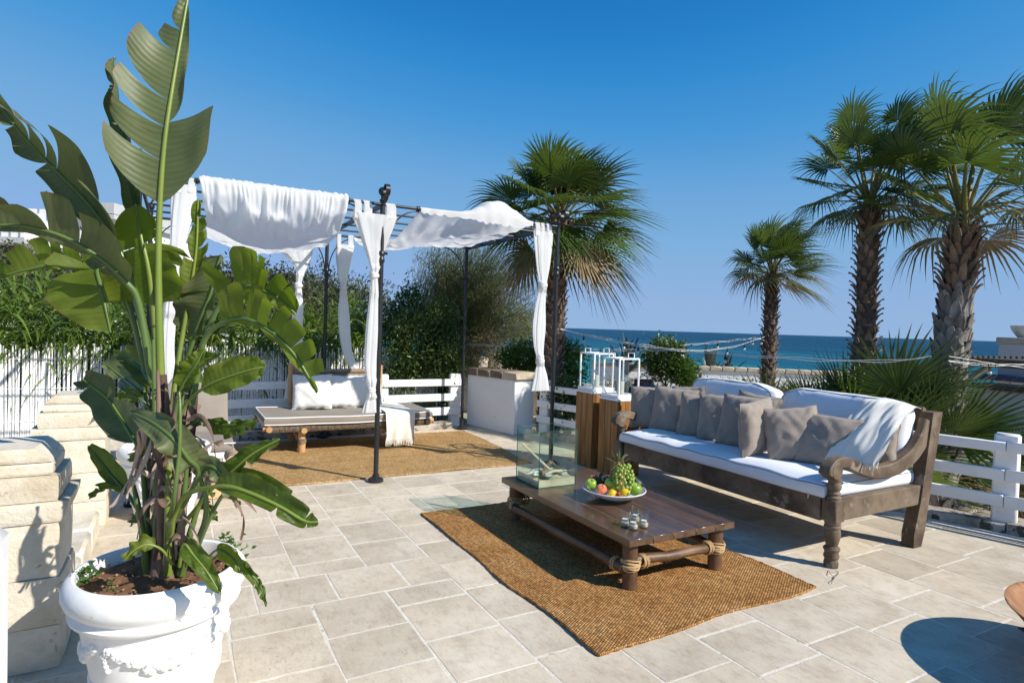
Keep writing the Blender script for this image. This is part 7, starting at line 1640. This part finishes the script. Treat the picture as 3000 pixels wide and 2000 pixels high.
seedling('leafy green weed at the left edge of the planter soil', 200, 1338, 34, 1.1, 1); seedling('tiny weed sprouting in the open soil, left of the stem', 248, 1356, 9, .7, 2); seedling('green weed at the back of the planter, right of the stem', 522, 1258, 22, 1.0, 3); seedling('pale green weed at the right edge of the planter soil', 545, 1285, 18, .9, 4)
# crumbs and dead leaf bits on the soil
m = MB(); rr = random.Random(12)
for k in range(120):
    a = rr.uniform(0, 6.28); r = .25 * rr.random() ** .5; p = BP + Vector((r * math.cos(a), r * math.sin(a), .522 + .01 * rr.random())); s_ = rr.uniform(.003, .008); m.box(p, (s_ * 1.5, s_, s_ * .7), Matrix.Rotation(rr.uniform(0, 3), 3, 'Z') @ Matrix.Rotation(rr.uniform(-.5, .5), 3, 'X'))
o = m.build('soil_crumbs', mat('earth_crumb', [(.22, .12, .06), (.34, .22, .13)], 9, rough=.95, island=.4), None, smooth=0, kind='stuff'); o['label'] = 'crumbs of earth and dry leaf bits on the planter soil'; o['category'] = 'crumbs'
# ------------------------------------------------------------------ second planter: old cut stems, fire logs, grey lounger
sp = thing('cut_plant', 'old cut back plant with brown stubs in the rear white planter', 'potted plant', BP2 + Vector((0, 0, .5)))
for k, (dx, dy, h) in enumerate(((-.05, 0, .42), (.05, .03, .55), (.0, -.05, .30), (.10, -.03, .36))):
    m = MB(); p = BP2 + Vector((dx, dy, .5)); m.tube([p, p + Vector((dx * .4, .02, h * .5)), p + Vector((dx * 1.1, .02, h))], [.045, .04, .03], 10, jit=.15); m.build('stub', SHEATH if k != 1 else MIDG, sp)
for k in range(6):
    a = k * 1.05; p = BP2 + Vector((.05 * math.cos(a), .05 * math.sin(a), .75)); bleaf([p, p + Vector((.10 * math.cos(a), .10 * math.sin(a), .22)), p + Vector((.26 * math.cos(a), .26 * math.sin(a), .34)), p + Vector((.46 * math.cos(a), .46 * math.sin(a), .30))], (.06, .06), BL_D, (0, -.3, 1), (2, 2), .2, .4, .3, 16, 60 + k, (.012, .004), parent=sp)
LOGB = mat('cut_log_bark', [(.20, .12, .07), (.33, .23, .15), (.42, .32, .22)], 8, rough=.9, bump=.6, bscale=30, rand=.15); LOGE = mat('cut_log_end', [(.50, .33, .16), (.62, .45, .26)], 9, rough=.85, rand=.1)
LG = 'cut firewood stacked beside the grey lounger'
for k, (x, y, z, r, lab) in enumerate(((.30, 5.72, .07, .07, 'cut log at the left bottom of the firewood stack'), (.45, 5.70, .07, .07, 'cut log at the middle bottom of the firewood stack'), (.60, 5.74, .065, .065, 'cut log at the right bottom of the firewood stack'), (.375, 5.72, .192, .066, 'cut log on the second layer, left, of the firewood stack'), (.525, 5.71, .19, .066, 'cut log on the second layer, right, of the firewood stack'), (.45, 5.72, .308, .060, 'topmost cut log of the firewood stack'))):
    root = thing('cut_log', lab, 'log', (x, y, 0), LG); m = MB(); m.tube([(x, y, z), (x + .01, y + .15, z), (x, y + .30, z)], [r, r * 1.02, r * .98], 12, cap=False, jit=.05); m.build('bark', LOGB, root)
    for yy in (y + .002, y + .298): m = MB(); m.lathe([(0, 0), (r * .98, 0)], 12, (x, yy, z), Matrix.Rotation(math.pi / 2, 3, 'X')); m.build('cut_end', LOGE, root)
lo = thing('grey_lounger', 'grey cushioned lounger with white frame, seen behind the banana leaves', 'lounger', (.30, 6.75, 0))
m = MB(); m.box((.20, 6.55, .27), (.62, .75, .05), bev=.01); m.build('seat_frame', WHITE, lo)
for (x, y) in ((-.06, 6.22), (.46, 6.22), (-.06, 6.88), (.46, 6.88)): m = MB(); m.box((x, y, .128), (.05, .05, .232), bev=.006); m.build('leg', WHITE, lo)
m, pt = slab_cushion((.20, 6.55, .345), (.60, .74, .095), I3, .012, .006, 5, 60, 18, 7); m.build('seat_cushion', TAUPE, lo, smooth=80)
rotb = Matrix.Rotation(R(62), 3, 'X'); m, pt = slab_cushion((.20, 7.05, .60), (.58, .62, .09), rotb, .012, .006, 6, 60, 18, 7); m.build('back_cushion', TAUPE, lo, smooth=80)
for z in (.385, .30): m = MB(); m.tube([(-.10, 6.185, z), (.50, 6.185, z)], .006, 6); m.build('piping', WHITE, lo)
# aloe in the kiosk planter
rr = random.Random(4); m = MB()
for k, (dx, dz, wv) in enumerate(((-.05, .34, .045), (.10, .26, .03), (.22, .12, .03), (.02, .16, .03))):
    b0 = pc_ + Vector((0, 0, .15)); tipp = b0 + _rt * dx * 1.0 + Vector((0, 0, dz)); s_ = _rt * wv + Vector((0, 0, .005)); vs = []
    for i in range(8):
        t = i / 7; p = b0.lerp(tipp, t) + _rt * (.03 * math.sin(math.pi * t)); w = (math.sin(math.pi * min(1, t * .9 + .1)) ** .7) * (.25 + 1.2 * t if k == 0 else 1 - .5 * t) * .7; vs += [p - s_ * w, p - _fwh * .008, p + s_ * w]
    m.add(vs, [(3 * i + j, 3 * i + j + 1, 3 * i + j + 4, 3 * i + j + 3) for i in range(7) for j in (0, 1)])
m.build('aloe_leaves', AG, pk, smooth=60)
# low plants between fence and reed screen, cactus pads
PAD = mat('cactus_pad', [(.09, .13, .04), (.14, .17, .06)], 6, rough=.6)
cx_ = thing('prickly_pear', 'small prickly pear with flat pads behind the back fence, left of the masonry block', 'cactus', (3.45, 8.95, -.07))
for k, (x, z, r, a) in enumerate(((3.38, .08, .10, .2), (3.52, .10, .10, -.3), (3.32, .25, .09, -.2), (3.46, .28, .09, .4), (3.58, .27, .085, -.1))):
    m = MB(); m.ball((x, 8.95 + .03 * k, z), (r * .8, .022, r * 1.15), 14, 10, Matrix.Rotation(a, 3, 'Y')); m.build('pad', PAD, cx_, smooth=80)
bush('groundcover_plant', 'fresh green low plant behind the back fence by the daybed end', 'plant', (3.05, 8.85, .05), (.42, .18, .16), 60, 22, .05, .03, FRESH, 91, spread=.05)

# slim upright stalks and torn brown leaf remains round the stem
rr = random.Random(77)
for k, (x0, x1, y1, dd, mm) in enumerate(((352, 333, 900, .05, 'g'), (362, 352, 780, -.05, 'g'), (346, 318, 985, .02, 'g'), (392, 402, 900, -.06, 'b'), (404, 428, 905, .04, 'b'), (410, 436, 1010, -.02, 'g'), (372, 362, 850, -.09, 'b'), (396, 415, 830, .1, 'g'), (340, 300, 1090, -.04, 'g'), (386, 388, 960, -.11, 'y'), (416, 470, 1130, -.06, 'g'), (366, 344, 930, .08, 'b'))):
    m = MB(); P = spline([tuple(bl(x0, 1318, dd * .5)), tuple(bl(x0 + (x1 - x0) * .3, 1318 - (1318 - y1) * .4, dd)), tuple(bl(x0 + (x1 - x0) * .65, 1318 - (1318 - y1) * .75, dd)), tuple(bl(x1, y1, dd))], 14)
    m.tube([tuple(p) for p in P], list(np.linspace(w_(10), w_(3.5), 14)), 8, jit=.04); m.build('stalk', {'g': MIDG, 'b': SHEATH, 'y': MID}[mm], ST, smooth=80)
for k in range(16):
    x0 = 380 + rr.uniform(-40, 60); y0 = rr.uniform(960, 1240); sx_ = rr.choice((-1, 1)); dd = rr.uniform(-.16, .1); L = rr.uniform(40, 110)
    strip([bl(x0, y0, dd), bl(x0 + sx_ * L * .35, y0 - L * .12, dd - .02), bl(x0 + sx_ * L * .62, y0 + L * .25, dd - .03), bl(x0 + sx_ * L * .72, y0 + L * .85, dd - .03)], w_(rr.uniform(6, 12)), w_(1.5), PALEBR if k % 3 == 0 else SHEATH, 'dead_leaf', k * 2.1, 1.6)
for k, (x0, y0, x1, y1, x2, y2, wl) in enumerate(((372, 1090, 330, 1040, 296, 1058, 17), (410, 1150, 455, 1110, 492, 1140, 16), (402, 1010, 450, 968, 496, 978, 15), (358, 960, 312, 910, 272, 912, 20), (420, 1210, 470, 1160, 500, 1196, 14), (350, 1230, 318, 1180, 300, 1208, 13))):
    bleaf([bl(x0, y0, .05), bl((x0 + x1) / 2, (y0 + y1) / 2 - 8, .02), bl(x1, y1, .02), bl((x1 + x2) / 2, (y1 + y2) / 2 - 4, .04), bl(x2, y2, .05)], (w_(wl), w_(wl)), (BL_Y, BL_D, BL_G)[k % 3], qv(.1 * (-1) ** k, .3, 1), ([.3, .55, .8], [.4, .7]), .2, .5, .35, 16, 80 + k, (.008, .002), gap=.2)
bpy.context.view_layer.update()
